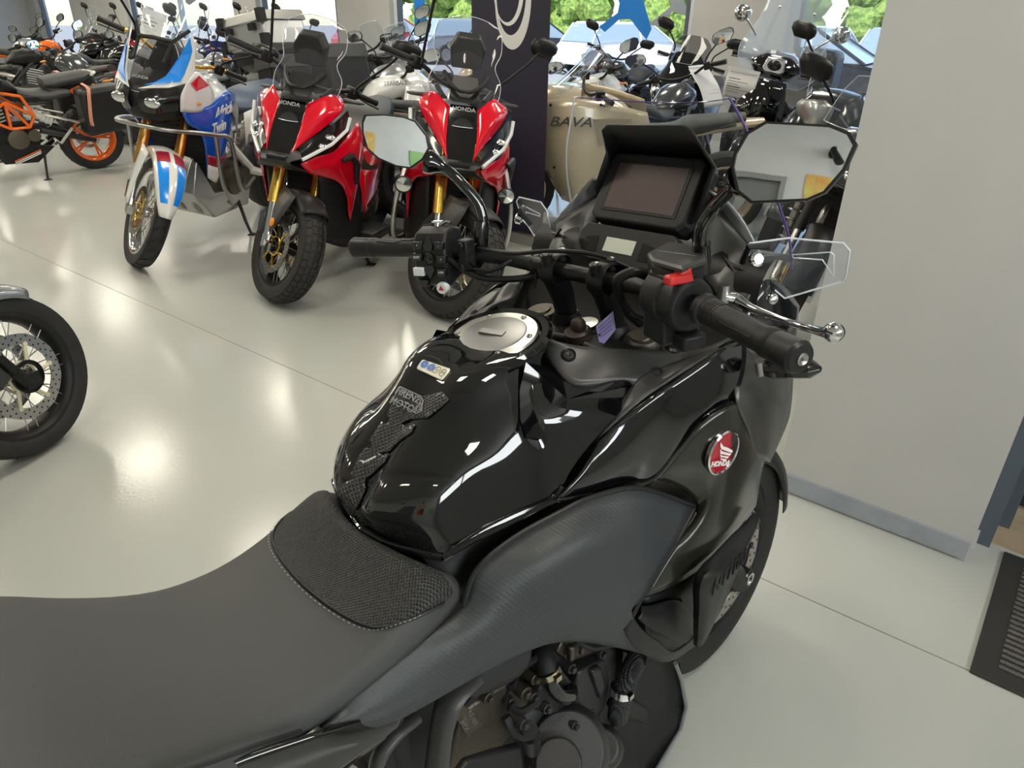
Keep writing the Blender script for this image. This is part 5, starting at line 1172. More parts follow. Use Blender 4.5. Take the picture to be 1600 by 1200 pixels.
def lampround(P, x=-.22, z=.92, r=.085):
    m = MB(); m.lathe([(.001, -.09), (r*.7, -.07), (r, 0), (r*1.03, .012), (r*.95, .014)], (x, 0, z), (1, 0, -.1), 24); o = m.build('headlight', M.black, P); m = MB(); m.lathe([(r*.95, .008), (r*.5, .03), (.001, .036)], (x, 0, z), (1, 0, -.1), 24); m.build('lens', M.hl, o)
def nosefair(P, col, x0=-.05, x1=-.5, z=.98, hw=.17, low=.60):
    """sport / touring fairing: upper cowl and side panels"""
    hull([(x0, z-.16, z-.10, .03, .04, .03), (x0-.10, z-.20, z-.02, .10, .13, .07), (x0-.25, z-.22, z+.05, .15, hw, .10), (x1+.02, z-.20, z+.03, .15, hw*1.05, .13)], 4).build('nose_fairing', col, P, ang=50)
    for s in (-1, 1):
        m = MB(); m.grid([[V((x0-.16, s*.10, z-.12)), V((x0-.30, s*hw, z-.06)), V((x1-.05, s*hw*1.05, z-.08))], [V((x0-.22, s*.12, z-.25)), V((x0-.38, s*(hw+.04), z-.25)), V((x1-.15, s*(hw+.03), z-.25))], [V((x0-.42, s*.13, low)), V((x1-.10, s*(hw+.01), low-.02)), V((x1-.30, s*hw*.9, low+.08))]], 4, 4); m.build('side_fairing', col, P, ang=50, solid=.004)
        m = MB(); m.ball((x0-.055, s*.065, z-.115), (.07, .045, .028), 12, 8); m.build('headlight', M.hl, P)
def generic(label, hx, hy, at, col=M.black, kind='naked', lean=.14, steer=.35, rim=M.black, seatc=M.seat, scr=None, tall=1.0, mir=True, style='cast', forkc=M.black, tailc=None, screen=M.wind, guards=None, group='motorcycles in the rows by the windows', loc=None, mz=1.30, text_=None, blocks=False, red=False):
    P = placed(label, 'motorcycle', 'motorcycle', hx, hy, lean, at, loc, group)
    adv = kind == 'adv'; R = .335 if adv else .30
    wheels(P, R, .10 if adv else .12, 1.5 if adv else 1.42, .15 if adv else .17, steer=steer, rim=rim, style=style, n=16 if style == 'wire' else 5, blocks=False)
    XF[0] = steer_matrix(steer); fork(P, 1, R, col=forkc, low=M.alu, top=.98); fender(P, R, col if adv else M.black, 20, 130)
    zb = 1.16 if adv else 1.07 if kind == 'naked' else 1.0
    wbar(P, -.52, zb, .42 if adv else .37 if kind == 'naked' else .32, guards=guards)
    if mir: mirrors(P, -.50, mz, .40 if adv else .36, base=(-.52, .2, zb))
    if kind == 'naked': lampround(P, -.20, .94)
    XF[0] = Matrix.Identity(4)
    eng(P); radiator(P); framebits(P); muffler(P, col=M.steel if not adv else M.black); tankp(P, col, z=1.05 if adv else 1.0); seatp(P, col=seatc, zp=.90 if adv else .89, z=.84 if adv else .80); tailp(P, col=tailc or col); stand(P); indicators(P)
    fender(P, .32, M.black, 60, 150, .08, name='rear_fender', cx=-1.5 if adv else -1.42)
    if kind in ('sport', 'tour', 'adv'): nosefair(P, col, z=1.05 if adv else .98, hw=.15 if kind == 'sport' else .2, low=.5 if kind == 'sport' else .68)
    if scr: shield(P, scr, screen)
    elif kind == 'sport': shield(P, [(-.36, 1.16, .08, .05), (-.25, 1.10, .12, .08), (-.14, 1.00, .13, .1)], M.smoke)
    elif kind in ('tour', 'adv'): shield(P, [(-.36, 1.42*tall, .15, .06), (-.28, 1.25, .19, .09), (-.16, 1.05, .17, .1)], screen)
    if text_:
        for s in (-1, 1): text(text_, .055, onplane((-.62, s*.163, .93), (s*-1, 0, 0), (0, 0, 1)), M.dimletter, P, ext=.002)
    return P
# ---- red adventure scooters (two alike)
def xadv(label, loc, hx, hy, lean, steer, guards=False, fog=False):
    P = placed(label, 'motorcycle', 'adventure_scooter', hx, hy, lean, loc=loc, group='red adventure scooters')
    wheels(P, .30, .12, 1.58, .16, steer=steer, style='wire', n=18, blocks=True, dc=M.gold, spm=M.steel, disc=.148)
    XF[0] = steer_matrix(steer); fork(P, 1, .30, col=M.gold, low=M.chrome, top=.86, w=.105, r=.030)
    m = fender(P, .30, M.dark, 62, 135, .072, .015)
    for s in (-1, 1):
        m = MB(); m.grid([[V((.02, s*.080, .60)), V((-.12, s*.085, .60))], [V((.03, s*.100, .52)), V((-.13, s*.105, .50))], [V((-.02, s*.108, .36)), V((-.09, s*.108, .36))]], 3, 3); m.build('fork_guard', M.greyp, P, solid=.005)
        m = MB(); m.ball((-.01, s*.125, .42), (.02, .01, .025)); m.build('reflector', M.amber, P)
    wbar(P, -.50, 1.12, .42)
    mirrors(P, -.46, 1.46, .38, base=(-.50, .24, 1.12), size=.95)
    XF[0] = Matrix.Identity(4)
    P.scale = (1.04, 1.12, 1.03); XF[0] = Matrix.Translation((0, 0, -.055))
    # beak / chin
    m = MB(); m.grid([[V((-.05, y, .885-.25*abs(y))) for y in (-.13, -.07, 0, .07, .13)], [V((.075, y*.7, .835)) for y in (-.10, -.07, 0, .07, .10)], [V((-.02, y, .78)) for y in (-.13, -.08, 0, .08, .13)]], 4, 4); m.build('beak', M.dark, P, ang=40, solid=.004)
    m = MB(); m.box((.045, 0, .852), (.05, .09, .012)); m.build('beak_slot', M.black, P)
    # centre panel under the screen
    m = MB(); m.grid([[V((-.16, y, 1.10)) for y in (-.06, 0, .06)], [V((-.06, y, .98)) for y in (-.065, 0, .065)], [V((.035, y, .87)) for y in (-.055, 0, .055)]], 4, 4); m.build('centre_panel', M.gloss, P, ang=60)
    for s in (-1, 1):
        # upper red cheek above the lamp
        up = [[V((-.34, s*.165, 1.13)), V((-.24, s*.135, 1.14)), V((-.15, s*.066, 1.09))], [V((-.27, s*.208, 1.095)), V((-.15, s*.150, 1.060)), V((-.06, s*.068, .985))], [V((-.20, s*.185, 1.035)), V((-.10, s*.125, .985)), V((-.01, s*.066, .925))], [V((-.03, s*.080, .905)), V((.0, s*.070, .892)), V((.03, s*.058, .868))]]
        m = MB(); m.grid(up, 4, 4); m.build('cheek_fairing', M.red, P, ang=50, solid=.004)
        lm = [[V((-.27, s*.228, 1.080)), V((-.17, s*.182, 1.010)), V((-.01, s*.078, .900))], [V((-.275, s*.242, 1.00)), V((-.17, s*.205, .940)), V((.002, s*.100, .860))], [V((-.25, s*.226, .920)), V((-.16, s*.196, .870)), V((.00, s*.104, .812))]]
        m = MB(); m.grid(lm, 4, 4); h_ = m.build('headlight', M.piano, P, ang=60)
        m = MB(); m.tube([V((-.262, s*.243, 1.045)), V((-.235, s*.238, .985)), V((-.13, s*.200, .920)), V((.008, s*.106, .846))], .009, 6); m.build('light_guide', M.drl, h_)
        m = MB(); m.ball((-.11, s*.158, .905), (.03, .03, .018)); m.ball((-.15, s*.18, .95), (.03, .03, .016)); m.build('lamp_lens', M.hl, h_)
        m = MB(); m.grid([[V((.01, s*.100, .826)), V((-.16, s*.192, .893)), V((-.26, s*.228, .945)), V((-.38, s*.235, .99)), V((-.46, s*.22, 1.0))], [V((-.02, s*.115, .785)), V((-.16, s*.200, .820)), V((-.28, s*.245, .85)), V((-.42, s*.25, .88)), V((-.52, s*.235, .90))], [V((-.06, s*.12, .765)), V((-.20, s*.205, .760)), V((-.34, s*.24, .70)), V((-.42, s*.245, .68)), V((-.54, s*.23, .74))], [V((-.30, s*.215, .70)), V((-.33, s*.220, .62)), V((-.36, s*.225, .50)), V((-.40, s*.225, .45)), V((-.44, s*.22, .52))]], 4, 4); m.build('side_fairing', M.red, P, ang=50, solid=.004)
        m = MB(); m.tube([V((-.20, s*.235, .83)), V((-.26, s*.262, .85)), V((-.33, s*.268, .80)), V((-.36, s*.262, .68))], [.012, .018, .018, .012], 8); m.build('side_fin', M.dark, P)
        # leg shield, black lower body and footboards
        m = MB(); m.grid([[V((-.14, s*.13, .76)), V((-.30, s*.20, .72)), V((-.48, s*.23, .76))], [V((-.20, s*.12, .55)), V((-.34, s*.20, .48)), V((-.52, s*.24, .50))], [V((-.26, s*.11, .34)), V((-.40, s*.20, .28)), V((-.60, s*.25, .28))]], 4, 4); m.build('leg_shield', M.black, P, solid=.006)
        m = MB(); m.box((-.72, s*.25, .30), (.36, .15, .06), (0, -.1, 0)); m.build('footboard', M.dark, P, bevel=.012)
        m = MB(); m.grid([[V((-.60, s*.14, .78)), V((-1.0, s*.15, .80)), V((-1.5, s*.10, .90))], [V((-.62, s*.20, .62)), V((-1.0, s*.19, .66)), V((-1.4, s*.13, .80))], [V((-.66, s*.22, .42)), V((-.95, s*.20, .46)), V((-1.2, s*.15, .60))]], 4, 4); m.build('rear_body_panel', M.red, P, solid=.004)
        m = MB(); m.tube([V((-.34, s*.13, 1.16)), V((-.26, s*.095, 1.12))], .012, 8); m.tube(cr([V((-.30, s*.10, 1.235)), V((-.235, s*.07, 1.19)), V((-.19, s*.03, 1.165)), V((-.185, 0, 1.163))], 4), .010, 8); m.build('screen_bracket', M.dark, P)
    XF[0] = Matrix.Identity(4)
    hull([(-.40, .62, .98, .10, .13, .08), (-.62, .30, .90, .15, .18, .12), (-.95, .28, .80, .16, .20, .14), (-1.3, .42, .84, .10, .15, .12), (-1.72, .76, .92, .04, .08, .05)], 4).build('body', M.black, P, ang=60)
    m = MB(); m.box((-.42, 0, .52), (.05, .24, .44), (0, .2, 0)); m.build('radiator', M.mesh, P)
    seatp(P, -.72, -1.66, .82, .90, .15)
    shield(P, [(-.42, 1.44, .10, .03), (-.395, 1.385, .150, .05), (-.345, 1.29, .160, .07), (-.30, 1.22, .135, .06), (-.25, 1.14, .170, .09), (-.17, 1.04, .15, .09), (-.07, .955, .085, .05)], M.tint)
    # dark instrument cowl behind the screen
    m = MB(); m.loft([[V((-.40, y, z)) for y, z in ((-.075, 1.22), (.075, 1.22), (.085, 1.31), (.055, 1.37), (-.055, 1.37), (-.085, 1.31))], [V((-.34, y, z)) for y, z in ((-.07, 1.20), (.07, 1.20), (.08, 1.29), (.05, 1.345), (-.05, 1.345), (-.08, 1.29))]]); m.build('instrument_display', M.dark, P, bevel=.008)
    m = MB(); m.grid([[V((-.27, y, 1.17)) for y in (-.055, 0, .055)], [V((-.20, y, 1.08)) for y in (-.07, 0, .07)], [V((-.14, y, 1.06)) for y in (-.06, 0, .06)]], 3, 3); m.build('inner_cowl', M.dark, P)
    text('HONDA', .028, onplane((-.095, 0, 1.035), (0, 1, 0), (-.5, 0, .8)), M.dimletter, P, ext=.001, bold=.0006)
    indicators(P, -.40, 1.05, -1.75, .8, .19, M.greyp)
    if fog:
        for s in (-1, 1):
            m = MB(); m.lathe([(.001, -.05), (.03, -.045), (.042, -.01), (.044, .012), (.038, .014)], (-.20, s*.25, .62), (1, 0, 0), 20); o = m.build('fog_lamp', M.black, P); m = MB(); m.lathe([(.038, .010), (.001, .016)], (-.20, s*.25, .62), (1, 0, 0), 20); m.build('lens', M.hl, o)
            m = MB(); m.tube(cr([V((-.30, s*.22, .80)), V((-.22, s*.28, .55)), V((-.36, s*.29, .30)), V((-.55, s*.24, .26)), V((-.42, s*.20, .40))], 5), .013, 8); m.build('crash_bar', M.alu, P, ang=60)
    stand(P, -.75); muffler(P, -1.6, .55)
    return P
xadv('red adventure scooter with plain black lower body, right of the white and blue motorcycle', G(440, 466), -.13, -.99, .14, .80)
xadv('red adventure scooter with round fog lamps and silver crash bars before the dark banner', G(695, 490), .09, -1, .12, .70, fog=True)
# ---- white, blue and red adventure motorcycle
def africa():
    P = placed('white and blue adventure motorcycle with bronze forks, steel crash bars and tall clear screen', 'motorcycle', 'adventure_motorcycle', -.20, -.98, .14, loc=G(228, 412))
    P.scale = (1.04, 1.10, 1.03); XF[0] = steer_matrix(.82); st_ = XF[0]
    wheel(P, 'front_wheel', (0, 0, .345), .345, .092, .262, M.chrome, 'wire', 18, .15, (1, -1), M.gold, M.steel, False)
    fork(P, 1, .345, col=M.bronze, low=M.alu, top=1.02, w=.10, r=.030)
    for s in (-1, 1):
        m = MB(); m.grid([[V((.03, s*.11, .72)), V((-.05, s*.128, .74)), V((-.13, s*.11, .72))], [V((.03, s*.125, .55)), V((-.04, s*.138, .55)), V((-.12, s*.12, .55))], [V((.03, s*.125, .38)), V((-.01, s*.135, .38)), V((-.05, s*.12, .38))]], 4, 4); m.build('fork_guard', M.white, P, solid=.004, ang=60)
    rows = []
    for i in range(12):
        a = radians(lerp(22, 150, i/11)); r = .345+.055; k = (.35, .62, .82, .95)[i] if i < 4 else 1
        rows.append([V((cos(a)*rr, y*k, .345+sin(a)*rr)) for y, rr in ((-.085, r-.05), (-.075, r-.012), (-.035, r+.006), (0, r+.012), (.035, r+.006), (.075, r-.012), (.085, r-.05))])
    R_ = fine(rows, 3, 3); m = MB(); m.grid(R_); fo_ = m.build('front_fender', M.white, P, ang=60, solid=.003)
    for s in (-1, 1):
        for (i0, i1, j0, j1, mt) in ((3, 13, 3, 7, M.lblue), (13, 17, 3, 8, M.dred)):
            q = []
            for i in range(i0, i1+1):
                q.append([R_[i][jj if s < 0 else len(R_[0])-1-jj]+V((cos(radians(lerp(0, 138, i/33)))*.003, 0, sin(radians(lerp(0, 138, i/33)))*.003)) for jj in range(j0, j1+1)])
            m = MB(); m.grid(q); m.build('stripe', mt, fo_)
    wbar(P, -.52, 1.20, .42, M.gold)
    mirrors(P, -.48, 1.42, .42, base=(-.52, .24, 1.2))
    XF[0] = Matrix.Identity(4)
    wheel(P, 'rear_wheel', (-1.58, 0, .335), .335, .15, .24, M.chrome, 'wire', 18, .12, (-1,), M.gold, M.steel, rough=True)
    eng(P, -.76, M.castbr); framebits(P, M.white, 1.58, -1.0); muffler(P, -1.6, .6); radiator(P, -.42, .72, .34, .30)
    m = MB(); m.loft([[V((-.34, y, .40)) for y in (-.13, .13)]+[V((-.40, .13, .60)), V((-.40, -.13, .60))], [V((-.55, y, .19)) for y in (-.14, .14)]+[V((-.55, .15, .36)), V((-.55, -.15, .36))], [V((-.98, y, .19)) for y in (-.14, .14)]+[V((-.98, .16, .34)), V((-.98, -.16, .34))]]); sp = m.build('skid_plate', M.silver, P, bevel=.01)
    m = MB(); 
    for y in (-.06, .06): m.box((-.415, y, .36), (.05, .05, .022), (0, -.75, 0)); m.box((-.47, y, .29), (.05, .05, .018), (0, -.75, 0))
    m.build('slots', M.black, sp)
    # nose: black lamp mask, white shell, blue shield panels
    hull([(-.06, .96, 1.00, .02, .03, .02), (-.10, .88, 1.06, .08, .13, .09), (-.20, .86, 1.10, .13, .185, .12), (-.34, .86, 1.14, .13, .19, .12)], 4).build('lamp_mask', M.black, P, ang=50)
    for s in (-1, 1):
        m = MB(); m.grid([[V((-.055, s*.030, 1.035)), V((-.10, s*.11, 1.06)), V((-.18, s*.185, 1.075))], [V((-.035, s*.030, .985)), V((-.07, s*.12, .995)), V((-.16, s*.195, 1.01))], [V((-.055, s*.030, .93)), V((-.09, s*.10, .92)), V((-.17, s*.175, .945))]], 4, 4); h_ = m.build('headlight', M.piano, P, ang=60)
        m = MB(); m.ball((-.058, s*.095, .985), (.022, .05, .030), 14, 8); m.build('lamp_lens', M.hl, h_)
        wp = [V((-.045, s*.030, 1.055)), V((-.10, s*.075, 1.075)), V((-.16, s*.12, 1.12)), V((-.27, s*.165, 1.26)), V((-.345, s*.185, 1.36)), V((-.33, s*.205, 1.27)), V((-.30, s*.215, 1.17)), V((-.22, s*.205, 1.10)), V((-.13, s*.16, 1.075))]
        m = MB(); m.prism(wp, (-.008, -s*.004, -.006)); m.build('screen_side_panel', M.white, P, ang=None)
        c_ = sum(wp, V())/len(wp); bp_ = [c_+(p-c_)*.86+V((.006, s*.003, .004)) for p in [wp[0], wp[1], wp[2], wp[3], wp[4], lerp(wp[4], wp[5], .9), wp[6]+V((.02, -s*.02, 0)), lerp(wp[7], wp[8], .3)]]
        m = MB(); m.prism(bp_, (-.003, 0, 0)); m.build('blue_inset', M.lblue, P, ang=None)
        m = MB(); m.grid([[V((-.22, s*.207, 1.10)), V((-.30, s*.218, 1.16)), V((-.44, s*.205, 1.10))], [V((-.17, s*.20, 1.03)), V((-.30, s*.225, 1.03)), V((-.46, s*.225, 1.03))], [V((-.18, s*.185, .94)), V((-.30, s*.215, .93)), V((-.46, s*.225, .95))]], 4, 4); sf = m.build('side_fairing', M.white, P, solid=.004)
        m = MB(); m.prism([V((-.24, s*.222, 1.10)), V((-.31, s*.231, 1.14)), V((-.42, s*.222, 1.075)), V((-.28, s*.229, 1.055))], (0, s*.002, 0)); m.build('red_flash', M.red, sf, ang=None)
        m = MB(); m.grid([[V((-.20, s*.18, .935)), V((-.40, s*.228, .96)), V((-.60, s*.215, 1.02)), V((-.82, s*.15, .98))], [V((-.24, s*.19, .86)), V((-.42, s*.240, .87)), V((-.62, s*.225, .93)), V((-.84, s*.15, .90))], [V((-.34, s*.20, .80)), V((-.44, s*.242, .78)), V((-.62, s*.220, .80)), V((-.80, s*.15, .80))], [V((-.38, s*.20, .66)), V((-.45, s*.23, .62)), V((-.55, s*.215, .62)), V((-.62, s*.18, .66))], [V((-.40, s*.19, .52)), V((-.45, s*.21, .48)), V((-.50, s*.20, .50)), V((-.53, s*.17, .52))]], 4, 4); bf = m.build('blue_shroud', M.blue, P, ang=60, solid=.004)
        for z, h_, mt in ((.66, .05, M.dred), (.60, .14, M.white)):
            pass
        m = MB(); m.grid([[V((-.375, s*.212, .665)), V((-.45, s*.245, .64)), V((-.57, s*.225, .635))], [V((-.385, s*.208, .60)), V((-.45, s*.238, .575)), V((-.53, s*.218, .575))]], 3, 3); m.build('red_band', M.dred, bf, solid=.002)
        m = MB(); m.grid([[V((-.385, s*.208, .598)), V((-.45, s*.238, .573)), V((-.53, s*.218, .573))], [V((-.395, s*.195, .51)), V((-.45, s*.217, .47)), V((-.50, s*.205, .49))]], 3, 3); m.build('white_band', M.white, bf, solid=.002)
        d_ = V((-1, 0, .10)) if s > 0 else V((1, 0, -.10))
        text('Africa', .10, onplane((-.53, s*.2405, .915), V((-s, -.02, s*.16)), (.0, s*.12, 1)), M.white, P, ext=.002, bold=.002, shear=.35, sx=.85)
        text('Twin', .095, onplane((-.46, s*.2455, .825), V((-s, -.02, s*.12)), (.0, s*.05, 1)), M.white, P, ext=.002, bold=.002, shear=.35, sx=.85)
        m = MB(); m.prism([V((-.64, s*.228, .90)), V((-.78, s*.178, .95)), V((-.84, s*.160, .88)), V((-.80, s*.172, .74)), V((-.74, s*.20, .72)), V((-.72, s*.205, .84))], (0, s*.004, 0)); m.build('knee_panel', M.silver, P, ang=None)
        m = MB(); cb = [V((-.95, s*.20, .40)), V((-.60, s*.30, .42)), V((-.50, s*.30, .74)), V((-.36, s*.285, .80)), V((-.10, s*.16, .84)), V((-.06, 0, .845))]
        m.tube(cr(cb, 6), .0135, 10); m.tube(cr([V((-.36, s*.285, .80)), V((-.40, s*.29, .50)), V((-.52, s*.28, .34)), V((-.62, s*.20, .30))], 5), .0125, 10); m.build('crash_bar', M.steel, P, ang=60)
    hull([(-.42, .86, 1.03, .08, .14, .08), (-.60, .84, 1.08, .12, .19, .12), (-.78, .84, 1.05, .12, .16, .10), (-.90, .84, .93, .08, .09, .06)], 4).build('fuel_tank', M.white, P, ang=60)
    seatp(P, -.84, -1.6, .90, .96, .14, mat('blue grey seat', (.06, .085, .14), .5)); tailp(P, -1.15, -1.78, .82, .95, M.white)
    for s in (-1, 1):
        m = MB(); m.grid([[V((-.95, s*.14, .84)), V((-1.2, s*.15, .88)), V((-1.7, s*.09, .96))], [V((-.93, s*.16, .62)), V((-1.1, s*.16, .76)), V((-1.5, s*.12, .88))]], 4, 3); m.build('rear_side_panel', M.white, P, solid=.004)
    hull([(-.30, 1.10, 1.22, .05, .07, .05), (-.36, 1.10, 1.30, .06, .08, .05), (-.42, 1.12, 1.30, .06, .07, .05)], 3).build('instrument_cluster', M.black, P)
    # short dark screen and tall clear one with struts
    shield(P, [(-.30, 1.30, .085, .03), (-.24, 1.21, .125, .05), (-.16, 1.12, .12, .05), (-.07, 1.03, .065, .03)], M.smoke)
    shield(P, [(-.52, 1.66, .15, .05), (-.46, 1.54, .19, .06), (-.38, 1.40, .20, .07), (-.33, 1.31, .13, .05)], M.wind)
    m = MB()
    for s in (-1, 1): m.tube([V((-.20, s*.09, 1.19)), V((-.28, s*.10, 1.30)), V((-.36, s*.16, 1.37))], .010, 6)
    m.tube([V((-.28, -.10, 1.30)), V((-.26, 0, 1.31)), V((-.28, .10, 1.30))], .012, 8); m.build('screen_struts', M.black, P)
    text('HONDA', .026, onplane((-.115, 0, 1.105), (0, 1, 0), (-.5, 0, .8)), M.dimletter, P, ext=.001)
    stand(P); indicators(P, -.30, .98, -1.8, .85, .17)
    return P
AT = africa()
# ---- wheel of the motorcycle at the left edge
def leftbike():
    P = placed('motorcycle at the left edge with black wire-spoked front wheel and large drilled brake discs', 'motorcycle', 'motorcycle', .27, .96, .12, loc=G(64, 700), group=None)
    XF[0] = steer_matrix(.05)
    wheel(P, 'front_wheel', (0, 0, .30), .30, .12, .228, M.black, 'wire', 16, .155, (1, -1), mat('cream disc carrier', (.72, .66, .46), .4), M.alu)
    fork(P, 1, .30, col=M.silver, low=M.black, top=1.0, w=.105, r=.03); fender(P, .30, M.grey, 60, 140, .075)
    wbar(P, -.52, 1.15, .42); mirrors(P, -.5, 1.36, .42)
    for s in (-1, 1):
        m = MB(); m.grid([[V((-.06, s*.095, .62)), V((-.16, s*.10, .60))], [V((-.07, s*.125, .50)), V((-.15, s*.125, .50))], [V((-.085, s*.125, .42)), V((-.12, s*.125, .42))]], 3, 3); m.build('fork_guard', M.silver, P, solid=.004)
        m = MB(); m.lathe([(.060, -.004), (.060, .004), (.045, .004), (.045, -.004)], (0, s*.095, .30), (0, 1, 0), 30); m.build('sensor_ring', M.black, P)
    XF[0] = Matrix.Identity(4); wheel(P, 'rear_wheel', (-1.5, 0, .31), .31, .16, .22, M.black, 'wire', 16, .12, (-1,), None, M.alu, rough=True)
    eng(P); radiator(P); framebits(P); tankp(P, M.grey, z=1.08); seatp(P); tailp(P); nosefair(P, M.grey, -.02, -.5, 1.02, .18, .7); stand(P); muffler(P)
leftbike()
# ---- orange-framed naked motorcycle
def duke():
    P = placed('black naked motorcycle with orange trellis frame, orange wheels and dark side cases, at the left', 'motorcycle', 'naked_motorcycle', -.66, -.75, .13, at=((-1.37, 0, 0), 152, 262))
    wheels(P, .30, .11, 1.37, .15, .31, steer=.3, rim=M.orange, n=5, disc=.15, rough=False)
    XF[0] = steer_matrix(.3); fork(P, 1, .30, col=M.black, low=M.alu, top=.95); fender(P, .30, M.black, 20, 130); wbar(P, -.48, 1.02, .38, guards=M.black); mirrors(P, -.46, 1.22, .36, base=(-.5, .2, 1.02)); XF[0] = Matrix.Identity(4)
    eng(P, -.66, M.black); muffler(P, -1.05, .26, -1, M.black)
    m = MB()
    for s in (-1, 1):
        A = [V((-.38, s*.06, .86)), V((-.50, s*.15, .72)), V((-.64, s*.17, .74)), V((-.78, s*.16, .78)), V((-.86, s*.15, .60)), V((-.80, s*.15, .50)), V((-.64, s*.16, .50)), V((-.46, s*.14, .60))]
        for i, j in ((0, 1), (0, 3), (7, 2), (2, 4), (4, 3), (7, 6), (6, 5), (5, 4), (1, 7), (6, 2), (2, 5)): m.tube([A[i], A[j]], .014, 8)
    m.build('trellis_frame', M.orange, P, merge=False)
    m = MB()
    for s in (-1, 1): m.tube([(-.90, s*.09, .45), (-1.37, s*.11, .31)], [.032, .024], 8); m.tube([(-.90, s*.09, .52), (-1.2, s*.10, .40)], [.014, .012], 6)
    m.build('swingarm', M.dkmetal, P)
    m = MB(); m.tube([(-.86, .07, .62), (-1.0, .07, .50)], .028, 10)
    for i in range(6): m.lathe([(.026, -.006), (.046, 0), (.026, .006)], lerp(V((-.86, .07, .63)), V((-1.0, .07, .50)), i/5), (-.7, 0, -.6), 14)
    m.build('shock_absorber', M.whitep, P)
    tankp(P, M.black, -.36, -.80, .99, .15, .78)
    for s in (-1, 1):
        m = MB(); q = [V((-.30, s*.17, .95)), V((-.66, s*.185, .93)), V((-.56, s*.19, .80)), V((-.34, s*.18, .62)), V((-.28, s*.17, .72))]; m.prism(q, (0, -s*.02, 0)); o = m.build('tank_shroud', M.black, P)
        m = MB(); m.prism([V((-.335, s*.182, .90)), V((-.62, s*.192, .91)), V((-.56, s*.194, .84)), V((-.35, s*.186, .68)), V((-.32, s*.182, .70))], (0, s*.002, 0)); m.build('white_graphic', M.white, o, ang=None)
        m = MB(); m.prism([V((-.37, s*.186, .88)), V((-.58, s*.195, .895)), V((-.53, s*.196, .85)), V((-.38, s*.19, .73)), V((-.36, s*.187, .74))], (0, s*.003, 0)); m.build('dark_graphic', M.black, o, ang=None)
        m = MB(); m.prism([V((-.60, s*.190, .89)), V((-.64, s*.190, .91)), V((-.57, s*.194, .84)), V((-.52, s*.192, .80))], (0, s*.004, 0)); m.build('orange_graphic', M.orange, o, ang=None)
        text('DUKE', .075, onplane((-.42, s*.190, .64), (-s, 0, s*.35), (0, 0, 1)), M.orange, P, ext=.002, bold=.002, shear=.3)
        m = MB(); m.prism([V((-.42, s*.13, .36)), V((-.52, s*.15, .18)), V((-.80, s*.16, .17)), V((-.98, s*.14, .30)), V((-.70, s*.16, .36))], (0, -s*.03, 0)); bp_ = m.build('belly_pan', M.black, P, bevel=.005)
        for i, mt in enumerate((M.orange, M.white, M.white)):
            m = MB(); a = V((-.60-.0*i, s*.164, .20+.0*i)); b_ = V((-.84, s*.164, .285)); dz = V((0, 0, -.016*i)); m.prism([a+dz, b_+dz, b_+dz+V((0, 0, .010)), a+dz+V((0, 0, .010))], (0, s*.002, 0)); m.build('stripe', mt, bp_, ang=None)
        m = MB()
        for i in range(5): m.box((-.46-.004*i, s*.142, .33-.03*i), (.10, .012, .012), (0, -.1, 0))
        m.build('vents', M.dkmetal, bp_)
        m = MB(); m.tube([V((-.95, s*.16, .60)), V((-1.22, s*.2, .52))], .012, 6); m.tube([V((-.98, s*.16, .38)), V((-1.02, s*.2, .34)), V((-1.14, s*.22, .48))], .014, 6); m.tube([V((-.98, s*.2, .36)), V((-.92, s*.3, .36))], .012, 6); m.build('footrest', M.alu, P)
    for sd in (-1, 1):
        m = MB(); m.box((-1.42, sd*.31, .66), (.46, .24, .42), (0, .12, 0), top=.85); sc_ = m.build('side_case', M.dark, P, bevel=.04)
        m = MB(); m.tube(cr([(-1.30, sd*.24, .88), (-1.29, sd*.40, .87), (-1.27, sd*.435, .78), (-1.25, sd*.435, .58), (-1.30, sd*.36, .44)], 5), .016, 6, flat=.6); m.build('salmon_band', mat('salmon trim', (.72, .30, .20), .4), sc_)
    seatp(P, -.78, -1.02, .80, .82, .13); hull([(-1.02, .82, .90, .08, .10, .08), (-1.12, .82, .92, .10, .12, .09), (-1.36, .85, .95, .08, .10, .07), (-1.46, .90, .95, .04, .05, .03)], 3).build('pillion_seat', M.seat, P)
    hull([(-.72, .72, .80, .12, .13, .10), (-1.0, .70, .80, .11, .12, .09), (-1.40, .84, .90, .05, .06, .04)], 3).build('tail_cowl', M.black, P)
    m = MB(); m.box((-1.28, .10, .80), (.10, .01, .04), (0, .4, 0)); m.build('orange_tab', M.orange, P)
    m = MB(); m.tube([(-1.45, -.1, .93), (-1.52, 0, .93), (-1.45, .1, .93)], .014, 8); m.build('grab_rail', M.whitep, P)
    fender(P, .31, M.black, 70, 150, .08, name='rear_fender', cx=-1.37); lampround(P, -.18, .9); stand(P, -.88, .28, .30); indicators(P, -.3, .88, -1.55, .78)
duke()
# ---------------------------------------------------------------- rows of motorcycles behind
def case(P, c, d, col, name, lid=None, band_=None, R=None):
    m = MB(); m.box(c, d, R, top=.92); o = m.build(name, col, P, bevel=.02)
    if lid: m = MB(); m.box(V(c)+V((0, 0, d[2]*.36)), (d[0]*1.02, d[1]*1.02, d[2]*.30), R, top=.93); m.build('lid', lid, o, bevel=.01)
    if band_: m = MB(); s = 1 if c[1] > 0 else -1; m.tube([V((c[0]+d[0]*.25, c[1]+s*d[1]*.44, c[2]+d[2]*.48)), V((c[0]+d[0]*.25, c[1]+s*d[1]*.53, c[2]+d[2]*.3)), V((c[0]+d[0]*.25, c[1]+s*d[1]*.53, c[2]-d[2]*.3)), V((c[0]+d[0]*.1, c[1]+s*d[1]*.45, c[2]-d[2]*.5))], .014, 6); m.build('trim_band', band_, o)
    return o
def at(u, n): return UN(u, n)
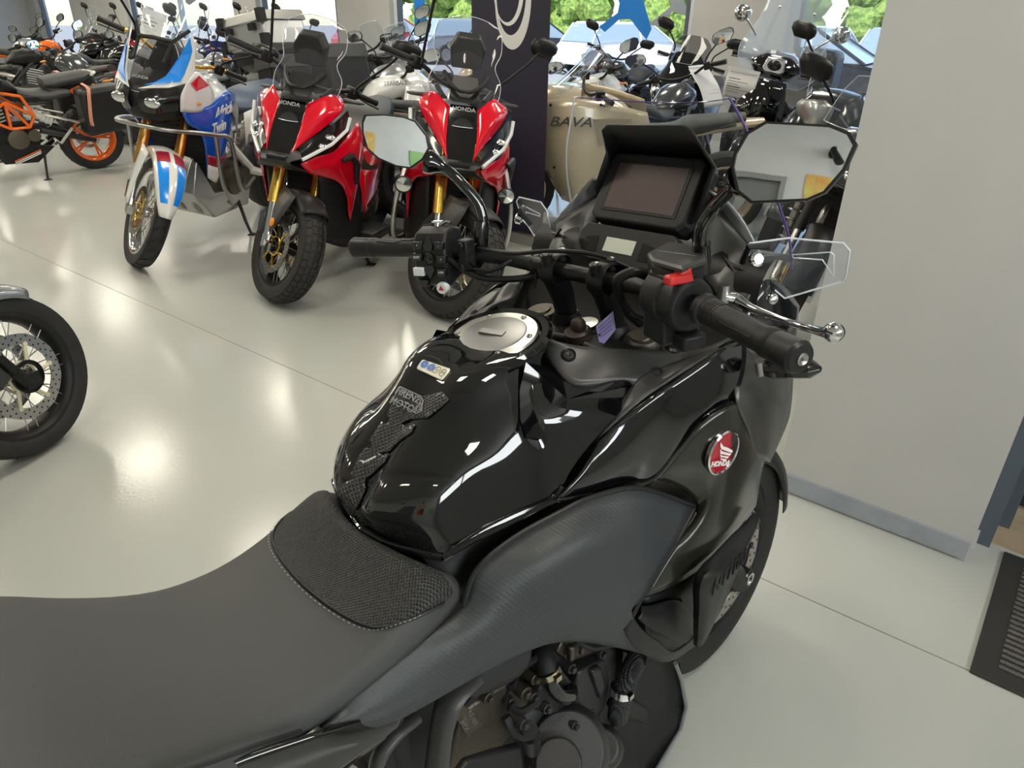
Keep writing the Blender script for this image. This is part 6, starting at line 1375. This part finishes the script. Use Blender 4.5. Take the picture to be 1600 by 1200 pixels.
HN = (NX, NY); HM = (-NX, -NY)
def gen(label, u, n, hd, col, kind, **k):
    """front wheel at room coordinates u, n; hd = +1 facing the windows, -1 facing the camera, or a vector"""
    h = HN if hd == 1 else HM if hd == -1 else hd; j = random.uniform(-.05, .05)
    return generic(label, h[0]+j, h[1]-j, None, col, kind, loc=at(u, n), **k)
g2 = gen('motorcycle with thin brown black seat and red tail, lying across behind the orange-framed one', -10.9, 4.1, (-.80, .60), M.dgrey, 'naked', seatc=M.brownseat, mz=1.2)
gen('grey naked motorcycle with broad shiny tank, behind the brown black seat', -8.95, 5.45, (.80, -.60), M.grey, 'naked', mz=1.22)
gen('glossy black motorcycle with dark seat, left of the grey tank', -12.2, 6.2, 1, M.gloss, 'naked', mz=1.24)
gen('black motorcycle with flat pointed tail, left of the glossy black tank', -13.3, 6.2, 1, M.piano, 'sport', mz=1.22)
gen('motorcycle with bright orange tank near the left edge', -14.6, 6.0, 1, M.orange, 'naked', mz=1.25)
gen('black motorcycle with silver tail, cut by the left edge above the orange-framed one', -11.6, 4.6, (.72, .69), M.black, 'naked', mz=1.22, tailc=M.silver)
gen('silver naked motorcycle left of the bright orange tank', -15.8, 6.1, 1, M.silver, 'naked', mz=1.25)
backs = [(-11.0, M.silver, 'sport', 'pale sport motorcycle in the back row, under the first window pier from the left edge', {}),
    (-12.1, M.black, 'adv', 'black adventure motorcycle with clear screen in the back row, left of the pale sport one', {}),
    (-13.2, M.navy, 'tour', 'navy touring motorcycle in the back row, behind the glossy black tank', {}),
    (-14.3, M.white, 'sport', 'white sport motorcycle in the back row, behind the bright orange tank', {}),
    (-15.5, M.dgrey, 'adv', 'dark grey adventure motorcycle with smoked screen in the back row, far left', dict(screen=M.smoke)),
    (-16.7, M.red, 'naked', 'red naked motorcycle in the back row, far left', {}),
    (-18.0, M.black, 'tour', 'black touring motorcycle, leftmost of the back row', {})]
for u, col, kind, lab, k in backs: gen(lab, u, 7.2, -1, col, kind, mz=1.46, tall=1.10, **k)
g3 = gen('grey touring motorcycle with tall screen and price sheet, left of the white and blue one', -8.3, 4.0, -1, M.silver, 'tour', scr=[(-.42, 1.56, .19, .06), (-.34, 1.40, .23, .09), (-.16, 1.12, .2, .1)], mz=1.4)
m = MB(); m.lathe([(.222, -.05), (.232, -.05), (.232, .05), (.222, .05)], (0, 0, .30), (0, 1, 0), 40); m.build('rim_stripe', M.whitep, g3, xf=steer_matrix(.35))
sheet(g3, (.02, .06, 1.26), .52, .46, (0, -.30, 0), label='creased white price sheet in a sleeve, hung left of the white and blue motorcycle', seed=3, name='price_sheet')
g4 = gen('black motorcycle with rounded black top case, behind the white and blue one', -6.45, 6.1, 1, M.black, 'adv', mz=1.2)
hull([(-1.50, 1.0, 1.30, .16, .20, .14), (-1.68, .98, 1.40, .22, .27, .19), (-1.92, .99, 1.37, .21, .25, .18), (-2.04, 1.04, 1.28, .15, .17, .12)], 4).build('top_case', M.black, g4, ang=60)
g5 = gen('adventure motorcycle with aluminium top box, behind the left red scooter', -5.62, 5.75, 1, M.silver, 'adv', mz=1.4)
case(g5, (-1.90, 0, 1.34), (.42, .64, .26), M.silver, 'top_box', M.alu)
for y in (-.18, .18): MB().box((-2.12, y, 1.36), (.03, .08, .05)).build('latch', M.black, g5)
for y in (-.31, .31):
    for z in (1.25, 1.43): MB().box((-2.10, y, z), (.06, .06, .10)).build('corner_guard', M.black, g5)
for s in (-1, 1): case(g5, (-1.5, s*.42, 1.0), (.46, .26, .38), M.dark, 'side_case', M.greyp)
gen('white touring motorcycle with narrow clear screen, right of the aluminium top box', -4.98, 5.15, 1, M.white, 'tour', mz=1.28, text_='TRANSALP')
gen('silver motorcycle with pale tail, between the two red scooters', -4.22, 5.35, 1, M.silver, 'naked', mz=1.28, tailc=M.beige)
gen('beige motorcycle by the middle window, left of the dark banner', -6.3, 7.8, 1, M.beige, 'tour', mz=1.25, screen=M.smoke)
gen('white sport motorcycle with DUCATI lettering and grey screen, right of the dark banner', -3.72, 6.42, 1, M.white, 'sport', mz=1.16, text_='DUCATI', scr=[(-.42, 1.22, .12, .05), (-.30, 1.13, .16, .09), (-.14, 1.00, .15, .1)], screen=M.smoke)
gn = gen('dark naked motorcycle with a price sheet, seen through the screen of the black tourer', -2.92, 6.5, 1, M.dgrey, 'naked', mz=1.26)
sheet(gn, (-.42, -.22, .95), .26, .36, (0, .5, 1.3), label='crumpled white price sheet on the dark naked motorcycle, seen through the tourer screen', seed=5)
gen('dark naked motorcycle by the window, left of the maxi scooter', -5.3, 7.9, -1, M.dgrey, 'naked', mz=1.3)
# beige tourer right of the banner
def beige():
    P = placed('large champagne beige touring motorcycle with broad side fairing, between banner and display', 'motorcycle', 'touring_motorcycle', -.97, .10, .10, at=((-.52, .32, .60), 915, 255))
    wheels(P, .30, .12, 1.55, .17, steer=.3, rim=M.beige); XF[0] = steer_matrix(.3); fork(P, 1, .30, col=M.black, top=.95); fender(P, .30, M.beige, 10, 150, .085); wbar(P, -.5, 1.05, .38); XF[0] = Matrix.Identity(4)
    eng(P); framebits(P); tankp(P, M.beige, z=1.0); seatp(P); tailp(P, col=M.beige); muffler(P); stand(P)
    hull([(-.02, .78, .86, .03, .05, .03), (-.10, .72, .98, .14, .20, .12), (-.25, .72, 1.06, .22, .27, .18), (-.46, .76, 1.04, .22, .28, .22)], 4).build('nose_fairing', M.beige, P, ang=60)
    for s in (-1, 1):
        m = MB(); m.grid([[V((-.14, s*.20, .98)), V((-.34, s*.29, 1.02)), V((-.62, s*.28, 1.0)), V((-.92, s*.22, .93))], [V((-.12, s*.20, .78)), V((-.32, s*.33, .80)), V((-.62, s*.32, .80)), V((-.94, s*.24, .80))], [V((-.22, s*.19, .52)), V((-.38, s*.31, .52)), V((-.60, s*.30, .50)), V((-.80, s*.22, .60))], [V((-.36, s*.16, .28)), V((-.46, s*.24, .28)), V((-.60, s*.24, .28)), V((-.72, s*.18, .36))]], 4, 4); sf = m.build('side_fairing', M.beige, P, solid=.005, ang=50)
        m = MB(); m.prism([V((-.55, s*.327, .90)), V((-.82, s*.285, .90)), V((-.74, s*.300, .76)), V((-.60, s*.325, .72))], (0, s*.003, 0)); m.build('air_vent', mat('shaded beige plastic', (.36, .31, .23), .5), sf, ang=None)  # shade of the vent hollow put into a darker beige
        text('BAVA', .09, onplane((-.40, s*.348, .88), (-s, 0, 0), (0, s*.05, 1)), M.greyp, P, ext=.002, bold=.001, shear=.3, sx=1.3)
        m = MB(); 
        for x, z in ((-.56, .56), (-.26, .98), (-.60, .99), (-.30, .56)): m.lathe([(.010, -.004), (.010, .004), (.001, .004)], (x, s*.31, z), (0, s, 0), 10)
        m.build('fairing_screws', M.black, sf)
        m = MB(); m.ball((-.08, s*.10, .86), (.05, .07, .05)); m.build('headlight', M.hl, P)
    shield(P, [(-.52, 1.30, .20, .08), (-.38, 1.16, .24, .1), (-.22, 1.02, .22, .1)], M.wind)
beige()
# maxi scooter
def maxi():
    P = placed('black maxi scooter with faceted nose before the window, left of the pillar', 'scooter', 'maxi_scooter', -.50, -.866, .12, loc=UN(-3.72, 7.0))
    wheels(P, .27, .12, 1.55, .15, .27, steer=.3); XF[0] = steer_matrix(.3); fork(P, 1, .27, col=M.black, top=.75); fender(P, .27, M.black, 10, 140); wbar(P, -.42, 1.08, .36); mirrors(P, -.32, 1.36, .36, base=(-.30, .2, 1.15)); XF[0] = Matrix.Identity(4)
    hull([(.06, .66, .72, .03, .04, .03), (-.02, .60, .84, .12, .17, .10), (-.14, .56, 1.02, .18, .27, .16), (-.30, .56, 1.18, .18, .27, .18), (-.42, .60, 1.16, .16, .22, .15)], 2).build('nose_fairing', M.gloss, P, ang=25)
    for s in (-1, 1):
        m = MB(); m.grid([[V((.02, s*.04, .80)), V((-.04, s*.15, .86)), V((-.16, s*.25, .94))], [V((.04, s*.05, .74)), V((-.02, s*.15, .77)), V((-.14, s*.26, .84))]], 3, 3); h_ = m.build('headlight', M.piano, P)
        m = MB(); m.ball((-.01, s*.10, .79), (.03, .035, .02)); m.ball((-.05, s*.16, .82), (.03, .03, .018)); m.build('lamp_lens', M.hl, h_)
        m = MB(); m.grid([[V((-.20, s*.27, .95)), V((-.42, s*.27, .9))], [V((-.22, s*.24, .60)), V((-.44, s*.24, .5))], [V((-.34, s*.2, .28)), V((-.5, s*.22, .22))]], 3, 3); m.build('leg_shield', M.gloss, P, solid=.005)
    hull([(-.40, .2, .50, .2, .24, .18), (-.9, .2, .60, .2, .24, .16), (-1.2, .35, .80, .16, .22, .14), (-1.8, .62, .88, .05, .10, .06)], 3).build('body', M.dgrey, P)
    seatp(P, -.66, -1.6, .78, .86, .17); shield(P, [(-.36, 1.34, .13, .04), (-.30, 1.24, .20, .08), (-.18, 1.08, .2, .1)], M.smoke); stand(P)
maxi()
# classic high-wheel scooter with a tall windshield
def sh():
    P = placed('black high-wheel scooter with very tall clear windshield, chrome mirrors and price sheet, before the pillar', 'scooter', 'scooter', -.55, -.83, .12, loc=UN(-2.28, 5.45)); P.scale = (1.08, 1.08, 1.08)
    wheels(P, .31, .10, 1.34, .12, .31, steer=.15, rim=M.alu); XF[0] = steer_matrix(.15); fork(P, 1, .31, col=M.black, top=.8, w=.07); fender(P, .31, M.gloss, 10, 150, .06)
    wbar(P, -.42, 1.10, .34); hull([(-.26, 1.04, 1.10, .06, .08, .05), (-.32, 1.00, 1.16, .12, .17, .11), (-.44, 1.02, 1.18, .13, .18, .12), (-.54, 1.05, 1.15, .08, .12, .08)], 3).build('handlebar_cowl', M.gloss, P)
    m = MB(); m.loft([[V((-.255, y, z)) for y, z in ((-.075, 1.07), (-.05, 1.05), (.05, 1.05), (.075, 1.07), (.06, 1.145), (-.06, 1.145))], [V((-.33, y*1.2, z)) for y, z in ((-.075, 1.06), (-.05, 1.04), (.05, 1.04), (.075, 1.06), (.06, 1.15), (-.06, 1.15))]]); h_ = m.build('headlight', M.chrome, P, bevel=.006)
    m = MB(); m.ball((-.258, 0, 1.10), (.012, .052, .035)); m.build('lens', M.piano, h_)
    mirrors(P, -.40, 1.36, .34, rnd=True, col=M.chrome, base=(-.42, .18, 1.16), size=1.1, stemcol=M.chrome)
    shield(P, [(-.52, 1.66, .16, .03), (-.48, 1.58, .21, .05), (-.40, 1.36, .23, .08), (-.33, 1.18, .30, .10), (-.30, 1.04, .27, .12), (-.29, 0.97, .20, .10)], M.hazy)
    for s in (-1, 1):
        m = MB(); m.tube([V((-.46, s*.12, 1.44)), V((-.36, s*.14, 1.15))], .006, 6); m.ball((-.455, s*.12, 1.44), .012, 8, 6); m.build('screen_strut', M.chrome, P)
    XF[0] = Matrix.Identity(4)
    m = MB(); m.grid([[V((-.26, -.14, 1.0)), V((-.20, 0, 1.01)), V((-.26, .14, 1.0))], [V((-.22, -.19, .80)), V((-.12, 0, .82)), V((-.22, .19, .80))], [V((-.26, -.21, .55)), V((-.15, 0, .55)), V((-.26, .21, .55))], [V((-.38, -.20, .30)), V((-.28, 0, .28)), V((-.38, .20, .30))]], 4, 4); m.build('front_shield', M.gloss, P, solid=.012)
    hull([(-.32, .20, .30, .12, .18, .14), (-.65, .18, .28, .14, .19, .16), (-.85, .25, .62, .14, .19, .14), (-1.2, .35, .78, .14, .19, .13), (-1.62, .60, .82, .06, .10, .06)], 3).build('body', M.gloss, P)
    seatp(P, -.72, -1.45, .80, .84, .15)
    m = MB(); m.box((-1.68, 0, 1.02), (.40, .40, .30), top=.85); m.build('top_case', M.black, P, bevel=.05); stand(P, -.8)
    sheet(P, (-.19, -.16, 1.02), .24, .20, (0, .05, 0), label='white price sheet taped to the windshield of the black scooter', seed=8, lines=8)
sh()
# touring scooter with upright clear screen at the right window
def tour_r():
    P = placed('dark scooter with wide upright clear screen and oval mirror, before the right-hand window', 'scooter', 'scooter', -.70, -.71, .12, loc=UN(-1.66, 4.95), group=None)
    wheels(P, .29, .12, 1.5, .15, .28, steer=.3); XF[0] = steer_matrix(.3); fork(P, 1, .29, top=.8); fender(P, .29, M.dgrey, 10, 140); XF[0] = Matrix.Identity(4)
    hull([(.0, .66, .74, .04, .06, .03), (-.08, .60, .92, .14, .20, .12), (-.22, .56, 1.06, .2, .27, .17), (-.42, .60, 1.08, .18, .25, .18), (-.50, .70, 1.0, .1, .16, .1)], 3).build('nose_fairing', M.piano, P)
    shield(P, [(-.52, 1.62, .17, .05), (-.44, 1.42, .23, .09), (-.30, 1.14, .25, .12), (-.22, 1.0, .2, .1)], M.wind)
    wbar(P, -.46, 1.10, .37); mirrors(P, -.40, 1.38, .38, base=(-.44, .2, 1.1)); hull([(-.4, .2, .5, .2, .24, .18), (-.9, .2, .60, .2, .24, .16), (-1.2, .35, .80, .16, .22, .14), (-1.7, .62, .88, .05, .10, .06)], 3).build('body', M.dgrey, P)
    seatp(P, -.66, -1.6, .78, .86, .17); m = MB(); m.ball((-.06, .12, .82), (.05, .08, .04)); m.ball((-.06, -.12, .82), (.05, .08, .04)); m.build('headlight', M.hl, P); stand(P)
tour_r()
gr_ = gen('dark touring motorcycle with pale top case and coil spring, low beside the right-hand pillar', -1.08, 3.5, -1, M.dgrey, 'tour', mz=1.18, guards=M.silver, scr=[(-.44, 1.25, .17, .05), (-.34, 1.15, .2, .09), (-.2, 1.03, .2, .1)])
case(gr_, (-1.75, 0, 1.12), (.42, .48, .28), M.grey, 'top_case', M.white)
m = MB()
for i in range(9): m.lathe([(.026, -.006), (.040, 0), (.026, .006)], (-.34, -.20, .42+i*.05), (-.2, 0, 1), 14)
m.tube([(-.34, -.20, .38), (-.42, -.20, .86)], .024, 10); m.build('coil_spring', M.steel, gr_)
# banner between the right red scooter and the beige tourer
bc = G(847, 386); ba = V((UX, UY, 0)); bw = .66
M.banner = mat('midnight banner fabric', (.022, .020, .040), .6)
def BP(a, z, d=0): return V((bc.x, bc.y, 0))-ba*a+V((0, 0, z))+V((NX, NY, 0))*d
m = MB(); m.loft([[BP(0, .08, 0), BP(bw, .08, 0), BP(bw, 2.1, 0), BP(0, 2.1, 0)], [BP(0, .08, .004), BP(bw, .08, .004), BP(bw, 2.1, .004), BP(0, 2.1, .004)]])
bo = m.build('roll_up_banner', M.banner, ang=None); prop(bo, 'dark roll-up banner with a white crescent ring, behind the right red scooter', 'banner')
m = MB(); m.loft([[BP(-.02, z, -.05), BP(bw+.02, z, -.05), BP(bw+.02, z, .06), BP(-.02, z, .06)] for z in (0, .085)]); m.build('base', M.alu, bo, bevel=.01)
m = MB(); m.loft([[BP(-.01, z, -.008), BP(bw+.01, z, -.008), BP(bw+.01, z, .012), BP(-.01, z, .012)] for z in (2.1, 2.13)]); m.build('top_rail', M.alu, bo)
m = MB(); K = 48; oc_ = (.300, 1.545); 
def el(rx, rz, cx, cz, d): return [BP(cx+rx*cos(2*pi*i/K), cz+rz*sin(2*pi*i/K), d) for i in range(K)]
A_ = el(.150, .29, .30, 1.57, -.002); B_ = el(.122, .235, .315, 1.60, -.002)
m.add(A_+B_, [(i, (i+1) % K, K+(i+1) % K, K+i) for i in range(K)]); m.build('ring_mark', M.whitep, bo, ang=None)
m = MB(); A_ = el(.125, .20, .335, 1.62, -.0025); B_ = el(.105, .175, .348, 1.615, -.0025); m.add(A_+B_, [(i, (i+1) % K, K+(i+1) % K, K+i) for i in range(K)]); m.build('ring_mark', M.letter, bo, ang=None)
# things on the back wall, seen in the mirrors
po_ = wallbox(.55, 1.72, .8, 1.1, noisemat('autumn poster print', (.55, .25, .05), (.55, .48, .12), 6, .5), 'poster')
prop(po_, 'autumn coloured poster of a rider on a red motorcycle, reflected in the right mirror', 'poster')
def PW(u, z, d=.024): return UN(.55+u*.8, N0+d, 1.72+z*.55)
m = MB(); m.prism([PW(-.35, -.75), (PW(.25, -.75)), PW(.35, -.2), PW(.1, .25), PW(-.15, .3), PW(-.3, 0)], UN(0, .001)); m.build('red_shape', M.red, po_, ang=None)
m = MB(); m.prism([PW(.0, -.35, .026), PW(.4, -.6, .026), PW(.42, .1, .026), PW(.2, .42, .026), PW(.02, .35, .026), PW(-.15, -.1, .026)], UN(0, .001)); m.build('rider_shape', M.ink, po_, ang=None)
m = MB(); m.ball(PW(.05, .55, .02), (.06, .015, .065)); m.build('helmet_shape', M.whitep, po_)
m = MB(); m.lathe([(.06, -.002), (.085, 0), (.085, .004), (.06, .004)], PW(-.3, -.72, .026), (NX, NY, 0), 20); m.build('wheel_shape', M.ink, po_)
gb = wallbox(2.3, 1.75, .9, .5, M.gtape, 'green_board'); prop(gb, 'plain green board on the back wall, reflected in the left mirror', 'board')
for u, lab in ((.42, 'black cylindrical spotlight on the back wall above the poster'), (-1.25, 'black cylindrical spotlight on the back wall left of the grey door')):
    o = empty('wall_spotlight', lab, 'spotlight', UN(u, N0+.02, 2.58), (0, 0, ROOMROT))
    m = MB(); m.cyl((0, 0, 0), (0, .03, 0), .06); m.cyl((0, .03, 0), (0, .10, -.02), .015); m.build('mount', M.black, o)
    m = MB(); m.cyl((-.02, .08, .05), (.05, .22, -.16), .045); m.build('lamp_head', M.black, o)
fr = MB()
for u0, u1, z0, z1 in ((-.95, -.88, 0, 2.1), (-.17, -.10, 0, 2.1), (-.95, -.10, 2.1, 2.17)): fr.loft([[UN(u0, N0, z), UN(u1, N0, z), UN(u1, N0+.10, z), UN(u0, N0+.10, z)] for z in (z0, z1)])
d2_ = struct('door_2', fr, mat('grey door frame', (.20, .205, .21), .5)); quad(-.88, -.17, N0+.002, N0+.03, 0, 2.1).build('leaf', mat('grey door', (.14, .145, .15), .5), d2_)
struct('trim_5', quad(.35, 1.6, N0, N0+.25, 2.38, HC), M.wallw) if 0 else None
